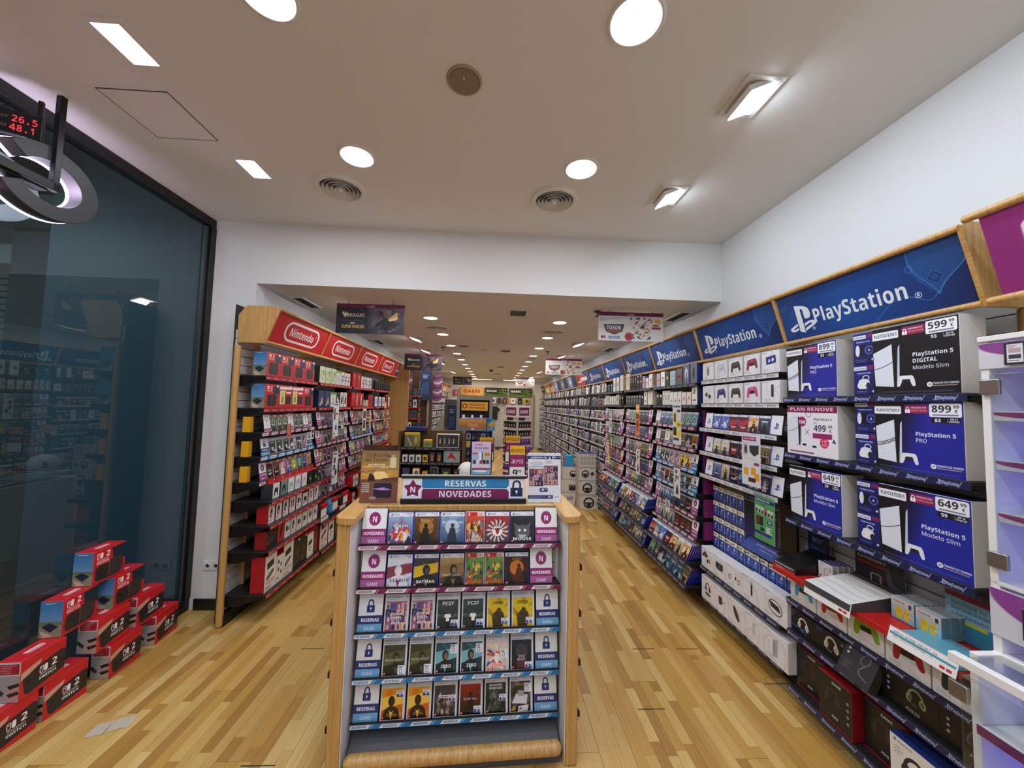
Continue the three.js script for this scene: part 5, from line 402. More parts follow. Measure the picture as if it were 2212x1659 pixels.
tagA('gift', 150, 214, '#0d1230', (g, w, h) => { grad(g, w, h, '#08090f', '#14206a'); fill(g, '#16235e', -2, -2, w + 4, h * 0.13); psMark(g, w * 0.08, h * 0.07, h * 0.05, '#9fb0e0'); text(g, 'PlayStation', w * 0.34, h * 0.07, h * 0.045, '#9fb0e0', { width: w * 0.34 }); fill(g, '#c9d0e0', -2, h * 0.135, w + 4, 3); text(g, 'UN REGALO', w * 0.7, h * 0.27, h * 0.07, '#e8ecf8', { width: w * 0.46 }); text(g, 'PLAYERO', w * 0.78, h * 0.36, h * 0.07, '#e8ecf8', { width: w * 0.34 }); const r = seeded(7); for (let i = 0; i < 60; i++) fill(g, i % 3 ? '#2a3c9a' : '#b8a878', r() * w, h * (0.3 + 0.65 * r()), 2, 3); poly(g, '#c08a64', [[w * 0.5, h * 0.72], [w * 0.62, h * 0.76], [w * 0.74, h * 0.7], [w * 0.7, h * 0.88], [w * 0.6, h * 0.92]]); });
tagA('giftLow', 200, 60, '#1c3f9a', (g, w, h) => { text(g, '¡ENCUENTRA TU PLAN PERFECTO!', w * 0.56, h * 0.4, h * 0.16, '#a8bce8', { width: w * 0.5 }); text(g, 'y hazte con él', w * 0.56, h * 0.62, h * 0.12, '#a8bce8', { width: w * 0.3 }); });
tagA('tall1', 60, 190, '#d7e2ea', (g, w, h) => { fill(g, '#8a3a72', w * 0.08, h * 0.03, w * 0.7, h * 0.04); fill(g, '#4a3a34', w * 0.14, h * 0.16, w * 0.24, h * 0.34); fill(g, '#8a5a3c', w * 0.46, h * 0.3, w * 0.4, h * 0.06); fill(g, '#2c5a8a', w * 0.4, h * 0.66, w * 0.3, h * 0.14); lines(g, '#4a4a50', w * 0.1, h * 0.88, w * 0.4, 2, 6, 4, seeded(1)); }); tagA('tall2', 60, 190, '#d4dce4', (g, w, h) => { fill(g, '#8a3a72', w * 0.1, h * 0.04, w * 0.66, h * 0.05); disc(g, '#5a3a4a', w * 0.36, h * 0.26, w * 0.18, h * 0.1); fill(g, '#33343c', w * 0.2, h * 0.4, w * 0.3, h * 0.16); disc(g, '#3c3c46', w * 0.64, h * 0.64, w * 0.2, h * 0.1); fill(g, '#55506a', w * 0.12, h * 0.74, w * 0.3, h * 0.05); });
tagA('tall3', 60, 190, '#e08a3a', (g, w, h) => { fill(g, '#f0d8a8', w * 0.2, h * 0.06, w * 0.6, h * 0.07); fill(g, '#f2c890', w * 0.06, h * 0.16, w * 0.88, h * 0.1); fill(g, '#6a3a24', w * 0.14, h * 0.3, w * 0.72, h * 0.16); fill(g, '#c8502a', w * 0.1, h * 0.5, w * 0.8, h * 0.36); fill(g, '#5a2a1c', w * 0.24, h * 0.58, w * 0.5, h * 0.14); }); tagA('tall4', 70, 180, '#d8d9da', (g, w, h) => { fill(g, '#55506a', w * 0.1, h * 0.04, w * 0.8, h * 0.04); fill(g, '#e8c81c', w * 0.08, h * 0.2, w * 0.36, h * 0.28); fill(g, '#2a241c', w * 0.16, h * 0.24, w * 0.2, h * 0.2); fill(g, '#33405e', w * 0.5, h * 0.14, w * 0.4, h * 0.06); fill(g, '#e8d21c', w * 0.5, h * 0.42, w * 0.42, h * 0.18); text(g, '140', w * 0.7, h * 0.51, h * 0.1, '#26282c'); fill(g, '#26242a', w * 0.08, h * 0.58, w * 0.36, h * 0.2); fill(g, '#e8d21c', w * 0.46, h * 0.66, w * 0.46, h * 0.14); fill(g, '#33405e', w * 0.06, h * 0.84, w * 0.66, h * 0.06); });
tagA('tall5', 66, 190, '#dadadb', (g, w, h) => { fill(g, '#8a2a3c', 0, h * 0.02, w, h * 0.05); disc(g, '#3a3a40', w * 0.4, h * 0.2, w * 0.14, h * 0.06); lines(g, '#55303c', w * 0.2, h * 0.32, w * 0.5, 3, 9, 6, seeded(4)); disc(g, '#b82a44', w * 0.24, h * 0.5, w * 0.1, h * 0.04); poly(g, '#3a3840', [[w * 0.3, h * 0.9], [w * 0.5, h * 0.56], [w * 0.7, h * 0.7], [w * 0.74, h * 0.9]]); disc(g, '#c83a4a', w * 0.7, h * 0.36, w * 0.1, h * 0.05); }); tagA('tall6', 60, 150, '#e2e2de', (g, w, h) => { fill(g, '#5a4a44', w * 0.12, h * 0.1, w * 0.76, h * 0.34); fill(g, '#3a3a3c', w * 0.2, h * 0.52, w * 0.6, h * 0.36); });
tagA('flagRed', 40, 120, '#d8443c', (g, w, h) => { lines(g, '#f2c8c4', w * 0.1, h * 0.12, w * 0.76, 6, h * 0.13, 3, seeded(3)); }); tagA('flagYellow', 40, 120, '#e0d01c', (g, w, h) => { lines(g, '#6a6420', w * 0.2, h * 0.12, w * 0.6, 5, h * 0.15, 4, seeded(3)); }); tagA('flagWhite', 50, 70, '#dfe0e0', (g, w, h) => { fill(g, '#8a90a0', w * 0.16, h * 0.2, w * 0.66, h * 0.5); fill(g, '#5a2a4a', w * 0.1, h * 0.06, w * 0.6, h * 0.08); });
tagA('usedPS5', 120, 270, '#efefea', (g, w, h) => { fill(g, '#e2a820', -2, -2, w + 4, h * 0.27); disc(g, '#3a2a10', w * 0.17, h * 0.15, w * 0.09); disc(g, '#e2a820', w * 0.17, h * 0.15, w * 0.05); text(g, 'SEMINUEVOS', w * 0.62, h * 0.13, h * 0.065, '#3a2a10', { width: w * 0.66 }); text(g, 'GARANTIZADOS', w * 0.62, h * 0.19, h * 0.04, '#3a2a10', { width: w * 0.62 }); fill(g, '#8e1f66', -2, h * 0.27, w + 4, h * 0.36); psMark(g, w * 0.24, h * 0.47, w * 0.3, '#f0dcea'); text(g, 'PS5', w * 0.66, h * 0.47, h * 0.15, '#f0dcea', { width: w * 0.5, weight: '' }); text(g, '9', w * 0.36, h * 0.81, h * 0.28, '#26282e'); text(g, '99', w * 0.64, h * 0.75, h * 0.12, '#26282e'); text(g, '€', w * 0.66, h * 0.89, h * 0.1, '#26282e'); }); tagA('usedPS4', 120, 270, '#efefea', (g, w, h) => { fill(g, '#e2a820', -2, -2, w + 4, h * 0.27); disc(g, '#3a2a10', w * 0.17, h * 0.15, w * 0.09); disc(g, '#e2a820', w * 0.17, h * 0.15, w * 0.05); text(g, 'SEMINUEVOS', w * 0.62, h * 0.13, h * 0.065, '#3a2a10', { width: w * 0.66 }); text(g, 'GARANTIZADOS', w * 0.62, h * 0.19, h * 0.04, '#3a2a10', { width: w * 0.62 }); fill(g, '#8e1f66', -2, h * 0.27, w + 4, h * 0.36); psMark(g, w * 0.24, h * 0.47, w * 0.3, '#f0dcea'); text(g, 'PS4', w * 0.66, h * 0.47, h * 0.15, '#f0dcea', { width: w * 0.5, weight: '' }); });
tagA('more', 170, 284, '#a9d3e2', (g, w, h) => { grad(g, w, h, '#d8b8d8', '#7cc0dc'); text(g, 'GAME', w * 0.34, h * 0.09, h * 0.08, '#b02a4c', { width: w * 0.44 }); text(g, 'TE DA MÁS', w * 0.5, h * 0.2, h * 0.08, '#3a2a4a', { width: w * 0.76 }); poly(g, '#e9edf2', [[w * 0.38, h * 0.34], [w * 0.5, h * 0.3], [w * 0.54, h * 0.64], [w * 0.38, h * 0.62]]); poly(g, '#22242c', [[w * 0.5, h * 0.3], [w * 0.56, h * 0.34], [w * 0.58, h * 0.64], [w * 0.54, h * 0.64]]); disc(g, '#e0a52c', w * 0.8, h * 0.4, w * 0.14); text(g, '15%', w * 0.8, h * 0.4, h * 0.08, '#3a2a10'); fill(g, '#c83a5a', w * 0.04, h * 0.34, w * 0.26, h * 0.05); for (let i = 0; i < 5; i++) fill(g, ['#3a3a46', '#e4e6ea', '#c83a4a', '#2a2a30', '#7a2a2a'][i], w * (0.08 + i * 0.17), h * 0.56, w * 0.14, h * 0.12); fill(g, '#d8d8e2', 0, h * 0.69, w, h * 0.12); fill(g, '#b02a4c', w * 0.04, h * 0.81, w * 0.92, h * 0.05); disc(g, '#e8f0f4', w * 0.46, h * 0.91, w * 0.36, h * 0.035); });
tagA('price', 90, 40, '#e2a820', (g, w, h) => text(g, 'SUPERPRECIO', w * 0.5, h * 0.5, h * 0.5, '#8a5a10', { width: w * 0.86 })); tagA('garant', 230, 76, '#dca02c', (g, w, h) => { disc(g, '#5a2a14', w * 0.13, h * 0.5, h * 0.3); disc(g, '#dca02c', w * 0.13, h * 0.5, h * 0.18); text(g, 'SEMINUEVOS', w * 0.58, h * 0.36, h * 0.3, '#5a2a14', { width: w * 0.6 }); text(g, 'GARANTIZADOS', w * 0.58, h * 0.66, h * 0.26, '#5a2a14', { width: w * 0.62 }); }); tagA('cube', 120, 110, '#e6e4e4', (g, w, h) => { fill(g, '#7c2a56', w * 0.07, h * 0.12, w * 0.86, h * 0.76); text(g, 'GAME', w * 0.5, h * 0.52, h * 0.42, '#efe4ea', { width: w * 0.7 }); }); tagA('cars', 230, 96, '#c88a3a', (g, w, h) => { grad(g, w, h, '#d89a3a', '#6a4a3c'); fill(g, '#7a7470', -2, h * 0.74, w + 4, h * 0.3); poly(g, '#c8602a', [[w * 0.36, h * 0.7], [w * 0.5, h * 0.5], [w * 0.86, h * 0.56], [w * 0.96, h * 0.74]]); text(g, 'Cars', w * 0.5, h * 0.5, h * 0.3, '#b8242c', { width: w * 0.34, out: '#e8c8a0' }); poly(g, '#d8d4d0', [[w * 0.42, h * 0.74], [w * 0.5, h * 0.92], [w * 0.58, h * 0.74]]); }); tagA('flames', 100, 96, '#3a9ac8', (g, w, h) => { g.save(); g.translate(w * 0.5, h * 0.5); g.rotate(-0.5); poly(g, '#e8b82a', [[-w * 0.5, h * 0.1], [-w * 0.2, -h * 0.2], [w * 0.5, -h * 0.14], [w * 0.42, h * 0.18], [-w * 0.2, h * 0.22]]); poly(g, '#c8302a', [[-w * 0.5, h * 0.1], [-w * 0.2, -h * 0.1], [-w * 0.1, h * 0.16]]); text(g, 'Hot Wheels', w * 0.1, 0.02 * h, h * 0.2, '#b8302a', { width: w * 0.6 }); g.restore(); });
tagA('expand', 150, 130, '#232124', (g, w, h) => { text(g, 'AMPLÍA TU', w * 0.24, h * 0.1, h * 0.085, '#b8b4b0', { width: w * 0.4 }); text(g, 'PLAYSTATION® 5', w * 0.34, h * 0.2, h * 0.09, '#d0ccc8', { width: w * 0.58 }); fill(g, '#a81a24', w * 0.06, h * 0.28, w * 0.56, h * 0.06); g.strokeStyle = '#b8b4b4'; g.lineWidth = 3; rrect(g, w * 0.34, h * 0.5, w * 0.2, h * 0.38, 7); g.stroke(); fill(g, '#c83a3a', w * 0.5, h * 0.54, 3, h * 0.1); g.strokeStyle = '#4c4a4e'; g.lineWidth = 14; g.beginPath(); g.moveTo(w * 0.66, h * 0.26); g.lineTo(w * 0.72, h * 0.62); g.lineTo(w, h * 0.7); g.stroke(); });
tagA('portable', 190, 60, '#e7e6e3', (g, w, h) => { text(g, 'SANDISK EXTREME PORTABLE SSD', w * 0.4, h * 0.26, h * 0.2, '#4a4a4c', { width: w * 0.66, weight: '', font: 'monospace' }); text(g, 'PARA CONSOLA PLAYSTATION® / PC', w * 0.38, h * 0.56, h * 0.18, '#5a5a5c', { width: w * 0.6, weight: '', font: 'monospace' }); fill(g, '#c8242c', w * 0.78, h * 0.68, w * 0.07, h * 0.16); fill(g, '#c8242c', w * 0.87, h * 0.68, w * 0.07, h * 0.16); fill(g, '#a8242c', -2, -2, w + 4, 4); }); tagA('banano', 150, 110, '#8fb8c8', (g, w, h) => { fill(g, '#8e1f28', -2, -2, w + 4, h * 0.14); poly(g, '#3f8fae', [[0, h * 0.5], [w * 0.4, h * 0.62], [w, h * 0.44], [w, h], [0, h]]); text(g, 'ENCIENDE TU', w * 0.34, h * 0.24, h * 0.1, '#55707c', { width: w * 0.5 }); text(g, 'AFICIÓN A FORTNITE', w * 0.46, h * 0.36, h * 0.1, '#55707c', { width: w * 0.74 }); text(g, 'CON BANANO', w * 0.36, h * 0.48, h * 0.1, '#55707c', { width: w * 0.52 }); fill(g, '#d8d02a', w * 0.1, h * 0.56, w * 0.5, h * 0.07); }); tagA('blackEdge', 160, 34, '#2a2a2c', (g, w, h) => { text(g, 'WD_BLACK SN850 NVMe SSD PARA PS5', w * 0.48, h * 0.34, h * 0.3, '#d8d8da', { width: w * 0.86 }); fill(g, '#c8242c', -2, h * 0.68, w + 4, h * 0.4); text(g, 'PLAYSTATION 5', w * 0.3, h * 0.84, h * 0.2, '#f0d8d8', { width: w * 0.36 }); });
tagA('tabletSign', 220, 170, '#8e2a72', (g, w, h) => { g.strokeStyle = '#e6dfe4'; g.lineWidth = 14; rrect(g, w * 0.14, h * 0.2, w * 0.74, h * 0.58, 14); g.stroke(); disc(g, '#5a1a48', w * 0.5, h * 0.78, 5); }); tagA('swoop', 150, 60, '#cdcbd0', (g, w, h) => { g.fillStyle = '#88408a'; g.beginPath(); g.moveTo(0, 0); g.lineTo(w, 0); g.bezierCurveTo(w * 0.9, h * 0.5, w * 0.56, h * 0.5, w * 0.42, h * 0.6); g.bezierCurveTo(w * 0.2, h * 0.8, 0, h * 0.6, 0, 0); g.fill(); }); tagA('swoopThin', 150, 20, '#d2d0d6', (g, w, h) => { g.fillStyle = '#88306e'; g.beginPath(); g.moveTo(0, h * 0.1); g.lineTo(w * 0.5, h * 0.1); g.bezierCurveTo(w * 0.36, h * 0.9, 0, h, 0, h * 0.2); g.fill(); }); tagA('tabletBand', 150, 26, '#d2d0d8', (g, w, h) => { fill(g, '#7a2a62', 0, 0, w * 0.16, h); text(g, 'TABLETS', w * 0.7, h * 0.5, h * 0.6, '#3a3a6a', { width: w * 0.44 }); }); tagA('miniAd', 54, 80, '#26262e', (g, w, h) => { fill(g, '#d8d8de', w * 0.14, h * 0.1, w * 0.72, h * 0.8); fill(g, '#b89a9c', w * 0.22, h * 0.28, w * 0.54, h * 0.2); fill(g, '#3a3a40', w * 0.22, h * 0.56, w * 0.54, h * 0.18); lines(g, '#6a6a70', w * 0.2, h * 0.16, w * 0.4, 2, 5, 2, seeded(4)); lines(g, '#6a6a70', w * 0.2, h * 0.8, w * 0.5, 1, 5, 3, seeded(4)); }); tagA('dataCard', 110, 60, '#dcdde4', (g, w, h) => { lines(g, '#8c8e9c', w * 0.1, h * 0.14, w * 0.8, 2, 7, 2.5, seeded(4)); for (let i = 0; i < 3; i++) g.strokeRect(w * (0.36 + i * 0.2), h * 0.4, w * 0.18, h * 0.44); });
tagA('exit', 60, 60, '#b8242c', (g, w, h) => { disc(g, '#f0e2e2', w * 0.36, h * 0.24, 5); fill(g, '#f0e2e2', w * 0.3, h * 0.34, w * 0.14, h * 0.46); fill(g, '#f0e2e2', w * 0.6, h * 0.16, w * 0.18, h * 0.66); }); tagA('plumSwirl', 90, 160, '#8c5a80', (g, w, h) => { for (let i = 0; i < 6; i++) { g.strokeStyle = i % 2 ? '#d8c4d0' : '#6a3460'; g.lineWidth = h * 0.07; g.beginPath(); g.moveTo(0, h * (0.1 + i * 0.17)); g.quadraticCurveTo(w * 0.5, h * (0.22 + i * 0.17), w, h * (0.06 + i * 0.17)); g.stroke(); } }); tagA('blueAd', 60, 160, '#1f2c4c', (g, w, h) => { lines(g, '#8aa0c8', w * 0.2, h * 0.14, w * 0.6, 3, 8, 4, seeded(2)); fill(g, '#2c4678', w * 0.16, h * 0.4, w * 0.6, h * 0.4); }); tagA('dragon', 170, 110, '#c8402e', (g, w, h) => { fill(g, '#2a4a8a', w * 0.56, -2, w * 0.5, h + 4); disc(g, '#c8404a', w * 0.5, h * 0.5, w * 0.24, h * 0.4); fill(g, '#eceaea', w * 0.3, h * 0.4, w * 0.56, h * 0.24); fill(g, '#eceaea', w * 0.06, h * 0.6, w * 0.3, h * 0.12); }); tagA('aisle1', 150, 90, '#3a5a8a', (g, w, h) => { fill(g, '#8aa0c8', w * 0.06, h * 0.1, w * 0.4, h * 0.8); fill(g, '#22345e', w * 0.54, h * 0.1, w * 0.4, h * 0.8); disc(g, '#d8dce8', w * 0.26, h * 0.5, w * 0.1); }); tagA('aisle2', 150, 90, '#b8603a', (g, w, h) => { fill(g, '#d8c8b0', w * 0.06, h * 0.3, w * 0.88, h * 0.6); fill(g, '#a83a2a', w * 0.1, h * 0.1, w * 0.5, h * 0.3); }); tagA('aisle3', 150, 90, '#c8d0c0', (g, w, h) => { const r = seeded(8); for (let i = 0; i < 20; i++) disc(g, ['#5a9a4a', '#3a5a3a', '#e8e8e0'][i % 3], r() * w, r() * h, 10); });
// lettering on the wall across the mall (cut-out vinyl)
const letters = (() => { const cv = document.createElement('canvas'); cv.width = 512; cv.height = 256; const g = cv.getContext('2d'); g.fillStyle = '#000'; g.fillRect(0, 0, 512, 256); g.font = F(88, '', 'serif'); g.fillStyle = '#fff'; g.textAlign = 'center'; g.textBaseline = 'middle'; g.fillText('Gerencia', 236, 56); g.strokeStyle = '#fff'; g.lineWidth = 7; const man = (x, skirt) => { g.beginPath(); g.arc(x, 134, 10, 0, 7); g.stroke(); g.beginPath(); g.moveTo(x - 20, 196); g.lineTo(x - 20, 162); g.lineTo(x - 12, 152); g.lineTo(x + 12, 152); g.lineTo(x + 20, 162); g.lineTo(x + 20, 196); g.moveTo(x - 9, 160); g.lineTo(skirt ? x - 18 : x - 9, 216); g.lineTo(skirt ? x + 18 : x + 9, 216); g.lineTo(x + 9, 160); g.stroke(); }; man(40, 0); man(104, 1); fillRectLine(g, 70, 184, 70); man(248, 0); man(306, 1); man(440, 0); man(492, 1); function fillRectLine(q, x, y, w) { q.strokeRect(x, y, w, 36); } const t = new THREE.CanvasTexture(cv); return t; })();
// ------------------------------------------------------------------ materials
function canvasTex(w, h, draw, srgb = true) { const cv = document.createElement('canvas'); cv.width = w; cv.height = h; const g = cv.getContext('2d'); draw(g, w, h); const t = new THREE.CanvasTexture(cv); if (srgb) t.colorSpace = THREE.SRGBColorSpace; t.wrapS = t.wrapT = THREE.RepeatWrapping; t.anisotropy = 8; return t; }
const std = (color, roughness = 0.6, extra = {}) => new THREE.MeshStandardMaterial({ color, roughness, ...extra });
function grainDraw(base, dark, light, n, rnd) { return (g, w, h) => { fill(g, base, 0, 0, w, h); for (let i = 0; i < n; i++) { const x = rnd() * w, l = h * (0.15 + 0.6 * rnd()), y = rnd() * h, a = 0.06 + 0.16 * rnd(); g.globalAlpha = a; g.strokeStyle = rnd() < 0.55 ? dark : light; g.lineWidth = 0.6 + 2 * rnd(); for (const oy of [0, -h]) { g.beginPath(); g.moveTo(x, y + oy); g.bezierCurveTo(x + 5 * (rnd() - 0.5), y + l * 0.3 + oy, x + 7 * (rnd() - 0.5), y + l * 0.6 + oy, x + 4 * (rnd() - 0.5), y + l + oy); g.stroke(); } } g.globalAlpha = 1; }; }
const beechTex = canvasTex(256, 512, grainDraw('#c99a55', '#8f6128', '#e2bd7e', 900, seeded(3)));
beechTex.repeat.set(3, 1.6);
const beechAcrossTex = beechTex.clone(); beechAcrossTex.rotation = PI / 2; beechAcrossTex.repeat.set(1.6, 3);
const brownTex = canvasTex(256, 512, grainDraw('#5c4022', '#38240f', '#7a5a34', 700, seeded(5))); brownTex.repeat.set(2.2, 1.2);
const noiseTex = canvasTex(512, 512, (g, w, h) => { const r = seeded(12), im = g.getImageData(0, 0, w, h); for (let i = 0; i < w * h; i++) { const v = 118 + 40 * (r() + r() + r() - 1.5); im.data[i * 4] = im.data[i * 4 + 1] = im.data[i * 4 + 2] = v; im.data[i * 4 + 3] = 255; } g.putImageData(im, 0, 0); }, false);
noiseTex.repeat.set(1.6, 1.6);
const M = {
  ceiling: std(0xe9e7e4, 0.95, { bumpMap: noiseTex, bumpScale: 0.0006 }), wall: std(0xe6e6e4, 0.92, { bumpMap: noiseTex, bumpScale: 0.0008 }), wallShop: std(0xd9d8d4, 0.92),
  black: std(0x111214, 0.4), blackMetal: std(0x17181b, 0.38, { metalness: 0.3 }), shelf: std(0x1d1e21, 0.42), white: std(0xe8e6e1, 0.5), greyBase: std(0x55585c, 0.55), slat: std(0xcfccc6, 0.5), groove: std(0x2f2d2b, 0.8), steel: std(0xa9a69e, 0.28, { metalness: 0.9 }), aluminium: std(0xb9bbbb, 0.42, { metalness: 0.75 }),
  beech: new THREE.MeshPhysicalMaterial({ map: beechTex, roughness: 0.45, clearcoat: 0.25, clearcoatRoughness: 0.35 }), beechAcross: new THREE.MeshPhysicalMaterial({ map: beechAcrossTex, roughness: 0.45, clearcoat: 0.25, clearcoatRoughness: 0.35 }), brown: std(0xffffff, 0.5, { map: brownTex }),
  purple: std(0x7a1c58, 0.45), navyPlastic: std(0x16206a, 0.35), redPlastic: std(0xc41c22, 0.35), bluePlastic: std(0x1c2fa0, 0.3), clear: new THREE.MeshPhysicalMaterial({ color: 0xf4f8f8, roughness: 0.05, transmission: 1, thickness: 0, ior: 1.49 }),
  yellow: std(0xe6a916, 0.5), blueCard: std(0x1c3b9a, 0.55), cyanBox: std(0x1a9ad6, 0.5), charcoal: std(0x44464a, 0.5), ivory: std(0xd9d3bd, 0.6), slate: std(0x4a5560, 0.55), redCard: std(0xb81e1a, 0.4),
  glass: new THREE.MeshPhysicalMaterial({ color: 0xb4c4c8, roughness: 0, transmission: 1, thickness: 0, ior: 1.52, side: THREE.DoubleSide }),
};
for (const k in M) M[k].name = k;
const glow = (hex, k) => new THREE.MeshStandardMaterial({ color: 0xffffff, emissive: hex, emissiveIntensity: k, roughness: 0.6 });

// ------------------------------------------------------------------ floor: loose-lay planks printed as three-strip parquet
const floorTex = canvasTex(1024, 1536, (g, w, h) => {
  const r = seeded(77), cols = 18, sw = w / cols, tones = ['#cba45c', '#c29648', '#d8b66e', '#b48640', '#d2ae64', '#bf9550', '#ab7e3c', '#dcbc78', '#a87c3a'];
  for (let c = 0; c < cols; c++) { let y = -r() * h * 0.3; while (y < h) { const l = h * (0.2 + 0.28 * r()), t = tones[Math.floor(r() * r() * 1.6 * tones.length) % tones.length]; fill(g, t, c * sw, y, sw + 1, l); const n = 26; for (let i = 0; i < n; i++) { g.globalAlpha = 0.1 + 0.2 * r(); g.strokeStyle = r() < 0.6 ? '#8a5e22' : '#e0c080'; g.lineWidth = 0.7 + 1.6 * r(); const x = c * sw + 2 + r() * (sw - 4); const y0 = y + r() * l * 0.7, l2 = Math.min(l * (0.2 + 0.5 * r()), y + l - y0); g.beginPath(); g.moveTo(x, y0); g.quadraticCurveTo(x + 6 * (r() - 0.5), y0 + l2 / 2, x + 3 * (r() - 0.5), y0 + l2); g.stroke(); } g.globalAlpha = 0.5; fill(g, '#8a6228', c * sw, y, sw, 1.6); g.globalAlpha = 1; y += l; } g.globalAlpha = 0.35; fill(g, '#7e5a26', c * sw - 0.7, 0, 1.4, h); g.globalAlpha = 1; }
});
M.floor = new THREE.MeshPhysicalMaterial({ map: floorTex, roughness: 0.42, clearcoat: 0.12, clearcoatRoughness: 0.4, bumpMap: floorTex, bumpScale: 0.0003 });
{
  const floor = struct('floor'), PW = 0.18, PL = 1.6;
  const sub = mesh('subfloor', solid(5.2, 0.08, 19.4, 0.01), std(0x2a2118, 0.9), floor); sub.position.set(-0.1, -0.095, -6.85);
  const gap = 0.0009, shapes = [];
  for (let v = 0; v < 6; v++) { const g = solid(PW - gap, 0.012, PL - gap * 2, 0.0012).clone(); const p = g.attributes.position, n = g.attributes.normal, u = g.attributes.uv; for (let i = 0; i < p.count; i++) u.setXY(i, (v + 0.5) / 6 + p.getX(i) / (PW * 6), 0.5 + p.getZ(i) / PL); u.needsUpdate = true; shapes.push(g); }
  const r = seeded(9), x0 = X_GLASS + 0.02;
  for (let c = 0; c < 27; c++) { const x = x0 + PW * (c + 0.5); if (x > X_RIGHT + 0.05) break; const off = [0, 0.55, 1.1, 0.3, 0.85][c % 5] + 0.1 * r(); for (let k = 0; k < 12; k++) { const z = 2.3 - off - PL * (k + 0.5) + 0.0; if (z > Z_NEAR - 0.6 || z < Z_BACK + 0.6 || (x < X_OPEN - 0.1 && z - PL / 2 < Z_FRONT - 0.1 && z + PL / 2 < Z_FRONT)) continue; const m = mesh('plank', shapes[Math.floor(r() * 6)], M.floor, floor); m.position.set(x, -0.012, z); if (r() < 0.5) m.rotation.y = PI; } }
  const fillets = [[1.2, -2.911], [1.54, -2.909], [1.02, -2.348], [1.97, -2.545], [-1.14, -2.03], [-0.9, -2.56], [-1.3, -2.93]];   // planks whose end joint has opened
  for (const [x, z] of fillets) { const m = mesh('open_joint', solid(0.17, 0.0012, 0.006, 0.0004), M.groove, floor); m.position.set(x, -0.0002, z); }
}
// packing tape left on the planks
{
  const g = new THREE.BufferGeometry(), r = seeded(4), P = [], I = []; const n = 22;
  for (let i = 0; i <= n; i++) { const t = i / n, w0 = 0.035 + 0.014 * r(), w1 = 0.035 + 0.014 * r(); const x = -0.085 + 0.17 * t, z = -0.03 * t; P.push(x + 0.012 * (r() - 0.5), 0.0006 + 0.003 * r(), z - w0, x + 0.012 * (r() - 0.5), 0.0006 + 0.003 * r(), z + w1); if (i) { const a = i * 2; I.push(a - 2, a - 1, a, a, a - 1, a + 1); } }
  g.setAttribute('position', new THREE.Float32BufferAttribute(P, 3)); g.setIndex(I); g.computeVertexNormals();
  const m = mesh('tape_scrap', g, new THREE.MeshPhysicalMaterial({ color: 0xe9e3d2, roughness: 0.3, transmission: 0.35, thickness: 0, side: THREE.DoubleSide, clearcoat: 0.6 })); m.position.set(-2.08, 0.001, -2.26); m.rotation.y = 0.2;
  tag(m, 'crumpled clear tape stuck to the wooden floor before the red cartons', 'tape');
}
// ------------------------------------------------------------------ walls and ceilings
function slabBox(name, mat, x0, x1, y0, y1, z0, z1) { const m = structMesh(name, solid(x1 - x0, y1 - y0, z1 - z0, 0.002), mat, (x0 + x1) / 2, y0, (z0 + z1) / 2); return m; }
const T = 0.12;
slabBox('ceiling', M.ceiling, X_GLASS - T, X_RIGHT + T, Y_CEIL, Y_CEIL + T, Z_FRONT - T, Z_NEAR + T);
slabBox('ceiling_shop', M.ceiling, X_OPEN - T, X_RIGHT + T, Y_SHOP, Y_SHOP + T, Z_BACK - T, Z_FRONT - T);
slabBox('wall_right', M.wall, X_RIGHT, X_RIGHT + T, -0.02, Y_CEIL, Z_BACK - T, Z_NEAR + T);
slabBox('wall_near', M.wall, X_GLASS - T, X_RIGHT, -0.02, Y_CEIL, Z_NEAR, Z_NEAR + T);
slabBox('wall_back', M.wall, X_OPEN - T, X_RIGHT, -0.02, Y_SHOP, Z_BACK - T, Z_BACK);
slabBox('wall_left', M.wallShop, X_OPEN - T, X_OPEN, -0.02, Y_SHOP, Z_BACK, Z_FRONT - T);
{ // the wall across the opening: a jamb and a lintel in one skin
  const s = new THREE.Shape(); s.moveTo(X_GLASS, 0); s.lineTo(X_OPEN, 0); s.lineTo(X_OPEN, Y_SHOP); s.lineTo(X_RIGHT, Y_SHOP); s.lineTo(X_RIGHT, Y_CEIL); s.lineTo(X_GLASS, Y_CEIL); s.closePath();
  const g = new THREE.ExtrudeGeometry(s, { depth: T, bevelEnabled: false }); g.translate(0, 0, Z_FRONT - T); structMesh('wall_front', g, M.wall);
  slabBox('baseboard_front', M.black, X_GLASS + 0.08, X_OPEN + 0.055, 0, 0.095, Z_FRONT, Z_FRONT + 0.014);
  slabBox('baseboard_left', M.black, X_OPEN, X_OPEN + 0.06, 0, 0.09, -7.4, Z_FRONT);
}
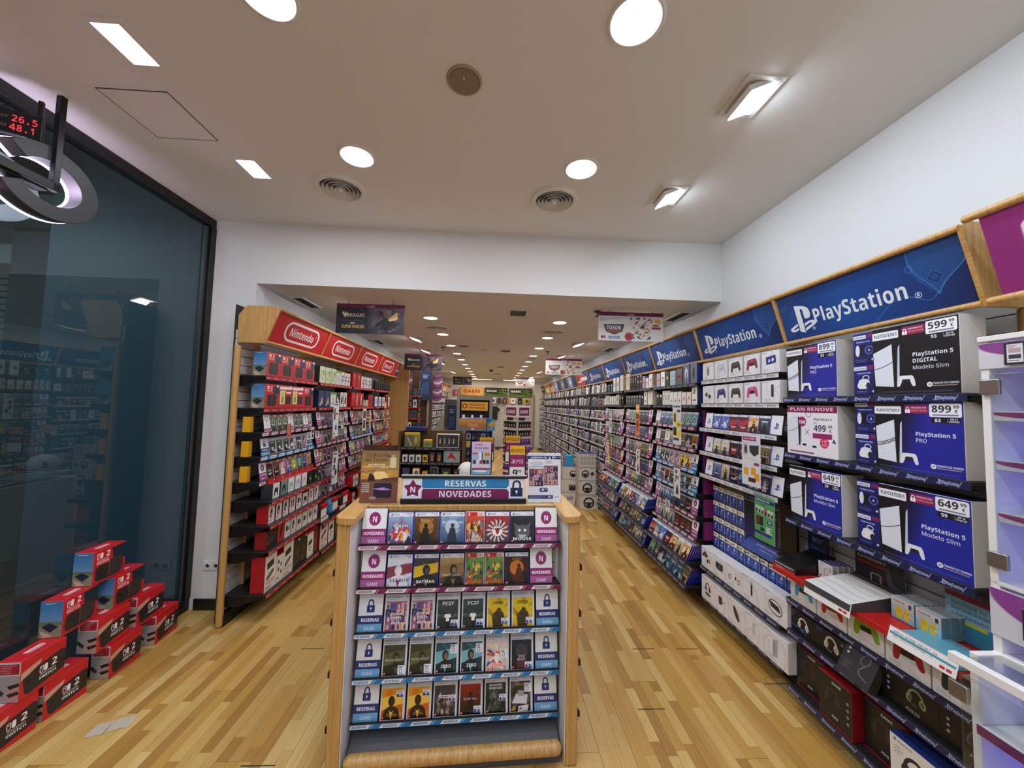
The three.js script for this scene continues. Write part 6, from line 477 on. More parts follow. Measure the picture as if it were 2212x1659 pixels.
{ // glass front with its black frame
  const w = struct('window_1'), L = Z_NEAR - Z_FRONT;
  at(mesh('glass_pane', solid(0.004, Y_CEIL - 0.17, L - 0.12, 0.0004), M.glass, w), X_GLASS, 0.09, (Z_NEAR + Z_FRONT) / 2 + 0.03);
  at(mesh('head_rail', solid(0.06, 0.075, L, 0.004), M.black, w), X_GLASS + 0.01, Y_CEIL - 0.077, (Z_NEAR + Z_FRONT) / 2);
  at(mesh('sill_rail', solid(0.06, 0.1, L, 0.004), M.black, w), X_GLASS + 0.01, 0.001, (Z_NEAR + Z_FRONT) / 2);
  at(mesh('end_post', solid(0.07, Y_CEIL - 0.18, 0.06, 0.004), M.black, w), X_GLASS + 0.012, 0.1, Z_FRONT + 0.03);
  at(mesh('mid_post', solid(0.06, Y_CEIL - 0.18, 0.04, 0.004), M.black, w), X_GLASS + 0.01, 0.1, 0.9);
  at(mesh('rubber_seal', solid(0.02, Y_CEIL - 0.18, 0.014, 0.002), M.groove, w), X_GLASS + 0.014, 0.1, Z_FRONT + 0.067);
}
{ // twin socket plate low on the white jamb
  const t = thing('wall_socket', 'white double wall socket low on the white jamb', 'socket'); t.position.set(-2.43, 0.335, Z_FRONT + 0.001);
  mesh('cover_plate', solid(0.155, 0.084, 0.01, 0.004), M.white, t).position.z = 0.005;
  for (const x of [-0.036, 0.036]) { const c = mesh('socket_insert', new THREE.TorusGeometry(0.021, 0.005, 8, 24), M.white, t); c.position.set(x, 0.042, 0.0115); const d = mesh('socket_well', new THREE.CylinderGeometry(0.019, 0.019, 0.003, 24), M.charcoal, t); d.rotation.x = PI / 2; d.position.set(x, 0.042, 0.0105); }
}
{ // shut access hatch in the front ceiling
  const t = thing('ceiling_hatch', 'flush square hatch in the front ceiling near the hanging letter', 'hatch');
  mesh('hatch_door', solid(0.36, 0.006, 0.36, 0.001), M.ceiling, t); t.position.set(-1.98, Y_CEIL - 0.003, -2.16);
  for (const [x, z, w, d] of [[0, 0.183, 0.37, 0.004], [0, -0.183, 0.37, 0.004], [0.183, 0, 0.004, 0.362], [-0.183, 0, 0.004, 0.362]]) at(mesh('shadow_gap', solid(w, 0.004, d, 0.001), M.charcoal, t), x, 0, z);
}
// ------------------------------------------------------------------ the dark mall outside the glass
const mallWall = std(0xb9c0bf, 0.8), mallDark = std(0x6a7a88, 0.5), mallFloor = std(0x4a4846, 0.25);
slabBox('floor_outside', mallFloor, -10, X_GLASS - 0.05, -0.2, -0.01, -4.9, 5.2);
slabBox('ceiling_outside', std(0x8e9696, 0.9), -10, X_GLASS - 0.13, 4.3, 4.4, -4.9, 5.2);
slabBox('wall_outside', mallWall, -10, -4.36, -0.01, 4.3, -4.82, -4.7);
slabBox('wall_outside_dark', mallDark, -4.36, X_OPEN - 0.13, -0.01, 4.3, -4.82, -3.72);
slabBox('wall_outside_far', mallWall, -10.12, -10, -0.01, 4.3, -4.9, 5.2);
slabBox('wall_outside_near', mallWall, -10, X_GLASS - 0.13, -0.01, 4.3, 5.1, 5.2);
slabBox('pillar_outside', std(0x555d60, 0.6), -5.58, -5.12, -0.01, 3.74, -4.7, -4.42);
{ const t = struct('trim_1'); [[3.74, 0.5, 0.2], [3.98, 0.42, 0.1], [4.14, 0.36, 0.06]].forEach(([y, d, h]) => at(mesh('cornice_step', solid(5.64, h, d, 0.006), mallWall, t), -7.18, y, -4.7 + d / 2)); }
{ const t = thing('roller_shutter', 'closed grey roller shutter beyond the glass beside the dark pillar', 'shutter'); for (let i = 0; i < 42; i++) { const s = mesh('slat', solid(2.6, 0.072, 0.02, 0.009), std(0x8d9492, 0.5, { metalness: 0.3 }), t); s.position.set(-7.0, 0.05 + i * 0.077, -4.66); } mesh('shutter_head', solid(2.6, 0.1, 0.06, 0.006), M.charcoal, t).position.set(-7.0, 3.29, -4.66); }
{ const d = struct('door_1'); at(mesh('door_leaf', solid(0.46, 1.98, 0.05, 0.004), std(0xa06a30, 0.4, { map: beechTex }), d), -4.63, 0, -4.66); at(mesh('door_frame', solid(0.05, 2.04, 0.08, 0.004), M.aluminium, d), -4.9, 0, -4.66); at(mesh('door_header', solid(0.56, 0.06, 0.08, 0.004), M.aluminium, d), -4.64, 1.99, -4.66); at(mesh('door_handle', solid(0.06, 0.16, 0.05, 0.01), M.black, d), -4.74, 0.98, -4.61); const b = mesh('push_bar', rod(0.014, 0.36), M.ivory, d); b.rotation.z = PI / 2; b.position.set(-4.56, 1.07, -4.58); }
{ const t = mesh('wall_lettering', new THREE.PlaneGeometry(0.62, 0.31), new THREE.MeshStandardMaterial({ color: 0x1c2022, roughness: 0.7, alphaMap: letters, alphaTest: 0.5 })); t.position.set(-4.66, 3.15, -4.695); t.userData.kind = 'thing'; tag(t, 'dark Gerencia lettering with toilet pictograms on the wall beyond the glass', 'lettering'); }
{ const t = mesh('loose_cable', tube([[-5.1, 3.6, -4.68], [-5.0, 3.56, -4.66], [-4.9, 3.46, -4.66], [-4.75, 3.42, -4.68], [-4.4, 3.42, -4.68]], 0.012, 40), M.ivory); tag(t, 'loose pale cable drooping along the wall beyond the glass', 'cable'); }
{ const t = thing('added_mall_lamp', 'dim square ceiling lamp in the mall beyond the glass', 'lamp'); at(mesh('lamp_frame', solid(1.3, 0.03, 1.3, 0.004), M.white, t), -6.2, 4.272, -1.2); at(mesh('lamp_lens', solid(1.2, 0.004, 1.2, 0.001), glow(LAMP.mallTint, LAMP.mall), t), -6.2, 4.266, -1.2); const l = new THREE.RectAreaLight(LAMP.mallTint, LAMP.mall, 1.2, 1.2); l.position.set(-6.2, 4.26, -1.2); l.rotation.x = -PI / 2; t.add(l); }  // unseen lamp, added so the mall shows through the glass
// ------------------------------------------------------------------ lamps and ceiling fittings
function areaLight(parent, tint, k, w, d, y, tilt = 0) { const l = new THREE.RectAreaLight(tint, k, w, d); l.position.y = y; l.rotation.order = 'ZYX'; l.rotation.set(-PI / 2, 0, tilt); parent.add(l); return l; }
const trimGeo = (r) => new THREE.LatheGeometry([[r * 0.98, 0.012], [r * 1.0, -0.006], [r * 1.06, -0.011], [r * 1.16, -0.008], [r * 1.2, 0.0]].map((p) => new THREE.Vector2(...p)), 40);
function roundLamp(x, y, z, r, k, tint, face, label, group) {
  const t = thing('downlight', label, 'lamp', group); t.position.set(x, y, z);
  mesh('trim_ring', trimGeo(r), M.white, t);
  const lens = mesh('lamp_lens', new THREE.CylinderGeometry(r, r, 0.004, 40), glow(tint, face), t); lens.position.y = -0.003;
  areaLight(t, tint, k, r * 1.75, r * 1.75, -0.014); return t;
}
const placesFront = { '-2.42': 'first from the lintel', '-1.44': 'second from the lintel', '-0.46': 'third from the lintel', 0.52: 'fourth from the lintel', 1.5: 'fifth from the lintel' };
for (const [x, side] of [[-0.959, 'on the glass side'], [0.546, 'on the white wall side']]) for (const z of [-2.42, -1.44, -0.46, 0.52, 1.5]) roundLamp(x, Y_CEIL, z, 0.1, LAMP.round, LAMP.roundTint, 9, `bright round downlight of the front ceiling, ${placesFront[z]}, ${side}`, 'round downlights of the front ceiling');
function washer(x, z, face, w, d, tilt, k, tint, glowK, label, group) {
  const t = thing('wall_washer', label, 'lamp', group); t.position.set(x, face, z);
  for (const [a, b, c, e] of [[0, d / 2 + 0.012, w + 0.05, 0.024], [0, -d / 2 - 0.012, w + 0.05, 0.024], [w / 2 + 0.012, 0, 0.024, d], [-w / 2 - 0.012, 0, 0.024, d]]) at(mesh('frame_bar', solid(c, 0.012, e, 0.002), M.white, t), a, -0.008, b);
  const head = new THREE.Group(); head.name = 'lamp_head'; head.rotation.z = tilt; head.position.y = tilt ? -0.028 : -0.002; t.add(head);
  if (tilt) mesh('reflector_shell', solid(w * 0.92, 0.03, d * 0.94, 0.004), M.white, head);
  const lens = mesh('lamp_lens', solid(w * 0.86, 0.004, d * 0.9, 0.001), glow(tint, glowK), head); lens.position.y = -0.006;
  const l = areaLight(head, tint, k, w * 0.84, d * 0.88, -0.012); return t;
}
for (const [z, n] of [[-1.77, 'second from the lintel'], [-2.68, 'nearest the lintel'], [-0.86, 'third from the lintel'], [0.05, 'fourth from the lintel'], [0.96, 'fifth from the lintel']]) {
  washer(1.275, z, Y_CEIL, 0.15, 0.21, 0.42, LAMP.wash * 1.5, LAMP.washTint, 10, `tilted square lamp aimed at the white side wall, ${n}`, 'tilted square lamps');
  washer(-1.75, z + 0.06, Y_CEIL, 0.12, 0.2, 0, LAMP.round * 0.5, 0xf4f6ff, 10, `flush white rectangular lamp by the glass front, ${n}`, 'flush rectangular lamps by the glass');
}
for (let i = 0; i < 11; i++) { const z = -4.58 - 1.07 * i; for (const [x, s] of [[-0.82, 'red'], [0.79, 'blue']]) roundLamp(x, Y_SHOP, z, 0.082, LAMP.shop, LAMP.shopTint, 6, `round shop downlight, ${ORD[i]} behind the lintel in the row nearer the ${s} signs`, 'downlights of the long shop'); }
[[-1.41, -4.2], [-1.32, -6.1], [-1.41, -7.5], [-1.4, -9.6], [-1.4, -12.3], [-1.3, -14.5]].forEach(([x, z], i) => washer(x, z, Y_SHOP, 0.17, 0.27, -0.3, LAMP.shopWash, LAMP.shopWashTint, 1.6, `recessed square shop lamp above the red-signed wall, ${ORD[i]} behind the lintel`, 'square lamps of the long shop'));
[[1.36, -4.3], [1.37, -6.1], [1.37, -7.7], [1.36, -9.4], [1.36, -11.4], [1.32, -13.6]].forEach(([x, z], i) => washer(x, z, Y_SHOP, 0.17, 0.27, 0.3, LAMP.shopWash, LAMP.shopWashTint, 1.6, `recessed square shop lamp above the blue-signed wall, ${ORD[i]} behind the lintel`, 'square lamps of the long shop'));
for (const [x, s] of [[-0.75, 'red'], [0.95, 'blue']]) { const t = thing('batten_light', `thin white strip light across the far end on the side of the ${s} signs`, 'lamp', 'strip lights at the far end'); t.position.set(x, Y_SHOP, -15.6); mesh('housing', solid(1.25, 0.02, 0.05, 0.003), M.white, t).position.y = -0.02; mesh('tube_lens', solid(1.2, 0.004, 0.04, 0.001), glow(0xfff0d8, 5), t).position.y = -0.0245; areaLight(t, 0xfff0d8, 26, 1.2, 0.04, -0.03); }
// round air diffusers: nested cones
function diffuser(x, y, z, r, label) { const t = thing('air_diffuser', label, 'vent', 'round air diffusers'); t.position.set(x, y, z); mesh('outer_ring', new THREE.LatheGeometry([[r * 0.8, 0], [r * 0.82, -0.022], [r, -0.016], [r * 1.02, 0]].map((p) => new THREE.Vector2(...p)), 48), M.ceiling, t); for (let i = 0; i < 4; i++) { const q = r * (0.2 + i * 0.16); mesh('cone_ring', new THREE.LatheGeometry([[q - r * 0.05, 0.002], [q + r * 0.045, -0.03 + i * 0.002], [q + r * 0.055, -0.028 + i * 0.002], [q - r * 0.035, 0.002]].map((p) => new THREE.Vector2(...p)), 40), M.ceiling, t); } mesh('dark_throat', new THREE.CylinderGeometry(r * 0.8, r * 0.8, 0.004, 40), M.charcoal, t).position.y = -0.001; mesh('hub', new THREE.SphereGeometry(r * 0.13, 20, 10, 0, 7, PI / 2, PI / 2), M.ceiling, t).position.y = -0.012; }
diffuser(-1.22, Y_CEIL, -2.8, 0.18, 'round slatted air diffuser of the front ceiling on the glass side'); diffuser(0.425, Y_CEIL, -2.81, 0.18, 'round slatted air diffuser of the front ceiling on the white wall side');
[[-0.83, -5.15], [0.8, -5.17], [-0.8, -8.2], [0.8, -8.2]].forEach(([x, z], i) => diffuser(x, Y_SHOP, z, 0.17, `round air diffuser of the shop ceiling, ${i < 2 ? 'first' : 'second'} pair, beside the ${i % 2 ? 'blue' : 'red'} sign lamps`));
{ const t = thing('ceiling_speaker', 'round beige loudspeaker grille in the middle of the front ceiling', 'speaker'); t.position.set(-0.198, Y_CEIL, -1.784); mesh('speaker_rim', trimGeo(0.075), std(0xa79b85, 0.6), t); mesh('speaker_grille', new THREE.CylinderGeometry(0.076, 0.074, 0.008, 36), std(0x8f846f, 0.75, { bumpMap: noiseTex, bumpScale: 0.001 }), t).position.y = -0.005; at(mesh('maker_tag', solid(0.008, 0.002, 0.012, 0.0005), M.white, t), 0, -0.011, 0.02); }
// square grilles and slot vents: frame, dark box, blades
function grille(x, z, w, d, n, along, label, grp) { const t = thing('air_grille', label, 'vent', grp); t.position.set(x, Y_SHOP, z); for (const [a, b, c, e] of [[0, d / 2, w + 0.03, 0.02], [0, -d / 2, w + 0.03, 0.02], [w / 2, 0, 0.02, d], [-w / 2, 0, 0.02, d]]) at(mesh('frame_bar', solid(c, 0.01, e, 0.002), M.ceiling, t), a, -0.01, b); mesh('dark_box', solid(w, 0.004, d, 0.001), M.black, t).position.y = -0.004; for (let i = 1; i < n; i++) { const k = i / n - 0.5; const m = mesh('blade', along ? solid(0.004, 0.012, d, 0.001) : solid(w, 0.012, 0.004, 0.001), M.charcoal, t); m.position.set(along ? k * w : 0, -0.015, along ? 0 : k * d); } }
[-4.18, -7.2, -10.3, -12.6].forEach((z, i) => grille(0.24 - i * 0.05, z, 0.2, 0.26, 8, true, `square dark air grille along the middle of the shop ceiling, ${ORD[i]} from the lintel`, 'square grilles of the shop ceiling'));
[-4.07, -6.6, -9.2].forEach((z, i) => { grille(-2.07, z, 0.11, 0.4, 5, true, `long slot vent over the red signs, ${ORD[i]} from the lintel`, 'slot vents of the shop ceiling'); grille(2.05, z, 0.11, 0.4, 5, true, `long slot vent over the blue signs, ${ORD[i]} from the lintel`, 'slot vents of the shop ceiling'); });
for (const [x, z, n] of [[-1.09, -4.12, 'beside the nearest dark banner'], [1.1, -3.97, 'beside the nearest pale banner'], [-1.0, -7.0, 'between the second pair of banners on the red side'], [1.0, -7.1, 'between the second pair of banners on the blue side']]) { const t = thing('sprinkler', 'small dark sprinkler head ' + n, 'sprinkler', 'ceiling sprinklers'); t.position.set(x, Y_SHOP, z); mesh('rosette', new THREE.CylinderGeometry(0.035, 0.04, 0.01, 20), M.charcoal, t).position.y = -0.006; mesh('sprinkler_stem', rod(0.008, 0.05), M.charcoal, t).position.y = -0.035; mesh('deflector', new THREE.CylinderGeometry(0.028, 0.028, 0.004, 16), M.charcoal, t).position.y = -0.06; }
{ const t = thing('smoke_detector', 'pale round smoke detector midway along the shop ceiling', 'detector'); t.position.set(-0.2, Y_SHOP, -7.15); mesh('detector_base', new THREE.CylinderGeometry(0.055, 0.06, 0.02, 24), M.ceiling, t).position.y = -0.01; mesh('detector_head', new THREE.CylinderGeometry(0.03, 0.045, 0.03, 24), M.ceiling, t).position.y = -0.034; }
{ const t = thing('ceiling_disc', 'flat grey disc on the shop ceiling before the smoke detector', 'speaker'); t.position.set(-0.6, Y_SHOP, -6.75); mesh('speaker_rim', trimGeo(0.1), M.ceiling, t); mesh('speaker_grille', new THREE.CylinderGeometry(0.1, 0.1, 0.006, 30), std(0x7d7262, 0.8), t).position.y = -0.004; }
{ const t = thing('dome_camera', 'small dark dome camera on the shop ceiling past the second banners', 'camera'); t.position.set(-0.13, Y_SHOP, -11); mesh('camera_base', new THREE.CylinderGeometry(0.07, 0.07, 0.03, 24), M.white, t).position.y = -0.015; mesh('dome', new THREE.SphereGeometry(0.055, 24, 12, 0, 7, PI / 2, PI / 2), M.black, t).position.y = -0.03; }
// ------------------------------------------------------------------ wall bays: slats, posts, shelves with price strips
const RX = 2.13, LX = -2.175;
function bay(F, len, label, shelves, { postNear = true, slats = 31, kick = true } = {}) {
  const t = thing('shelf_bay', label, 'shelving'); F.put(t, 0, 0, 0);
  at(mesh('groove_board', solid(len, 2.62, 0.012, 0.001), M.groove, t), len / 2, 0.02, -0.03);
  for (let i = 0; i < slats; i++) at(mesh('slat', solid(len - 0.004, 0.07, 0.02, 0.002), M.slat, t), len / 2, 0.1 + i * 0.0752, -0.012);
  if (kick) at(mesh('kick_board', solid(len, 0.09, 0.02, 0.002), M.black, t), len / 2, 0, 0.03);
  for (const s of postNear ? [0, len] : [0]) { const p = mesh('post', new THREE.CylinderGeometry(0.026, 0.026, 2.28, 20), M.beech, t); p.position.set(s, 1.15, 0.004); }
  for (const h of shelves) {
    const s0 = h.s0 ?? 0.03, s1 = h.s1 ?? len - 0.03, w = s1 - s0, m = (s0 + s1) / 2, sh = mesh('shelf', solid(w, 0.012, h.d, 0.002), h.clear ? M.clear : M.shelf, t);
    sh.position.set(m, h.y - 0.012, h.d / 2 + 0.002);
    const st = mesh('price_strip', boxGeo(w, 0.034, 0.004, { f: S[h.strip], e: signAtlas.swatch('#14151a') }), signAtlas.mat, sh); at(st, 0, -0.022, h.d / 2 + 0.0045);
    for (const e of [-1, 1]) { const b = mesh('shelf_bracket', extrude([[0, 0], [h.d * 0.92, 0], [h.d * 0.92, 0.012], [h.d * 0.3, 0.012 + (h.bk ?? 0.07)], [0, 0.012 + (h.bk ?? 0.07)]], 0.002, 0), M.blackMetal, sh); b.rotation.y = -PI / 2; b.rotation.order = 'YXZ'; b.scale.y = -1; b.position.set(e * (w / 2 - 0.004), 0.0, -h.d / 2); }
  }
  return t;
}
// tilted header sign of a bay, wooden rails above and below, cheek boards at the ends
function headerSign(F, s0, s1, art, label, group, ends = [true, true], bot = [0.18, 2.305], top = [0.268, 2.612]) {
  const t = thing('header_sign', label, 'sign', group), len = s1 - s0; F.put(t, (s0 + s1) / 2, 0, 0);
  const dy = top[1] - bot[1], dz = top[0] - bot[0], h = Math.hypot(dy, dz), a = Math.atan2(dz, dy);
  const p = mesh('sign_panel', boxGeo(len - 0.026, h, 0.008, { f: art, e: signAtlas.swatch('#20242c') }), signAtlas.mat, t); at(p, 0, bot[1], bot[0], 0, a);
  for (const [o, y] of [bot, top]) { const r = mesh(y === bot[1] ? 'lower_rail' : 'upper_rail', rod(0.014, len - 0.006), M.beechAcross, t); r.rotation.z = PI / 2; r.position.set(0, y, o + 0.006); }
  ends.forEach((on, i) => { if (!on) return; const b = mesh('cheek_board', extrude([[0, bot[1] - 0.012], [bot[0] + 0.004, bot[1] - 0.012], [top[0] + 0.014, top[1] + 0.002], [top[0] - 0.02, top[1] + 0.022], [0.06, top[1] + 0.022], [0, top[1] - 0.06]], 0.016, 0.0015), M.beech, t); b.rotation.y = -PI / 2; b.position.set((i ? 1 : -1) * len / 2 + 0.008, 0, 0); });
  return t;
}
const Rz = [-1.37, -2.38, -3.38, -4.385, -5.39, -6.4];                      // bay limits on the blue-signed wall
const RF = []; for (let i = 0; i < 5; i++) RF.push(new Frame(RX, Rz[i + 1], -PI / 2));
const Lz = [-3.2, -4.19, -5.17, -6.14, -7.12], LF = []; for (let i = 0; i < 4; i++) LF.push(new Frame(LX, Lz[i], PI / 2));
const GD = 0.23, gameShelves = (strips) => strips.map((s, i) => ({ y: [2.105, 1.895, 1.685, 1.478, 1.275, 1.068, 0.857, 0.652][i], d: GD, strip: s }));
bay(RF[0], Rz[0] - Rz[1], 'slatted wall bay of black shelves with the big console cartons', [{ y: 1.945, d: GD, strip: 'stNavy' }, { y: 1.59, d: GD, strip: 'stNavy' }, { y: 1.178, d: GD, strip: 'stNavy' }, { y: 0.678, d: GD, strip: 'stNavy' }, { y: 0.485, d: GD, strip: 'stNavy' }, { y: 0.145, d: GD, strip: 'stNavy' }], { postNear: true });
bay(RF[1], Rz[1] - Rz[2], 'slatted wall bay of white-edged shelves with white controller cartons', [{ y: 2.118, d: GD - 0.02, strip: 'stWhite' }, { y: 1.91, d: GD - 0.02, strip: 'stWhite' }, { y: 1.69, d: GD, strip: 'stWhite' }, { y: 1.48, d: GD, strip: 'stWhite' }, { y: 1.278, d: GD, strip: 'stWhite' }, { y: 0.462, d: GD, strip: 'stNavy' }, { y: 0.19, d: GD - 0.02, strip: 'stNavy' }], { postNear: false });
bay(RF[2], Rz[2] - Rz[3], 'slatted wall bay with the numbered ranking cards', [...gameShelves(['stDark', 'stDark', 'stNov', 'stNov', 'stRes', 'stRes', 'stNov', 'stNov']), { y: 0.44, d: 0.33, strip: 'stNavy' }, { y: 0.225, d: 0.33, strip: 'stNavy' }], { postNear: false });
bay(RF[3], Rz[3] - Rz[4], 'slatted wall bay just beyond the numbered ranking cards', [...gameShelves(['stDark', 'stDark', 'stNov', 'stNov', 'stNov', 'stNov', 'stNov']), { y: 0.63, d: 0.33, strip: 'stNavy' }, { y: 0.43, d: 0.33, strip: 'stNavy' }, { y: 0.225, d: 0.33, strip: 'stNavy' }], { postNear: false });
bay(RF[4], Rz[4] - Rz[5], 'slatted wall bay second beyond the numbered ranking cards', [...gameShelves(['stDark', 'stDark', 'stNov', 'stNov', 'stNov', 'stNov', 'stNov']), { y: 0.63, d: 0.33, strip: 'stNavy' }, { y: 0.43, d: 0.33, strip: 'stNavy' }, { y: 0.225, d: 0.33, strip: 'stNavy' }], { postNear: false });
const blueNames = ['largest', 'second largest', 'third largest', 'fourth largest', 'fifth largest'];
for (let i = 0; i < 5; i++) headerSign(RF[i], 0, Rz[i] - Rz[i + 1], S.station, `tilted blue header sign with white lettering and emblem, ${blueNames[i]} of its row`, 'blue header signs', [true, i === 0]);
const deep = (y) => ({ y, d: 0.335, strip: 'stRed' }), shallow = (y, strip = 'stRed') => ({ y, d: 0.225, strip });
bay(LF[0], 0.99, 'slatted wall bay of red-edged shelves nearest the white jamb', [shallow(2.045), shallow(1.767), shallow(1.562, 'stNov'), shallow(1.356, 'stRes'), shallow(1.146, 'stNov'), deep(0.99), deep(0.79), deep(0.58), deep(0.232)], { postNear: true });
bay(LF[1], 0.98, 'second red-edged slatted bay from the white jamb', [shallow(2.045), shallow(1.767), shallow(1.562, 'stNov'), shallow(1.356, 'stNov'), shallow(1.146, 'stNov'), shallow(0.94), shallow(0.74), deep(0.5), deep(0.2)], { postNear: true });
bay(LF[2], 0.97, 'third red-edged slatted bay from the white jamb', [shallow(2.045), shallow(1.767), shallow(1.562, 'stNov'), shallow(1.356, 'stRes'), shallow(1.146, 'stNov'), shallow(0.94), deep(0.68), deep(0.45), deep(0.2)], { postNear: true });
bay(LF[3], 0.98, 'fourth red-edged slatted bay from the white jamb', [shallow(2.045), shallow(1.767), shallow(1.562, 'stNov'), shallow(1.356, 'stRed'), shallow(1.146, 'stRed'), shallow(0.94), deep(0.68), deep(0.45), deep(0.2)], { postNear: true });
for (let i = 0; i < 4; i++) headerSign(LF[i], 0.0, Lz[i] - Lz[i + 1], S.redSign, `tilted red header sign with a white rounded outline, ${ORD[i]} from the jamb`, 'red header signs', [true, i === 3], [0.225, 2.33], [0.325, 2.61]);
headerSign(new Frame(LX, Lz[4], PI / 2), 0.0, 0.3, S.plumGame, 'short plum header sign at the end of the red signs', undefined, [false, true], [0.225, 2.33], [0.325, 2.61]);
{ const t = thing('end_panel', 'tall narrow wooden end panel between white jamb and red-signed bay', 'panel'); at(mesh('side_board', solid(0.05, 2.69, 0.05, 0.004), M.beech, t), 0, 0, 0); at(mesh('edge_bead', rod(0.012, 2.66), M.beech, t), 0.028, 1.34, 0.02); for (let i = 0; i < 4; i++) at(mesh('peg_hole', rod(0.004, 0.004), M.black, t), 0.042, 2.36 + i * 0.07, 0.02, 0, 0, PI / 2); t.position.set(X_OPEN + 0.03, 0, Z_FRONT + 0.0); }
// end of the red-signed run: broad wooden panel turned to the aisle
{ const t = thing('end_panel', 'broad brown wooden panel closing the far end of the red-signed run', 'panel'); mesh('panel_board', solid(0.5, 2.6, 0.04, 0.003), M.beech, t); mesh('panel_plinth', solid(0.5, 0.09, 0.06, 0.003), M.black, t).position.z = 0.01; t.position.set(-1.96, 0, -7.45); }
// ------------------------------------------------------------------ stock: game cases, cards, cartons
const EDGE = { ps5: '#1b2a9c', ps4: '#1b2a9c', sw: '#c9b6b6', xb: '#2a8a3a', res: '#2c2e34', card: '#1b1b1e' };
const CAP = { res: ['reservation_card', 'card'], card: ['divider_card', 'card'] };
const sizes = { ps5: [0.112, 0.142], ps4: [0.112, 0.142], sw: [0.09, 0.143], xb: [0.112, 0.142], res: [0.112, 0.146], card: [0.112, 0.152] };
function printed(id, w, h, d, parts) {                              // one case or card standing on its lower edge
  const c = covers[id], e = coverAtlas.swatch(EDGE[c.plat]);
  if (!parts) return new THREE.Mesh(boxGeo(w, h, d, { f: c.rect, e }), coverAtlas.mat);
  const g = new THREE.Group(), shell = mesh(c.plat === 'card' || c.plat === 'res' ? 'card_holder' : 'case_shell', boxGeo(w, h, d, { e, f: e }, 0.002), coverAtlas.mat, g);
  const m = c.plat === 'card' ? 0.004 : 0.0035; at(mesh('cover_sheet', boxGeo(w - m * 2, h - m * 2, 0.0008, { f: c.rect, e: coverAtlas.swatch('#d8d8d8') }, 0.0002), coverAtlas.mat, shell), 0, m, 0.0007); return g;
}
function gameItem(F, id, s, y, o, where, group, { w, h, d = 0.012, lean = 0.16, parts = false, turn = 0 } = {}) {
  const c = covers[id], [sw, sh] = sizes[c.plat], [name, cat] = CAP[c.plat] ?? ['game_case', 'game'];
  const m = printed(id, w ?? sw, h ?? sh, d, parts); m.name = numbered(name); shade(m); scene.add(m); F.put(m, s, y + 0.001 + Math.sin(lean) * 0 , o, lean, turn);
  return tag(m, `${c.look.replace(' cover', '')}${name === 'game_case' ? ' game' : ''}, ${where}`, cat, group);
}
function row(F, rowName, y, o, s0, ids, opt = {}) {                  // left to right as the shopper sees it
  let s = s0; const p = opt.pitch ?? 0.1135;
  ids.forEach((id, i) => { const w = opt.full ? undefined : Math.min(sizes[covers[id].plat][0], p - 0.0015); const adv = opt.full ? (opt.w?.[covers[id].plat] ?? 0.135) : p; gameItem(F, id, s + adv / 2, y, o, `${ORD[i]} on ${rowName}`, opt.group ?? rowName, { ...opt, w: opt.full ? adv - 0.003 : w, h: opt.hh?.[covers[id].plat] }); s += adv; });
  return s;
}
function cartonMesh(id, scale = 1) { const b = B[id], m = new THREE.Mesh(boxGeo(b.w * scale, b.h * scale, b.d * scale, { f: b.rect, l: b.side, r: b.side, t: b.top, u: b.side, b: b.side, e: b.side }, 0.0015), boxAtlas.mat); return shade(m); }
function carton(F, id, s, y, o, where, { name = 'product_box', cat = 'box', group, turn = 0, lean = 0, scale = 1 } = {}) {
  const m = cartonMesh(id, scale); m.name = numbered(name); scene.add(m); F.put(m, s, y + 0.001, o, lean, turn); return tag(m, `${B[id].look}, ${where}`, cat, group);
}
function boxRow(F, rowName, y, o, s0, s1, ids, opt = {}) {           // cartons set edge to edge, any slack shared out
  const total = ids.reduce((a, id) => a + B[id].w * (opt.scale ?? 1), 0), gap = (s1 - s0 - total) / ids.length; let s = s0 + Math.max(0, gap) / 2; const k = gap < 0 ? (s1 - s0) / total : 1;
  ids.forEach((id, i) => { const w = B[id].w * k * (opt.scale ?? 1); carton(F, id, s + w / 2, y, o, `${ORD[i]} on ${rowName}`, { group: rowName, name: opt.name, scale: k * (opt.scale ?? 1) - 0.004 }); s += w + Math.max(0, gap); });
}
function board(F, name, art, s, y, o, w, h, label, cat, { lean = 0, turn = 0, arm = 0, frame = false, group } = {}) {   // flat print: placard, tag, poster
  const t = thing(name, label, cat, group); F.put(t, s, y, o, lean, turn);
  mesh('print_sheet', boxGeo(w, h, 0.0016, { f: art, e: signAtlas.swatch('#c9cacc') }, 0.0003), signAtlas.mat, t);
  if (arm) { const a = mesh('clip_arm', solid(0.012, 0.004, arm, 0.001), M.black, t); a.position.set(-w * 0.3, h - 0.01, -arm / 2 - 0.002); }
  if (frame) { for (const x of [-1, 1]) at(mesh('frame_bar', solid(0.006, h + 0.012, 0.005, 0.001), M.black, t), x * (w / 2 + 0.003), -0.006, -0.001); for (const q of [-0.006, h]) at(mesh('frame_bar', solid(w + 0.012, 0.006, 0.005, 0.001), M.black, t), 0, q, -0.001); }
  return t;
}
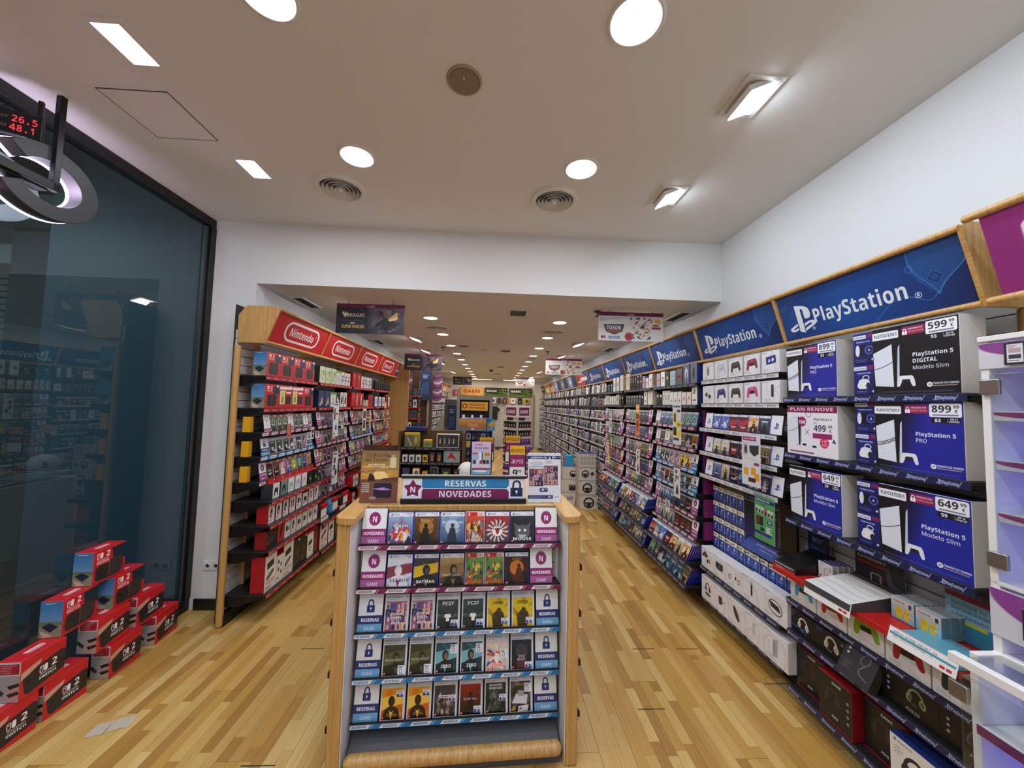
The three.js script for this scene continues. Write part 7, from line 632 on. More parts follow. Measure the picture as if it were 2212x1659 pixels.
// --- console bay
{
  const F = RF[0], W = 'the shelf of the console bay', o = GD - 0.005, z0 = Rz[1];
  const put = (id, z, y, where, k = {}) => carton(F, id, z - z0, y, o + (k.o ?? 0), where, { name: 'console_carton', group: 'console cartons under the largest blue sign', ...k });
  const sticker = () => {};
  put('pro', -2.152, 1.945, 'far carton on the top shelf of the console bay'); put('slimDigital', -1.6, 1.945, 'near carton on the top shelf of the console bay');
  put('renove', -2.155, 1.59, 'far carton on the second console shelf'); put('pro', -1.598, 1.59, 'near carton on the second console shelf'); put('slim', -2.142, 1.178, 'far carton on the third console shelf'); put('slim', -1.585, 1.178, 'near carton on the third console shelf', { o: 0.004 });
  ['top', 'second', 'third'].forEach((n, i) => { const y = [1.945, 1.59, 1.178][i]; put('visor', -1.838, y, `below its pair on the ${n} console shelf`, { name: 'product_box', o: -0.02 }); put('portal', -1.838, y + 0.165, `on top of its pair on the ${n} console shelf`, { name: 'product_box', o: -0.02 }); });
  boxRow(F, 'the controller shelf under the red counter tray', 0.678, o, 0.05, 1.0, ['padSky', 'padScarlet', 'padLime', 'padCrimson', 'padInk'], { name: 'controller_box' });
  ['headBlue', 'headCream'].forEach((id, i) => carton(F, id, 0.1 + i * 0.2, 0.485, o - 0.02, `${ORD[i]} headset carton under the controller shelf`, { group: 'headset cartons' })); carton(F, 'headCamo', 0.7, 0.485, o - 0.02, 'third headset carton under the controller shelf', { group: 'headset cartons' }); carton(F, 'headGrey', 0.93, 0.485, o - 0.02, 'fourth headset carton under the controller shelf', { group: 'headset cartons', scale: 0.95 });
  const td = carton(F, 'tiltDark', 0.5, 0.5, o + 0.06, 'leaning over the shelf rim among the headset cartons'); td.rotation.x = -0.5;
  ['headRed', 'headRed', 'headRed'].forEach((id, i) => carton(F, id, 0.13 + i * 0.215, 0.145, o - [0.05, 0.0, 0.05][i], `${ORD[i]} on the lowest shelf of the console bay`, { group: 'red-edged headset cartons' })); carton(F, 'headWhite', 0.74, 0.145, o + 0.005, 'standing proud on the lowest console shelf'); carton(F, 'blackBox', 0.93, 0.145, o, 'beside the cream headset carton on the lowest shelf', { scale: 0.8 });
  // red counter tray with its cards and cartons
  { const t = thing('counter_tray', 'glossy red display tray above the coloured controllers', 'display'); F.put(t, 0.5, 0.86, 0.0); mesh('tray_board', solid(0.96, 0.012, 0.3, 0.003), M.redCard, t).position.z = 0.16; const l = mesh('tray_lip', solid(0.96, 0.03, 0.012, 0.003), M.redCard, t); l.position.set(0, -0.018, 0.31); }
  { const t = thing('promo_ramp', 'white sloped promotional ramp printed in small type on the red tray', 'display'); F.put(t, 0.44, 0.873, 0.2); const wedge = mesh('ramp_body', extrude([[-0.15, 0], [0.15, 0], [0.15, 0.03], [-0.15, 0.075]], 0.26, 0.001), M.charcoal, t); wedge.rotation.y = -PI / 2; wedge.position.set(0.13, 0, 0); const p = mesh('ramp_print', boxGeo(0.262, 0.26, 0.002, { f: boxAtlas.add(120, 70, (g, w, h) => { fill(g, '#dcdad6', -2, -2, w + 4, h + 4); for (let i = 0; i < 4; i++) { g.strokeStyle = '#b9b6b2'; g.lineWidth = 2; g.beginPath(); g.moveTo(6, h * (0.2 + i * 0.2)); g.bezierCurveTo(w * 0.3, h * (0.1 + i * 0.2), w * 0.6, h * (0.3 + i * 0.2), w * 0.94, h * (0.2 + i * 0.2)); g.stroke(); } }), e: boxAtlas.swatch('#dcdad6') }, 0.0004), boxAtlas.mat, t); p.rotation.x = -PI / 2 + 0.148; p.position.set(0, 0.035, 0.15); const f = mesh('ramp_face', boxGeo(0.27, 0.07, 0.002, { f: S.portable, e: signAtlas.swatch('#e7e6e3') }, 0.0004), signAtlas.mat, t); at(f, 0, -0.032, 0.156, 0, -0.2); }
  { const t = thing('promo_ramp', 'white card-fronted ramp beside the pale vitrine on the red tray', 'display'); F.put(t, 0.86, 0.873, 0.2); mesh('ramp_body', solid(0.24, 0.014, 0.2, 0.002), std(0x5fa3b8, 0.4), t).position.set(0, 0, 0.03); at(mesh('ramp_face', boxGeo(0.25, 0.065, 0.002, { f: S.portable, e: signAtlas.swatch('#e7e6e3') }, 0.0004), signAtlas.mat, t), 0, -0.028, 0.14, 0, -0.3); }
  { const t = thing('promo_ramp', 'black sloped drive display at the far end of the red tray', 'display'); F.put(t, 0.1, 0.873, 0.16); const b = mesh('ramp_body', extrude([[-0.12, 0], [0.14, 0], [0.14, 0.03], [-0.12, 0.1]], 0.16, 0.001), M.black, t); b.rotation.y = -PI / 2; b.position.set(0.08, 0, 0); at(mesh('ramp_face', boxGeo(0.17, 0.036, 0.002, { f: S.blackEdge, e: signAtlas.swatch('#222') }, 0.0004), signAtlas.mat, t), 0, 0.0, 0.147, 0, -0.2); }
  board(F, 'display_card', S.expand, 0.43, 0.874, 0.04, 0.26, 0.225, 'dark backing card about console storage behind the memory cartons', 'card'); board(F, 'display_card', S.banano, 0.86, 0.874, 0.06, 0.24, 0.2, 'blue-green backing card with yellow line behind the yellow-figure cartons', 'card'); board(F, 'display_card', S.blueAd, 0.06, 0.874, 0.04, 0.16, 0.2, 'dim blue backing card at the far end of the red tray', 'card');
  for (let i = 0; i < 4; i++) carton(F, 'whiteMem', 0.235 + i * 0.004, 0.873, 0.16 - i * 0.03, ['front', 'second', 'third', 'rearmost'][i] + ' of its stack on the red tray', { name: 'memory_carton', group: 'white memory cartons', scale: 0.8 }).scale.z = 0.55;
  [0, 1].forEach((k) => { for (let i = 0; i < 3; i++) carton(F, 'yellowMem', 0.655 + k * 0.105, 0.873, 0.17 - i * 0.045, `${['front', 'middle', 'rear'][i]} of the ${['farther', 'nearer'][k]} file on the red tray`, { name: 'memory_carton', group: 'yellow-figure memory cartons' }).scale.z = 0.55; });
}
// --- bay of white controller cartons, first-party games and gift cards
{
  const F = RF[1], o = GD - 0.02, hh = { card: 0.138, ps5: 0.132 };
  boxRow(F, 'the top shelf of white cartons', 2.118, o + 0.015, 0.06, 1.0, ['side', 'padLilac', 'padBlack', 'padRed', 'tablet'].map((x) => x), { name: 'controller_box' }); boxRow(F, 'the second shelf of white cartons', 1.91, o + 0.015, 0.06, 1.0, ['buds', 'padIndigo', 'padCamo', 'padPink', 'remote'], { name: 'controller_box' });
  const opt = { parts: true, lean: 0.14, hh };
  row(F, 'the first row under the white cartons', 1.69, GD - 0.012, 0.085, ['ps', 'bot', 'bot', 'web', 'web', 'dusk', 'night', 'ps'], opt); row(F, 'the second row under the white cartons', 1.48, GD - 0.012, 0.085, ['ps', 'yotei', 'yotei', 'rev', 'rev', 'race', 'gold', 'ps'], opt); row(F, 'the third row under the white cartons', 1.278, GD - 0.012, 0.085, ['ps', 'snow', 'jin', 'miles', 'death', 'rift', 'demon', 'ps'], opt);
  B.giftCard = { rect: boxAtlas.add(70, 110, (g, w, h) => { fill(g, '#e8e4d4', -2, -2, w + 4, h + 4); poly(g, '#3a3630', [[w * 0.1, h * 0.1], [w * 0.6, h * 0.14], [w * 0.6, h * 0.19], [w * 0.1, h * 0.15]]); fill(g, '#1f3f9c', -2, h * 0.3, w + 4, h * 0.7); psMark(g, w * 0.5, h * 0.48, w * 0.36, '#eef0f8'); lines(g, '#c8d2f0', w * 0.2, h * 0.66, w * 0.6, 3, h * 0.06, 2, seeded(2)); text(g, '+ x', w * 0.5, h * 0.9, h * 0.07, '#eef0f8'); }) };
  const gc = boxGeo(0.076, 0.122, 0.004, { f: B.giftCard.rect, e: boxAtlas.swatch('#d8d4c8') }, 0.0008), rows = [[1.045, 5], [0.91, 5], [0.772, 5], [0.632, 11]];
  rows.forEach(([y, n], k) => { for (let i = 0; i < n; i++) { const t = thing('gift_card', `blue and cream gift card, ${ORD[i]} on the ${['top', 'second', 'third', 'lowest'][k]} row of pegs`, 'card', 'blue gift cards on pegs'); F.put(t, 0.07 + i * 0.0845 + (k % 2 ? 0.004 * (i % 3) : 0), y, 0.11, 0.02); mesh('card_stack', gc, boxAtlas.mat, t); if (k === 3) { const p = mesh('peg_hook', tube([[0, 0.112, -0.1], [0, 0.112, 0.03], [0, 0.122, 0.04]], 0.0022, 10, 6), M.black, t); } } });
  board(F, 'display_board', S.gift, 0.64, 0.885, 0.115, 0.36, 0.315, 'dark blue gift-card poster with a small fox mask among sparks', 'poster'); board(F, 'display_board', S.giftLow, 0.66, 0.78, 0.13, 0.44, 0.11, 'sloping bright blue panel below the gift-card poster', 'display', { lean: 0.5 });
  { const t = thing('dark_screen', 'black upright panel between gift-card poster and console bay', 'panel'); F.put(t, 0.9, 0.86, 0.1); mesh('screen_body', solid(0.14, 0.42, 0.02, 0.004), M.black, t); mesh('screen_foot', solid(0.14, 0.015, 0.08, 0.003), M.blackMetal, t); }
  boxRow(F, 'the upper row of big white cartons', 0.462, o + 0.02, 0.05, 1.03, ['padBig', 'handheld', 'visorBox', 'stick', 'oval'], { name: 'accessory_carton' }); boxRow(F, 'the lowest row of big white cartons', 0.19, o + 0.02, 0.05, 1.03, ['headsetStand', 'camera', 'wand', 'remoteLong', 'drive'], { name: 'accessory_carton' });
  board(F, 'hanging_tag', S.onSale, 0.82, 1.325, 0.31, 0.19, 0.36, 'tall pale launch placard hanging before the first-party games', 'placard', { arm: 0.08 }); board(F, 'hanging_tag', S.goal, 0.89, 0.965, 0.27, 0.19, 0.3, 'green football pre-order placard hanging before the gift-card poster', 'placard', { arm: 0.06 });
}
// --- bays of games further along the blue-signed wall
const rnd = seeded(101), pick = (a) => a[Math.floor(rnd() * a.length)];
function cased(F, bayName, yList, lists, s0 = 0.06) { lists.forEach((ids, k) => row(F, `the ${ORD[k]} game row of ${bayName}`, yList[k], GD - 0.01, s0, ids, { pitch: 0.87 / ids.length > 0.12 ? 0.1135 : 0.9 / ids.length })); }
function purpleEnds(F, bayName, yList, s) { yList.forEach((y, k) => { const t = mesh('divider_block', solid(0.03, 0.16, 0.13, 0.003), M.purple); F.put(t, s, y + 0.001, 0.1); tag(t, `plum end block of the ${ORD[k]} game row of ${bayName}`, 'divider', 'plum end blocks'); const b = mesh('divider_block', solid(0.022, 0.142, 0.09, 0.003), M.navyPlastic); F.put(b, s - 0.028, y + 0.001, 0.12); tag(b, `navy block beside the plum end block, ${ORD[k]} game row of ${bayName}`, 'divider', 'navy end blocks'); }); }
const two = (a) => [a, a], trio = (a) => [a, a, a];
const gy = [1.685, 1.478, 1.275, 1.068, 0.857, 0.652];
cased(RF[2], 'the ranking bay', gy, [['top1', 'castle', 'castle', 'castle', 'top2', 'wing', 'wing', 'wing'], ['top3', 'wood', 'top4', 'toy', 'top5', 'gold', 'q4', 'q5'], ['lock', 'fc', 'fc', 'gta', 'gta', 'wolf', 'dawn', 'lock'], ['lock', 'squad', 'hill', 'warf', 'relic', 'zero', 'reson', 'lock'], ['nov', 'flag', 'flag', 'castle', 'night', 'wood', 'miles', 'nov'], ['nov', 'fog', 'fog', 'fog', 'ember', 'ember', 'ember', 'nov']]);
boxRow(RF[2], 'the top shelf of the ranking bay', 2.105, GD - 0.02, 0.06, 0.96, ['gripOrange', 'budsWhite', 'figureDark', 'figureBlue', 'padMaroon', 'chargeWhite', 'chargeNavy']); boxRow(RF[2], 'the second shelf of the ranking bay', 1.895, GD - 0.02, 0.06, 0.96, ['blackTag', 'blackTag', 'whiteSlim', 'whiteSlim', 'whiteSlim', 'standWhite', 'standWhite', 'standWhite', 'clipWhite', 'clipWhite', 'hookWhite']);
purpleEnds(RF[2], 'the ranking bay', gy, 0.985);
const b4 = 'the orange-tag bay', b5 = 'the yellow-flag bay';
cased(RF[3], b4, gy.slice(0, 5), [['nov', ...trio('wing'), ...trio('night'), 'nov'], ['nov', ...two('violet'), ...trio('snow'), 'q6', 'nov'], ['nov', ...two('steel'), ...two('jin'), ...two('gold'), 'nov'], ['nov', 'violet', ...trio('demon'), 'q9', 'q17', 'nov'], ['nov', 'castle', 'dusk', 'green', ...two('wood'), 'rift', 'nov']].map((a) => a.slice(0, 8)));
cased(RF[4], b5, gy.slice(0, 5), [['nov', 'q1', 'q9', 'steel', 'fog', 'q11', 'q3', 'nov'], ['nov', 'fog', 'rift', 'q2', 'race', 'q10', 'bot', 'nov'], ['nov', ...trio('wood'), ...trio('wing'), 'nov'], ['nov', 'web', 'q16', 'q24', 'q14', 'rosy', 'q30', 'nov'], ['nov', 'rosy', 'castle', 'green', 'q0', 'q8', 'dusk', 'nov']]);
boxRow(RF[3], `the top shelf of ${b4}`, 2.105, GD - 0.02, 0.04, 0.96, ['bottleWhite', 'loopRed', 'loopRed', 'loopRed', 'earWhite', 'earWhite', 'gripOrange', 'clipWhite', 'budsWhite']); boxRow(RF[3], `the second shelf of ${b4}`, 1.895, GD - 0.02, 0.04, 0.96, ['dullPack', 'dullPack', 'dullPack', 'dullPack', 'dullPack', 'dullPack', 'blackTag', 'hookWhite', 'bottleWhite']);
boxRow(RF[4], `the top shelf of ${b5}`, 2.105, GD - 0.02, 0.04, 0.96, ['dullPack', 'dullPack', 'dullPack', 'roundWhite', 'roundWhite', 'bottleWhite']); boxRow(RF[4], `the second shelf of ${b5}`, 1.895, GD - 0.02, 0.04, 0.96, ['whiteSlim', 'whiteSlim', 'whiteSlim', 'standWhite', 'standWhite', 'standWhite', 'whiteSlim', 'whiteSlim', 'blackTag', 'blackTag']);
purpleEnds(RF[3], b4, gy.slice(0, 5), 0.985); purpleEnds(RF[4], b5, gy.slice(0, 5), 0.985);
// bins of face-up cases along the floor: the front case of every file by itself, the files behind as one mass
const fileGeos = [], stuffGeos = [];
function stuffBox(F, list, w, h, d, uv, s, y, o, lean) { const m = new THREE.Object3D(); F.put(m, s, y, o, lean); m.updateMatrix(); const g = boxGeo(w, h, d, uv).clone(); g.applyMatrix4(m.matrix); list.push(g); }
function bin(F, name, y, n, s0, s1, h = 0.142) { const p = (s1 - s0) / n; for (let i = 0; i < n; i++) { const id = pick(anyPs.filter((q) => covers[q].plat === 'ps5')), s = s0 + p * (i + 0.5), w = Math.min(0.128, p - 0.003); gameItem(F, id, s, y, 0.31, `${ORD[i]} file of ${name}`, 'front cases of the floor bins', { lean: 0.42, w, h: h + 0.01 }); for (let k = 1; k < 9; k++) stuffBox(F, fileGeos, w, h, 0.013, { f: covers[id].rect, e: coverAtlas.swatch('#1b2a9c'), t: coverAtlas.swatch('#2a44c0') }, s, y + 0.004 * k, 0.31 - k * 0.023, 0.42); } }
bin(RF[2], 'the upper floor bin under the ranking bay', 0.44, 7, 0.07, 0.93, 0.15); bin(RF[2], 'the lower floor bin under the ranking bay', 0.225, 7, 0.07, 0.93, 0.15);
[[RF[3], 'the orange-tag bay'], [RF[4], 'the yellow-flag bay']].forEach(([F, n]) => { [0.63, 0.43, 0.225].forEach((y, k) => bin(F, `the ${['upper', 'middle', 'lower'][k]} floor bin under ${n}`, y, 7, 0.05, 0.95)); });
// placards and flags clipped to the shelves of the blue-signed wall
[[2, 'tall4', 0.74, 1.5, 0.3, 0.17, 0.4, 'tall pale placard with yellow price blocks before the ranking cards'], [2, 'tall5', 0.74, 0.98, 0.3, 0.13, 0.31, 'pale placard with a red ball clipped under the ranking cards'], [2, 'flagWhite', 0.5, 0.78, 0.28, 0.1, 0.12, 'small white flag clipped to the lower shelves of the ranking bay'], [3, 'tall3', 0.72, 1.5, 0.3, 0.12, 0.4, 'tall orange placard clipped before the bay beyond the ranking bay'], [3, 'tall5', 0.74, 1.02, 0.3, 0.12, 0.34, 'pale placard with a dark figure clipped below the orange placard'], [3, 'flagWhite', 0.06, 1.6, 0.28, 0.08, 0.14, 'white flag clipped at the far post beside the orange placard'], [3, 'flagYellow', 0.1, 1.12, 0.28, 0.05, 0.12, 'small yellow flag clipped left of the dark-figure placard'], [4, 'tall2', 0.62, 1.45, 0.3, 0.12, 0.34, 'tall bluish placard clipped before the second bay beyond the ranking bay'], [4, 'tall4', 0.5, 0.98, 0.3, 0.11, 0.34, 'pale placard with yellow patches clipped low in the second bay beyond'], [4, 'flagYellow', 0.68, 1.25, 0.3, 0.06, 0.14, 'yellow flag clipped between the two pale placards of the second bay beyond'], [4, 'flagYellow', 0.62, 0.96, 0.31, 0.06, 0.14, 'lowest yellow flag on the blue-signed wall']].forEach(([b, a, s, y, o, w, h, label]) => board(RF[b], a.startsWith('flag') ? 'shelf_flag' : 'hanging_tag', S[a], s, y, o, w, h, label, a.startsWith('flag') ? 'flag' : 'placard', { arm: 0.06 }));
// --- red-signed wall
const LO = 0.215, sg2 = (ids) => ids;
function soldierBox(F, s, y, o, where, combo) { const id = combo ? 'shelfCombo' : 'shelfConsole', b = B[id], m = shade(new THREE.Mesh(boxGeo(b.w, b.h, b.d, { f: b.rect, l: B.sky.rect, r: B.sky.rect, t: b.top, e: b.side, u: b.side }, 0.0015), boxAtlas.mat)); m.name = numbered('console_carton'); scene.add(m); F.put(m, s, y + 0.001, o); tag(m, `${b.look}, ${where}`, 'box', 'red console cartons on the shelves'); }
[[2.045, 'top', [0, 0, 0, 0]], [1.767, 'second', [0, 1, 1, 0]]].forEach(([y, n, k]) => k.forEach((c, i) => soldierBox(LF[0], 0.16 + i * 0.213, y, LO, `${ORD[i]} from the jamb on the ${n} shelf`, c)));
const n1 = 'the jamb bay', LP = { pitch: 0.094, hh: { card: 0.15, sw: 0.143 } };
row(LF[0], `the first game row of ${n1}`, 1.562, LO - 0.01, 0.1, ['top1', 's_war', 's_war', 's_war', 'top2', 's_park', 's_park', 'top3', 's_blue'], LP); row(LF[0], `the second game row of ${n1}`, 1.356, LO - 0.01, 0.08, ['lock', 'fc', 'fc', 'fc', 'retro', 'squad', 'gta', 'lock'], { pitch: 0.112, hh: { card: 0.15 } }); row(LF[0], `the third game row of ${n1}`, 1.146, LO - 0.01, 0.08, ['nov', 's_spook', 's_brown', 's_rose', 's_duo', 's_leaf', 's_dino', 's_moon', 's_oct', 'nov'].slice(0, 9), { pitch: 0.1, hh: { card: 0.15 } });
[[1.562, 'first'], [1.356, 'second'], [1.146, 'third']].forEach(([y, n]) => { const t = mesh('divider_block', solid(0.05, 0.13, 0.06, 0.003), M.yellow); LF[0].put(t, 0.045, y + 0.001, 0.1); tag(t, `yellow end block of the ${n} game shelf by the white jamb`, 'divider', 'yellow end blocks'); });
const DO = 0.3;
boxRow(LF[0], 'the first deep shelf by the jamb', 0.99, DO, 0.1, 0.94, ['gripBlack', 'gripGrey', 'gripMint', 'gripLilac', 'gripRose', 'dropGreen', 'dropGreen']); boxRow(LF[0], 'the second deep shelf by the jamb', 0.79, DO, 0.06, 0.96, ['caseWhite', 'caseWhite', 'caseWhite', 'stripWhite', 'partsWhite', 'gripBlack', 'stripWhite', 'caseWhite']); boxRow(LF[0], 'the third deep shelf by the jamb', 0.58, DO, 0.06, 0.96, ['blackPack', 'gripTrio', 'partsWhite', 'caseWhite', 'partsWhite', 'partsWhite', 'ringGreen', 'ringPink']); boxRow(LF[0], 'the lowest shelf by the jamb', 0.232, DO + 0.01, 0.05, 0.97, ['wheelTall', 'clipsTall', 'wheelTall', 'blackTall', 'blackTall', 'batteryTall', 'brownTall']);
for (let i = 0; i < 7; i++) { const t = mesh('hang_tab', extrude([[-0.045, 0], [0.045, 0], [0.035, 0.03], [0.012, 0.034], [0.012, 0.05], [-0.012, 0.05], [-0.012, 0.034], [-0.035, 0.03]], 0.003, 0.0005), M.redPlastic); LF[0].put(t, 0.16 + i * 0.12, 1.122, DO - 0.05); tag(t, `red hanging tab above the grips, ${ORD[i]} from the white jamb`, 'tab', 'red hanging tabs'); }
const n2 = 'the second red bay', n3 = 'the third red bay', n4 = 'the fourth red bay';
boxRow(LF[1], `the top shelf of ${n2}`, 2.045, LO - 0.01, 0.05, 0.94, ['greenRings', 'greenRings', 'greenRings', 'greenTop', 'whiteStrap', 'whiteStrap', 'whiteStrap']); boxRow(LF[1], `the second shelf of ${n2}`, 1.767, LO - 0.01, 0.05, 0.86, ['navyHat', 'navyHat', 'greenTop', 'whitePods', 'mousePack', 'mousePack']);
boxRow(LF[2], `the top shelf of ${n3}`, 2.045, LO - 0.01, 0.03, 0.94, ['redTall', 'redTall', 'whiteStrap', 'whiteStrap', 'whiteStrap', 'whiteStrap', 'blackPegs']); boxRow(LF[2], `the second shelf of ${n3}`, 1.767, LO - 0.01, 0.03, 0.94, ['redTall', 'joyRed', 'joyRed', 'blueTile', 'yellowTile', 'gripTrio', 'gripTrio']);
boxRow(LF[3], `the top shelf of ${n4}`, 2.045, LO - 0.01, 0.03, 0.94, Array(9).fill('blackPegs')); boxRow(LF[3], `the second shelf of ${n4}`, 1.767, LO - 0.01, 0.03, 0.94, ['triPlum', 'triPlum', 'triPlum', 'gripTrio', 'whiteStrap']);
const sPick = () => pick(anySw), seven = (head) => [head, ...Array.from({ length: 7 }, sPick), head === 'lock' ? 'lock' : 'nov'];
[1.562, 1.356, 1.146, 0.94].forEach((y, k) => row(LF[1], `the ${ORD[k]} game row of ${n2}`, y, LO - 0.01, 0.06, seven('nov'), { pitch: 0.098, hh: { card: 0.15 } })); row(LF[1], `the fifth game row of ${n2}`, 0.74, LO - 0.01, 0.06, seven('nov'), { pitch: 0.098, hh: { card: 0.15 } });
[1.562, 1.356, 1.146, 0.94].forEach((y, k) => row(LF[2], `the ${ORD[k]} game row of ${n3}`, y, LO - 0.01, 0.06, seven(k === 1 ? 'lock' : 'nov'), { pitch: 0.098, hh: { card: 0.15, res: 0.146 } }));
[1.562, 1.356, 1.146].forEach((y, k) => row(LF[3], `the ${ORD[k]} game row of ${n4}`, y, LO - 0.01, 0.06, seven('nov'), { pitch: 0.098, hh: { card: 0.15 } }));
boxRow(LF[1], `the lowest shelf of ${n2}`, 0.2, DO, 0.05, 0.93, ['wheelTall', 'batteryTall', 'brownTall', 'wheelTall', 'blackTall']);
[['bag_black', M.black, 0.12, 'black', 'first'], ['bag_blue', std(0x3a8ac0, 0.5), 0.42, 'sky blue', 'second'], ['bag_dark', M.black, 0.72, 'black and white', 'third']].forEach(([, mat, s, look, n]) => { const t = thing('carry_case', `${look} zipped carry case with a red header, ${n} on the low carry-case shelf`, 'case'); LF[1].put(t, s, 0.5, 0.3); const c = mesh('case_shell', new RoundedBoxGeometry(0.2, 0.17, 0.1, 4, 0.045), mat, t); c.position.set(0, 0.088, -0.05); at(mesh('header_card', solid(0.16, 0.04, 0.03, 0.003), M.redPlastic, t), 0, 0.155, 0.0); at(mesh('front_card', solid(0.13, 0.09, 0.004, 0.001), M.white, t), 0, 0.05, 0.001); mesh('zip_line', new THREE.TorusGeometry(0.07, 0.003, 6, 24, PI), M.charcoal, t).position.set(0, 0.1, -0.05); });
[[LF[2], 0.68], [LF[2], 0.45], [LF[2], 0.2], [LF[3], 0.94], [LF[3], 0.68], [LF[3], 0.45], [LF[3], 0.2]].forEach(([F, y], k) => { for (let i = 0; i < 9; i++) stuffBox(F, stuffGeos, 0.085, 0.15, 0.1, { f: B[['caseWhite', 'partsWhite', 'blackPack', 'gripTrio'][(i + k) % 4]].rect, e: boxAtlas.swatch('#b0161f') }, 0.08 + i * 0.1, y + 0.001, DO - 0.02, 0); });
[[0, 'flagRed', 0.35, 1.5, 0.28, 0.06, 0.12, 'red flag clipped among the numbered cards by the white jamb'], [0, 'tall6', 0.82, 1.44, 0.27, 0.06, 0.11, 'olive and yellow tag at the end of the numbered cards by the jamb', 1], [1, 'tall1', 0.34, 1.42, 0.29, 0.15, 0.4, 'tall pale blue placard clipped before the second red-edged bay'], [1, 'tall2', 0.36, 0.86, 0.3, 0.15, 0.38, 'tall pale placard with dark gadgets, lower in the second red-edged bay'], [1, 'flagWhite', 0.56, 1.5, 0.28, 0.07, 0.13, 'white flag clipped beside the pale blue placard of the second bay'], [2, 'tall6', 0.36, 1.42, 0.28, 0.14, 0.32, 'narrow cream placard clipped before the third red-edged bay'], [2, 'flagYellow', 0.62, 1.5, 0.28, 0.06, 0.12, 'yellow flag clipped in the third red-edged bay'], [2, 'flagRed', 0.82, 1.5, 0.28, 0.06, 0.12, 'red flag clipped beside the yellow flag of the third bay'], [3, 'tall3', 0.42, 1.5, 0.28, 0.12, 0.34, 'brown and cream placard clipped before the fourth red-edged bay'], [3, 'flagRed', 0.7, 1.3, 0.28, 0.06, 0.14, 'red flag clipped low in the fourth red-edged bay']].forEach(([b, a, s, y, o, w, h, label]) => board(LF[b], a.startsWith('flag') ? 'shelf_flag' : 'hanging_tag', S[a], s, y, o, w, h, label, a.startsWith('flag') ? 'flag' : 'placard', { arm: 0.05 }));
// ------------------------------------------------------------------ the gondola at the entrance
const GF = new Frame(-0.151, -2.057, 0.063);
{
  const t = thing('display_stand', 'freestanding wooden display stand of new releases at the shop entrance', 'display stand'); GF.put(t, 0, 0, 0);
  for (const x of [-1, 1]) {
    const cheek = mesh('side_panel', solid(0.066, 1.235, 0.2, 0.012), M.beech, t); cheek.position.set(x * 0.592, 0, 0.0);
    at(mesh('inner_skin', solid(0.004, 1.225, 0.19, 0.001), M.white, t), x * 0.557, 0.003, 0.0);
    at(mesh('back_panel', solid(0.02, 1.225, 0.8, 0.002), M.white, t), x * 0.545, 0, -0.5);
    for (let i = 0; i < 15; i++) at(mesh('side_slat', solid(0.014, 0.07, 0.8, 0.002), M.slat, t), x * 0.563, 0.12 + i * 0.0752, -0.5);
    const cap = mesh('top_cap', extrude([[0, -0.118], [0.05, -0.118], [0.084, -0.105], [0.1, -0.075], [0.1, 0.92], [0, 0.92]], 0.03, 0.004), M.beech, t); cap.rotation.x = -PI / 2; cap.rotation.z = 0; cap.scale.x = x; cap.position.set(x * 0.532, 1.238, 0.0);
  }
  at(mesh('groove_board', solid(1.09, 1.235, 0.012, 0.001), M.charcoal, t), 0, 0, -0.125);
  for (let i = 0; i < 16; i++) at(mesh('slat', solid(1.085, i === 15 ? 0.05 : 0.07, 0.016, 0.002), M.slat, t), 0, 0.045 + i * 0.0752, -0.11);
  at(mesh('top_board', solid(1.06, 0.03, 0.8, 0.004), M.beech, t), 0, 1.236, -0.52);
  const deck = mesh('base_deck', extrude([[-0.12, 0.0], [0.07, 0.0], [0.07, 0.05], [-0.1, 0.13], [-0.12, 0.13]], 1.09, 0), M.greyBase, t); deck.rotation.y = -PI / 2; deck.position.set(0.545, 0.0, 0);
  const rail = mesh('front_rail', new THREE.CapsuleGeometry(0.034, 1.02, 6, 20), M.beechAcross, t); rail.rotation.z = PI / 2; rail.position.set(0, 0.085, 0.082);
  [1.087, 0.864, 0.638, 0.411, 0.191].forEach((y, i) => { const s = mesh('shelf', solid(1.086, 0.006, 0.1, 0.001), M.black, t); s.position.set(0, y - 0.006, -0.05); at(mesh('price_strip', boxGeo(1.086, 0.026, 0.004, { f: S[i < 2 ? 'stNov' : 'stRes'], e: signAtlas.swatch('#14151a') }), signAtlas.mat, s), 0, -0.014, 0.054); at(mesh('shelf_lip', solid(1.086, 0.02, 0.003, 0.0008), M.black, s), 0, 0.0, 0.05); });
}
const gopt = { full: true, parts: true, lean: 0.2, w: { ps5: 0.1385, sw: 0.109, res: 0.136, card: 0.135 }, hh: { ps5: 0.168, sw: 0.168, res: 0.184, card: 0.19 } };
[['nov', 'tokon', 'beast', 'flag', 'starfox', 'cult', 'mouse', 'nov'], ['nov', 'elliot', 'brick', 'first', 'raid', 'raid', 'saros', 'nov'], ['lock', 'gta', 'gta', 'fc', 'fc', 'wolf', 'wolf', 'lock'], ['lock', 'reson', 'reson', 'zero', 'zero', 'ninja', 'relic', 'lock'], ['lock', 'dawn', 'dawn', 'squad', 'hill', 'warf', 'retro', 'lock']].forEach((ids, k) => row(GF, `the ${ORD[k]} row of the entrance stand`, [1.087, 0.864, 0.638, 0.411, 0.191][k], -0.012, k === 1 ? -0.535 : -0.54, ids, gopt));
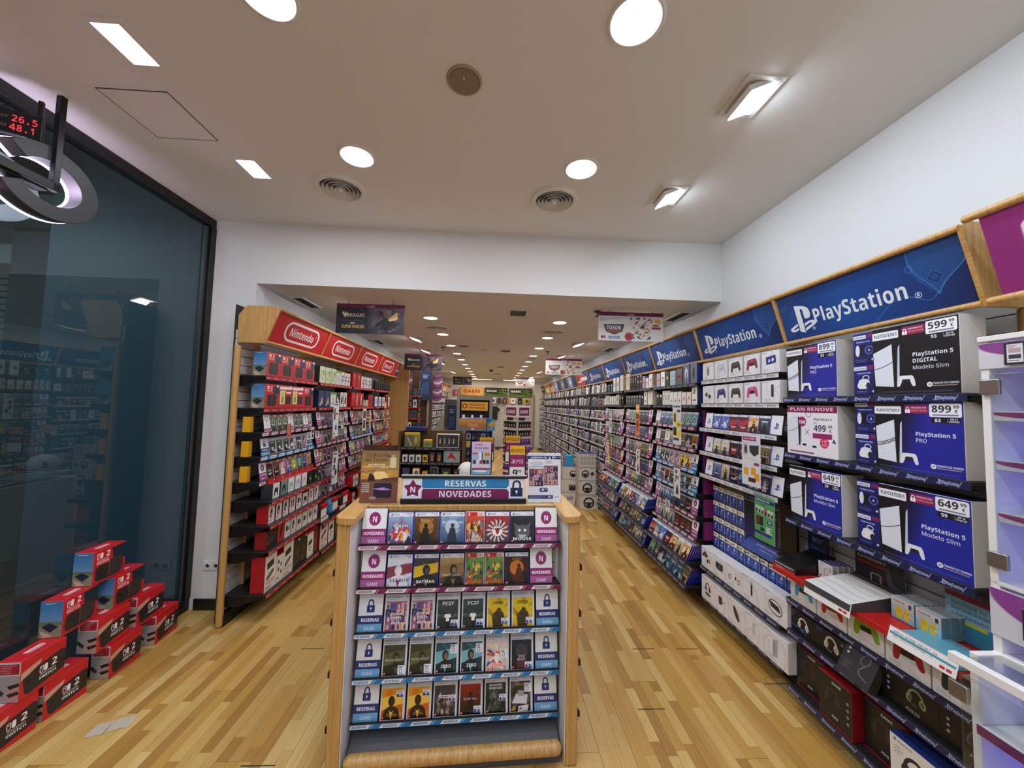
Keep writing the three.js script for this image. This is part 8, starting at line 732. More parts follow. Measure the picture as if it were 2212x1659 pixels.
// sloping trays on both flanks, seen edge-on
[[-1, 'red-signed'], [1, 'blue-signed']].forEach(([sd, n]) => { const F = new Frame(GF.x + sd * 0.572 * Math.cos(GF.a), GF.z - sd * 0.572 * Math.sin(GF.a), GF.a + sd * PI / 2);
  [1.0, 0.74, 0.47, 0.19].forEach((y, k) => { const s0 = sd > 0 ? 0.09 : -0.86, t = thing('side_tray', `black side tray of the entrance stand facing the ${n} wall, ${ORD[k]} from the top`, 'tray', 'side trays of the entrance stand'); F.put(t, s0 + 0.385, y - 0.1, 0.0); mesh('tray_floor', solid(0.77, 0.01, 0.1, 0.002), M.black, t).position.z = 0.06; for (const e of [-1, 1]) { const b = mesh('tray_end', extrude([[0, 0], [0.12, 0], [0.12, 0.028], [0.02, 0.17], [0, 0.21]], 0.006, 0.001), M.black, t); b.rotation.y = -PI / 2; b.position.set(e * 0.384 + 0.003, 0, 0); } at(mesh('tray_lip', solid(0.77, 0.03, 0.006, 0.001), M.black, t), 0, 0, 0.113);
    const dark = sd > 0; for (let i = 0; i < (dark ? 2 : 1); i++) { const id = dark ? ['q4', 'mouse', 'q12', 'q20'][k] : 'nov'; const m = shade(new THREE.Mesh(boxGeo(dark ? 0.03 : 0.05, 0.15, dark ? 0.04 : 0.06, { f: covers[id].rect, e: coverAtlas.swatch(dark ? (i ? '#2a3fae' : '#17181c') : '#8a1f66') }), coverAtlas.mat)); m.name = numbered('file_block'); scene.add(m); F.put(m, dark ? s0 + 0.03 + i * 0.06 : s0 + 0.74, y - 0.087, 0.085, 0.24); tag(m, `${dark ? (i ? 'blue-edged' : 'black') : 'plum'} file block in the ${ORD[k]} side tray facing the ${n} wall`, 'divider', 'file blocks of the side trays'); } }); });
// on top of the stand
{ const t = thing('counter_sign', 'long blue and plum sign in a black frame on the entrance stand', 'sign'); GF.put(t, 0.0, 1.267, -0.155); mesh('sign_face', boxGeo(0.715, 0.118, 0.006, { f: S.counterSign, e: signAtlas.swatch('#101114') }), signAtlas.mat, t).position.set(0, 0.028, 0); mesh('lower_channel', solid(0.73, 0.03, 0.03, 0.003), M.black, t).position.z = -0.003; mesh('upper_channel', solid(0.73, 0.014, 0.02, 0.003), M.black, t).position.set(0, 0.145, -0.003); mesh('upper_edge', solid(0.73, 0.006, 0.018, 0.001), M.aluminium, t).position.set(0, 0.159, -0.003); }
function acrylicPoster(F, art, s, o, w, h, label) { const t = thing('poster_stand', label, 'poster'); F.put(t, s, 1.267, o, 0.08); mesh('print_sheet', boxGeo(w, h, 0.001, { f: art, e: signAtlas.swatch('#c8c8c8') }, 0.0002), signAtlas.mat, t).position.set(0, 0.008, 0); for (const k of [-1, 1]) at(mesh('clear_edge', solid(0.006, h + 0.014, 0.004, 0.001), M.clear, t), k * (w / 2 + 0.003), 0, 0); mesh('clear_foot', solid(w + 0.012, 0.004, 0.07, 0.001), M.clear, t).position.z = -0.03; }
acrylicPoster(GF, S.treasure, -0.485, -0.14, 0.208, 0.292, 'treasure-chest poster in a clear holder on the plum end of the entrance stand'); acrylicPoster(GF, S.presale, 0.475, -0.15, 0.2, 0.29, 'white pre-order poster with two game covers in a clear holder');
// ------------------------------------------------------------------ banners hung in the shop
[[-1.29, -3.8, 'cards', 'dark', 0.69, 2.535, 'nearest'], [-1.355, -6.95, 'cards', 'dark', 0.69, 2.45, 'second'], [-1.235, -14, 'cards', 'dark', 0.7, 2.56, 'farthest'], [1.43, -3.85, 'fighters', 'pale', 0.7, 2.56, 'nearest'], [1.31, -7.05, 'fighters', 'pale', 0.7, 2.455, 'second'], [1.1, -13.6, 'fighters', 'pale', 0.7, 2.55, 'farthest']].forEach(([x, z, art, look, w, y, n]) => { const t = thing('hanging_banner', `${look} banner with a plum top strip hung from the ceiling, ${n} of the ${look} ones`, 'banner', `${look} hanging banners`); t.position.set(x, y, z); t.rotation.y = -0.02; mesh('banner_print', boxGeo(w, w * 0.435, 0.004, { f: S[art], b: S[art], e: signAtlas.swatch('#642049') }, 0.0006), signAtlas.mat, t); mesh('top_clip', solid(w, 0.012, 0.01, 0.002), M.purple, t).position.set(0, w * 0.435 - 0.006, -0.002); for (const k of [-0.33, 0.33]) { const top = Y_SHOP - y; mesh('wire', rod(0.0016, top - w * 0.435, 6), M.charcoal, t).position.set(k * w, (top + w * 0.435) / 2, -0.002); mesh('wire_hook', new THREE.TorusGeometry(0.008, 0.002, 6, 14), M.charcoal, t).position.set(k * w, w * 0.435 + 0.006, -0.002); } });
// ------------------------------------------------------------------ pyramid of red console cartons by the glass
{
  const H = 0.208, rows = [['A', 'B', 'B', 'B', 'B'], ['B', 'B', 'B'], ['A', 'A'], ['A']], spots = [[[-2.482, -2.16, 0.0], [-2.486, -2.415, -0.02], [-2.462, -2.745, 0.02], [-2.48, -3.085, 0.1]], [[-2.478, -2.28, 0.06], [-2.478, -2.665, 0.05], [-2.485, -2.935, 0.03]], [[-2.515, -2.485, 0.12], [-2.51, -2.785, 0.04]], [[-2.53, -2.655, 0.06]]], kinds = ['BBBB', 'BBB', 'AA', 'A'], lv = ['bottom', 'second', 'third', 'topmost'];
  spots.forEach((r, k) => r.forEach(([x, z, a], i) => { const A = kinds[k][i] === 'A', m = shade(new THREE.Mesh(boxGeo(0.222, H, 0.117, { f: B[A ? 'floorFrontA' : 'floorFrontB'].rect, l: B[A ? 'sky' : 'handEnd'].rect, r: B.handEnd.rect, t: B.floorTop.rect, e: boxAtlas.swatch('#c41e28') }, 0.002), boxAtlas.mat)); m.name = numbered('console_carton'); scene.add(m); new Frame(x, z, PI / 2 + a).put(m, 0, k * (H + 0.0012) + 0.001, 0.0); m.rotation.y = PI / 2 + a; tag(m, `red console carton stacked by the glass, ${['nearest', 'second', 'third', 'farthest'][i]} of the ${lv[k]} layer`, 'box', 'red console cartons stacked by the glass'); }));
}
// ------------------------------------------------------------------ hanging shop letter inside the glass
{
  const F = new Frame(-2.46, -1.98, PI / 2 + 0.0);
  { const t = thing('sign_hanger', 'black metal bar frame hung from the ceiling carrying the lit letters', 'frame'); t.position.set(-2.42, 0, -2.06); mesh('hanger_post', solid(0.03, 0.53, 0.03, 0.003), M.blackMetal, t).position.set(0, 2.944, 0); mesh('cross_beam', solid(0.03, 0.045, 1.5, 0.003), M.blackMetal, t).position.set(0, 2.94, 0.735); for (const z of [0.1, 0.46]) mesh('spacer_lug', solid(0.05, 0.02, 0.02, 0.003), M.blackMetal, t).position.set(-0.035, 2.93, z); mesh('hanger_post', solid(0.03, 0.53, 0.03, 0.003), M.blackMetal, t).position.set(0, 2.944, 1.47); }
  // letter G seen from behind: dark returns, white halo on the face towards the mall
  const t = thing('lit_letter', 'dark letter with a white glowing rim hanging before the glass', 'sign letter'); t.position.set(-2.5, 2.985, -2.06);
  const ring = (ro, ri, a0, a1) => { const s = new THREE.Shape(); s.absellipse(0, 0, ro[0], ro[1], a0, a1, false, 0); s.absellipse(0, 0, ri[0], ri[1], a1, a0, true, 0); s.closePath(); return s; };
  const gs = ring([0.23, 0.19], [0.148, 0.118], PI + 0.5, PI + 5.6), ex = (s, d, b) => { const g = new THREE.ExtrudeGeometry(s, { depth: d, bevelEnabled: b > 0, bevelSize: b, bevelThickness: b, bevelSegments: 2, curveSegments: 40 }); return g; };
  const body = mesh('letter_body', ex(gs, 0.07, 0.003), std(0x3a3b3c, 0.45), t); body.rotation.y = PI / 2; const bar = new THREE.Shape([[-0.22, -0.03], [-0.02, -0.03], [-0.02, 0.03], [-0.22, 0.03]].map((p) => new THREE.Vector2(...p))); const b2 = mesh('letter_bar', ex(bar, 0.07, 0.003), std(0x2c2d2e, 0.45), t); b2.rotation.y = PI / 2; b2.position.set(0.0, -0.02, 0.0);
  const halo = mesh('halo_rim', ex(ring([0.236, 0.196], [0.142, 0.112], PI + 0.46, PI + 5.64), 0.014, 0), glow(0xe6ecff, 3.2), t); halo.rotation.y = PI / 2; halo.position.x = -0.018; const l = new THREE.PointLight(0xf0d8ff, 0.32); l.position.set(-0.06, 0.0, 0); l.shadow.radius = 3; t.add(l);
  { const d = thing('sign_disc', 'round magenta sign disc half hidden behind the hanging beam', 'sign disc'); d.position.set(-2.53, 2.93, -1.62); const c = mesh('disc_face', new THREE.CylinderGeometry(0.26, 0.26, 0.03, 48), std(0xb02a80, 0.35, { emissive: 0xb02a80, emissiveIntensity: 0.35 }), d); c.rotation.z = PI / 2; mesh('disc_rim', new THREE.TorusGeometry(0.262, 0.008, 8, 48), glow(0xf4e6f4, 2), d).rotation.y = PI / 2; }
  { const d = thing('digital_display', 'small black display with red temperature and humidity digits behind the post', 'display'); d.position.set(-2.53, 3.18, -1.97); d.rotation.y = 0.5; const cv = document.createElement('canvas'); cv.width = 160; cv.height = 110; const g = cv.getContext('2d'); fill(g, '#000', 0, 0, 160, 110); text(g, '26.5', 112, 36, 44, '#ff2a3a', { font: 'monospace', width: 84 }); text(g, '48.1', 108, 80, 44, '#ff2a3a', { font: 'monospace', width: 84 }); text(g, 'TEMP', 34, 36, 22, '#3a2428'); text(g, 'HUM', 34, 80, 22, '#3a2428'); const tx = new THREE.CanvasTexture(cv); tx.colorSpace = THREE.SRGBColorSpace; mesh('display_case', solid(0.19, 0.13, 0.03, 0.004), M.black, d); const f = mesh('display_face', new THREE.PlaneGeometry(0.176, 0.118), new THREE.MeshStandardMaterial({ color: 0x0a0a0a, roughness: 0.3, emissive: 0xffffff, emissiveMap: tx, emissiveIntensity: 1.6 }), d); f.position.set(0, 0.065, 0.0162); mesh('carry_loop', new THREE.TorusGeometry(0.02, 0.003, 6, 16, PI), M.black, d).position.set(-0.03, 0.13, 0); mesh('display_stalk', solid(0.02, 0.1, 0.02, 0.003), M.black, d).position.set(0.08, 0.12, 0); }
}
// ------------------------------------------------------------------ pale vitrine and banner at the near end of the blue-signed wall
{
  const F = new Frame(RX, -1.26, -PI / 2);
  bay(new Frame(RX, Rz[0], -PI / 2), 1.2, 'slatted wall bay behind the pale glass vitrine', [], { postNear: true });
  { const t = thing('wall_banner', 'magenta cloth banner with a tablet outline between two wooden rods', 'banner'); F.put(t, 0.42, 0, 0.0); const dy = 0.315, dz = 0.09; const p = mesh('banner_cloth', boxGeo(0.9, Math.hypot(dy, dz), 0.003, { f: S.tabletSign, e: signAtlas.swatch('#8e2a72') }, 0.0006), signAtlas.mat, t); at(p, 0, 2.3, 0.22, 0, Math.atan2(dz, dy)); for (const [y, o] of [[2.3, 0.22], [2.62, 0.312]]) { const r = mesh('banner_rod', rod(0.015, 0.98), M.beechAcross, t); r.rotation.z = PI / 2; r.position.set(0, y, o); } for (const x of [-0.3, 0.3]) at(mesh('rod_bracket', solid(0.03, 0.02, 0.24, 0.004), M.beech, t), x, 2.29, 0.11); }
  const t = thing('glass_vitrine', 'white two-step glass vitrine of phones and tablets lit violet inside', 'cabinet'); F.put(t, 0, 0, 0);
  const W = 1.0, panel = (n, w, h, d, m, x, y, z) => at(mesh(n, solid(w, h, d, 0.003), m, t), x, y, z);
  for (const x of [0.012, W]) { panel('upper_side', 0.024, 1.1, 0.24, M.white, x, 1.04, 0.25); panel('lower_side', 0.024, 1.04, 0.38, M.white, x, 0, 0.27); }
  panel('back_panel', W, 2.12, 0.012, std(0xcfcbe0, 0.5), W / 2, 0.01, 0.128); panel('upper_top', W, 0.02, 0.26, M.white, W / 2, 2.12, 0.25);
  at(mesh('crown_print', boxGeo(W, 0.092, 0.012, { f: S.swoop, e: signAtlas.swatch('#dcdadf') }), signAtlas.mat, t), W / 2, 2.022, 0.375); at(mesh('foot_print', boxGeo(W, 0.16, 0.012, { f: S.swoop, e: signAtlas.swatch('#b8aeb4') }), signAtlas.mat, t), W / 2, 1.1, 0.375);
  [1.85, 1.68, 1.5].forEach((y) => { const s = panel('shelf', W - 0.05, 0.012, 0.22, M.white, W / 2, y, 0.25); at(mesh('shelf_front', boxGeo(W - 0.05, 0.034, 0.004, { f: S.swoopThin, e: signAtlas.swatch('#cfcdd4') }), signAtlas.mat, s), 0, -0.012, 0.114); });
  panel('upper_floor', W, 0.014, 0.24, M.white, W / 2, 1.27, 0.25); panel('upper_door', W - 0.05, 0.72, 0.005, M.clear, W / 2, 1.285, 0.372); panel('lower_lid', W - 0.06, 0.005, 0.2, M.clear, W / 2, 1.035, 0.43); for (const z of [0.36, 0.525]) panel('lid_frame', W, 0.03, 0.03, M.white, W / 2, 1.012, z); panel('lower_door', W - 0.06, 0.96, 0.005, M.clear, W / 2, 0.03, 0.535);
  [0.8, 0.56, 0.32].forEach((y, k) => { const s = panel('shelf', W - 0.05, 0.012, 0.33, M.white, W / 2, y, 0.31); at(mesh('shelf_front', boxGeo(W - 0.05, 0.034, 0.004, { f: k ? S.swoopThin : S.tabletBand, e: signAtlas.swatch('#cfcdd4') }), signAtlas.mat, s), 0, -0.012, 0.168); });
  for (const [y, z] of [[1.93, 0.378], [1.33, 0.378], [0.9, 0.54]]) { const h = mesh('hinge', solid(0.055, 0.055, 0.014, 0.005), M.steel, t); h.position.set(0.03, y, z); }
  for (let i = 0; i < 9; i++) mesh('peg_hole', rod(0.004, 0.004, 10), M.charcoal, t).position.set(0.05, 1.36 + i * 0.07, 0.138);
  for (const [y0, h, z] of [[1.3, 0.7, 0.15], [0.1, 0.86, 0.15]]) for (const x of [0.26, 0.9]) { const m = mesh('light_strip', solid(0.012, h, 0.008, 0.002), glow(0x6a62ff, 5), t); m.position.set(x, y0, z); }
  for (const [x, y, w, h] of [[0.28, 1.64, 0.02, 0.6], [0.28, 0.5, 0.02, 0.8], [0.85, 1.64, 0.02, 0.6], [0.85, 0.5, 0.02, 0.8]]) { const l = new THREE.RectAreaLight(0x6058ff, 22, w, h); l.position.set(x, y, 0.16); l.rotation.y = PI; t.add(l); }
  const T2 = (o, s, y, out, lean, turn) => F.put(o, s, y, out, lean, turn);
  [[0.16, 1.862, 'gold', 0xc9a878], [0.17, 1.69, 'black', 0x1b1f2a], [0.2, 1.512, 'dark red-edged', 0x2a1a20], [0.2, 1.284, 'pale grey-pink', 0xb8aeb4]].forEach(([s, y, look, c], i) => { const p = thing('phone', `${look} phone leaning on the ${['first', 'second', 'third', 'fourth'][i]} shelf of the vitrine`, 'phone', 'phones in the vitrine'); T2(p, s, y + 0.004, 0.3, 0.5, 0.1); mesh('phone_body', new RoundedBoxGeometry(0.078, 0.15, 0.009, 3, 0.004), std(c, 0.25, { metalness: 0.3 }), p).position.y = 0.076; mesh('camera_island', new RoundedBoxGeometry(0.026, 0.05, 0.006, 3, 0.003), std(c, 0.2), p).position.set(-0.02, 0.12, 0.006); for (const k of [0, 1]) { const q = mesh('camera_lens', new THREE.CylinderGeometry(0.008, 0.008, 0.004, 20), M.black, p); q.rotation.x = PI / 2; q.position.set(-0.02, 0.132 - k * 0.024, 0.01); } });
  board(F, 'price_card', S.dataCard, 0.2, 1.513, 0.345, 0.1, 0.045, 'small white data card below the third vitrine phone', 'card', { lean: 0.6 }); board(F, 'photo_card', S.miniAd, 0.1, 2.03, 0.383, 0.055, 0.078, 'small dark photo card on the top band of the vitrine', 'card'); board(F, 'photo_card', S.miniAd, 0.12, 1.125, 0.383, 0.07, 0.1, 'small dark photo card on the lower band of the vitrine', 'card');
  const bk = thing('boxed_gadget', 'black and red boxed gadget on the vitrine shelf lettered tablets', 'box'); T2(bk, 0.28, 0.813, 0.4); mesh('gadget_box', solid(0.12, 0.2, 0.05, 0.003), std(0x18181c, 0.5), bk); at(mesh('front_label', boxGeo(0.11, 0.05, 0.002, { f: boxAtlas.add(90, 40, (g, w, h) => { fill(g, '#8a1c2c', -2, -2, w + 4, h + 4); text(g, 'USB-C', w * 0.5, h * 0.34, h * 0.4, '#f2e4e4'); text(g, 'CHARGER', w * 0.5, h * 0.74, h * 0.34, '#f2e4e4'); }), e: boxAtlas.swatch('#8a1c2c') }), boxAtlas.mat, bk), 0, 0.02, 0.027);
  const wk = thing('boxed_tablet', 'white boxed tablet on the second lower shelf of the vitrine', 'box'); T2(wk, 0.24, 0.573, 0.36); mesh('tablet_box', solid(0.2, 0.16, 0.05, 0.003), M.white, wk); at(mesh('front_label', solid(0.12, 0.02, 0.002, 0.0005), M.charcoal, wk), 0, 0.1, 0.026);
}
// ------------------------------------------------------------------ racing-wheel cartons on the floor
{
  const A = [['wheelA', 0], ['wheelB', 0], ['wheelC', 0], ['wheelD', 0]], Bq = ['wheelG', 'wheelF', 'wheelE'], lv = ['lowest', 'second', 'third', 'topmost'], K = new Frame(1.72, -6.72, 0.0), K2 = new Frame(1.42, -7.02, 0.0); let y = 0;
  A.forEach(([id], i) => { carton(K, id, [0.03, 0.0, -0.005, -0.01][i], y, 0, `${lv[i]} carton of the front stack beside the floor bins`, { name: 'wheel_carton', group: 'stacked wheel cartons' }); y += B[id].h + 0.002; }); y = 0;
  Bq.forEach((id, i) => { carton(K2, id, 0.02 * i, y, 0, `${lv[i]} carton of the rear stack beside the floor bins`, { name: 'wheel_carton', group: 'stacked wheel cartons' }); y += B[id].h + 0.002; });
  const c = thing('paper_box', 'bright sky blue open box standing on the rear wheel cartons', 'box'); K2.put(c, 0.04, y + 0.001, -0.08); mesh('box_body', solid(0.13, 0.19, 0.13, 0.002), M.cyanBox, c); at(mesh('box_flap', solid(0.13, 0.003, 0.06, 0.001), M.cyanBox, c), 0, 0.19, -0.09, 0, 0.3);
}
// ------------------------------------------------------------------ bargain bins of second-hand games behind the entrance stand
function bargainBin(x, z, w, d, h, n, label, what, sheets) {
  const t = thing('bargain_bin', label, 'bin'); t.position.set(x, 0, z); mesh('bin_body', solid(w, h - 0.06, d, 0.006), M.yellow, t); for (const [a, b, ww, dd] of [[0, d / 2, w, 0.012], [0, -d / 2, w, 0.012], [w / 2, 0, 0.012, d], [-w / 2, 0, 0.012, d]]) at(mesh('bin_rim', solid(ww, 0.09, dd, 0.003), M.yellow, t), a, h - 0.08, b);
  for (let k = 0; k < n; k++) for (let c = 0; c < 2; c++) { const id = c ? pick(anyPs) : 'card'; const sheet = sheets && c === 0, m = sheet ? shade(new THREE.Mesh(boxGeo(w * 0.46, 0.14, 0.003, { f: coverAtlas.sheet, e: coverAtlas.swatch('#d8a01a') }), coverAtlas.mat)) : printed(pick(anyPs), 0.128, 0.15, 0.013); m.name = numbered(sheet ? 'price_divider' : 'game_case'); shade(m); scene.add(m); m.position.set(x + (c - 0.5) * w * 0.48, h - 0.1, z + d / 2 - 0.05 - (k * (d - 0.09)) / n); m.rotation.x = -0.35; tag(m, sheet ? `round-topped yellow divider, ${ORD[k] ?? 'last'} from the front in ${what}` : `used game, ${ORD[k]} from the front, ${c ? 'second' : 'first'} file of ${what}`, sheet ? 'divider' : 'game', sheet ? 'yellow dividers' : 'used games in the bins'); }
}
coverAtlas.sheet = coverAtlas.add(90, 70, (g, w, h) => { fill(g, '#e2a41a', -2, -2, w + 4, h + 4); disc(g, '#efe6d4', w * 0.5, h * 0.62, w * 0.4, h * 0.5); g.strokeStyle = '#c8862a'; g.lineWidth = 3; g.stroke(); psMark(g, w * 0.5, h * 0.6, h * 0.34, '#5a4a30'); });
bargainBin(-0.1, -3.75, 0.36, 0.95, 1.0, 9, 'yellow bargain bin of used games behind the entrance stand, nearer the red signs', 'the red-side yellow bin', true); bargainBin(0.34, -3.75, 0.32, 0.95, 1.0, 9, 'yellow bargain bin of used games behind the entrance stand, nearer the blue signs', 'the blue-side yellow bin', true);
{ const t = thing('bargain_table', 'low white-rimmed table of green-spined used games behind the entrance stand', 'table'); t.position.set(-0.52, 0, -3.9); mesh('table_body', solid(0.42, 0.95, 0.9, 0.006), M.white, t); for (let k = 0; k < 8; k++) for (let c = 0; c < 3; c++) { const m = shade(new THREE.Mesh(boxGeo(0.125, 0.016, 0.1, { e: coverAtlas.swatch(k < 2 ? '#2f8a34' : '#dfe6d8'), t: covers[anyPs[(k * 3 + c) % anyPs.length]].rect, f: coverAtlas.swatch(k < 3 ? '#3a9a3c' : '#cdd8c4') }), coverAtlas.mat)); m.name = numbered('game_case'); scene.add(m); m.position.set(-0.655 + c * 0.133, 0.952 + k * 0.006, -3.5 - k * 0.102); m.rotation.x = 0.12; tag(m, `green-spined used game lying on the white-rimmed table, ${ORD[k]} row, ${ORD[c]} file`, 'game', 'used games on the white-rimmed table'); } }
{ const t = thing('white_helmet', 'white rounded toy helmet with a dark visor on the white-rimmed table', 'helmet'); t.position.set(-0.3, 0.97, -4.4); const c = mesh('helmet_shell', new THREE.SphereGeometry(0.11, 28, 18, 0, 7, 0, 2.0), M.white, t); c.position.y = 0.09; c.scale.set(1, 1, 1.2); mesh('visor_band', new THREE.TorusGeometry(0.085, 0.028, 10, 28, PI), M.black, t).position.set(0, 0.06, 0.06); }
function poleSign(x, z, y, w, h, art, label, frame = true) { const t = thing('pole_sign', label, 'sign'); t.position.set(x, 0, z); t.rotation.y = 0.06; mesh('sign_pole', rod(0.008, y, 12), M.black, t).position.y = y / 2; mesh('pole_foot', solid(0.16, 0.012, 0.16, 0.004), M.black, t); at(mesh('sign_face', boxGeo(w, h, 0.004, { f: S[art], e: signAtlas.swatch('#17181a') }), signAtlas.mat, t), 0, y, 0.008); if (frame) { for (const s of [-1, 1]) at(mesh('frame_bar', solid(0.008, h, 0.012, 0.002), M.black, t), s * (w / 2 + 0.004), y, 0.004); at(mesh('frame_bar', solid(w + 0.016, 0.012, 0.012, 0.002), M.black, t), 0, y - 0.012, 0.004); } }
poleSign(-0.1, -3.2, 1.255, 0.165, 0.275, 'more', 'blue and pink promotional sign on a black pole over the yellow bins'); poleSign(0.205, -3.15, 1.225, 0.13, 0.285, 'usedPS5', 'yellow and purple price sign marked 9.99 on a black pole'); poleSign(0.225, -4.3, 1.2, 0.17, 0.3, 'usedPS4', 'yellow and purple price sign behind the 9.99 sign'); poleSign(-0.08, -4.32, 1.2, 0.16, 0.27, 'usedPS4', 'yellow and purple sign behind the blue and pink promotional sign'); poleSign(0.24, -4.9, 1.36, 0.2, 0.09, 'price', 'narrow orange price header behind the yellow and purple signs', false);
// ------------------------------------------------------------------ brown counter unit with collectors' figures
{
  const z = -5.6, x0 = -1.36, w = 0.92, t = thing('shelf_unit', 'brown wooden shelf unit of boxed figures in the middle of the shop', 'shelving'); t.position.set(x0 + w / 2, 0, z);
  mesh('back_board', solid(w, 1.43, 0.03, 0.003), M.brown, t).position.z = -0.2; at(mesh('side_board', solid(0.03, 1.43, 0.36, 0.003), M.brown, t), -w / 2, 0, -0.03); at(mesh('side_board', solid(0.03, 1.43, 0.36, 0.003), M.brown, t), w / 2, 0, -0.03); at(mesh('wing_board', solid(0.56, 1.2, 0.03, 0.003), M.brown, t), -w / 2 - 0.29, 0, -0.1); mesh('unit_base', solid(w, 0.12, 0.4, 0.003), M.brown, t);
  const F = new Frame(x0, z, 0), ys = [1.2, 0.985, 0.745, 0.52, 0.28];
  ys.forEach((y) => { const s = mesh('shelf', solid(w - 0.04, 0.014, 0.3, 0.002), M.shelf, t); s.position.set(0, y - 0.014, -0.03); at(mesh('price_strip', boxGeo(w - 0.04, 0.034, 0.004, { f: S.stDark, e: signAtlas.swatch('#14151a') }), signAtlas.mat, s), 0, -0.02, 0.154); });
  [['figYellow', 'figSmallYellow', 'figSet'], ['figToon', 'figToon', 'figToon', 'figGold', 'figBrown', 'figBrown', 'figRed'], ['figSlate', 'figRound', 'figGold', 'figBlack', 'figGreen', 'figBrown'], ['figRound', 'figSlate', 'figBlack', 'figGreen', 'figSmallYellow'], ['figSlate', 'figBlack', 'figRound', 'figGreen']].forEach((ids, k) => boxRow(F, `the ${ORD[k]} shelf of the brown unit`, ys[k], 0.1, 0.03, w - 0.03, ids, { name: 'figure_box', scale: 0.86 }));
  const b = thing('round_toy', 'white round toy at the end of the third shelf of the brown unit', 'toy'); b.position.set(x0 + w + 0.09, 0.86, z + 0.1); mesh('toy_head', new THREE.SphereGeometry(0.062, 24, 16), M.white, b).scale.y = 1.1; mesh('toy_visor', new THREE.SphereGeometry(0.05, 20, 12), M.charcoal, b).position.set(0.01, -0.01, 0.022); mesh('toy_stand', solid(0.1, 0.006, 0.1, 0.002), M.clear, b).position.y = -0.075; mesh('toy_bracket', solid(0.02, 0.02, 0.12, 0.003), M.charcoal, b).position.set(-0.06, -0.08, -0.06);
  const o = thing('hat_box', 'flat navy box lying on top of the brown unit', 'box'); o.position.set(x0 + 0.2, 1.432, z - 0.1); mesh('box_body', solid(0.3, 0.05, 0.2, 0.003), M.navyPlastic, o);
}
// ------------------------------------------------------------------ blue cardboard toy-car stand, spinner, kiosk
{
  const t = thing('car_stand', 'blue cardboard stand of toy cars with an orange road header', 'display stand'); t.position.set(-0.29, 0, -6.1); t.rotation.y = 0.0; mesh('stand_base', solid(0.5, 0.62, 0.42, 0.004), M.blueCard, t).position.z = -0.1; for (const x of [-0.26, 0.26]) { const s = mesh('side_wing', extrude([[-0.3, 0], [0.16, 0], [0.1, 0.9], [-0.08, 1.42], [-0.3, 1.42]], 0.012, 0.001), M.blueCard, t); s.rotation.y = -PI / 2; s.position.set(x + 0.006, 0, 0); } mesh('stand_back', solid(0.52, 1.5, 0.012, 0.002), M.blueCard, t).position.z = -0.3; at(mesh('header_print', boxGeo(0.44, 0.19, 0.006, { f: S.cars, e: signAtlas.swatch('#2440a0') }), signAtlas.mat, t), -0.05, 1.42, 0.14); at(mesh('header_side', boxGeo(0.2, 0.19, 0.006, { f: S.flames, e: signAtlas.swatch('#2440a0') }), signAtlas.mat, t), 0.245, 1.42, 0.06, 0.9); mesh('header_top', solid(0.5, 0.006, 0.4, 0.002), M.blueCard, t).position.set(0, 1.612, -0.06);
  const F = new Frame(-0.29, -6.1, 0); let n = 0; for (let r = 0; r < 6; r++) for (let c = 0; c < 6; c++) { const id = ['figBrown', 'figBlack', 'blueTile', 'figToon', 'yellowTile', 'navyHat'][(r * 5 + c * 2) % 6]; const m = cartonMesh(id, 0.6); m.name = numbered('toy_pack'); scene.add(m); F.put(m, -0.2 + c * 0.08, 0.64 + r * 0.125, 0.06 - r * 0.02); m.scale.set(0.066 / (B[id].w * 0.6), 0.105 / (B[id].h * 0.6), 0.5); tag(m, `hanging toy-car pack on the blue stand, ${ORD[r]} row from below, ${ORD[c]} peg`, 'toy', 'toy-car packs on the blue stand'); n++; }
}
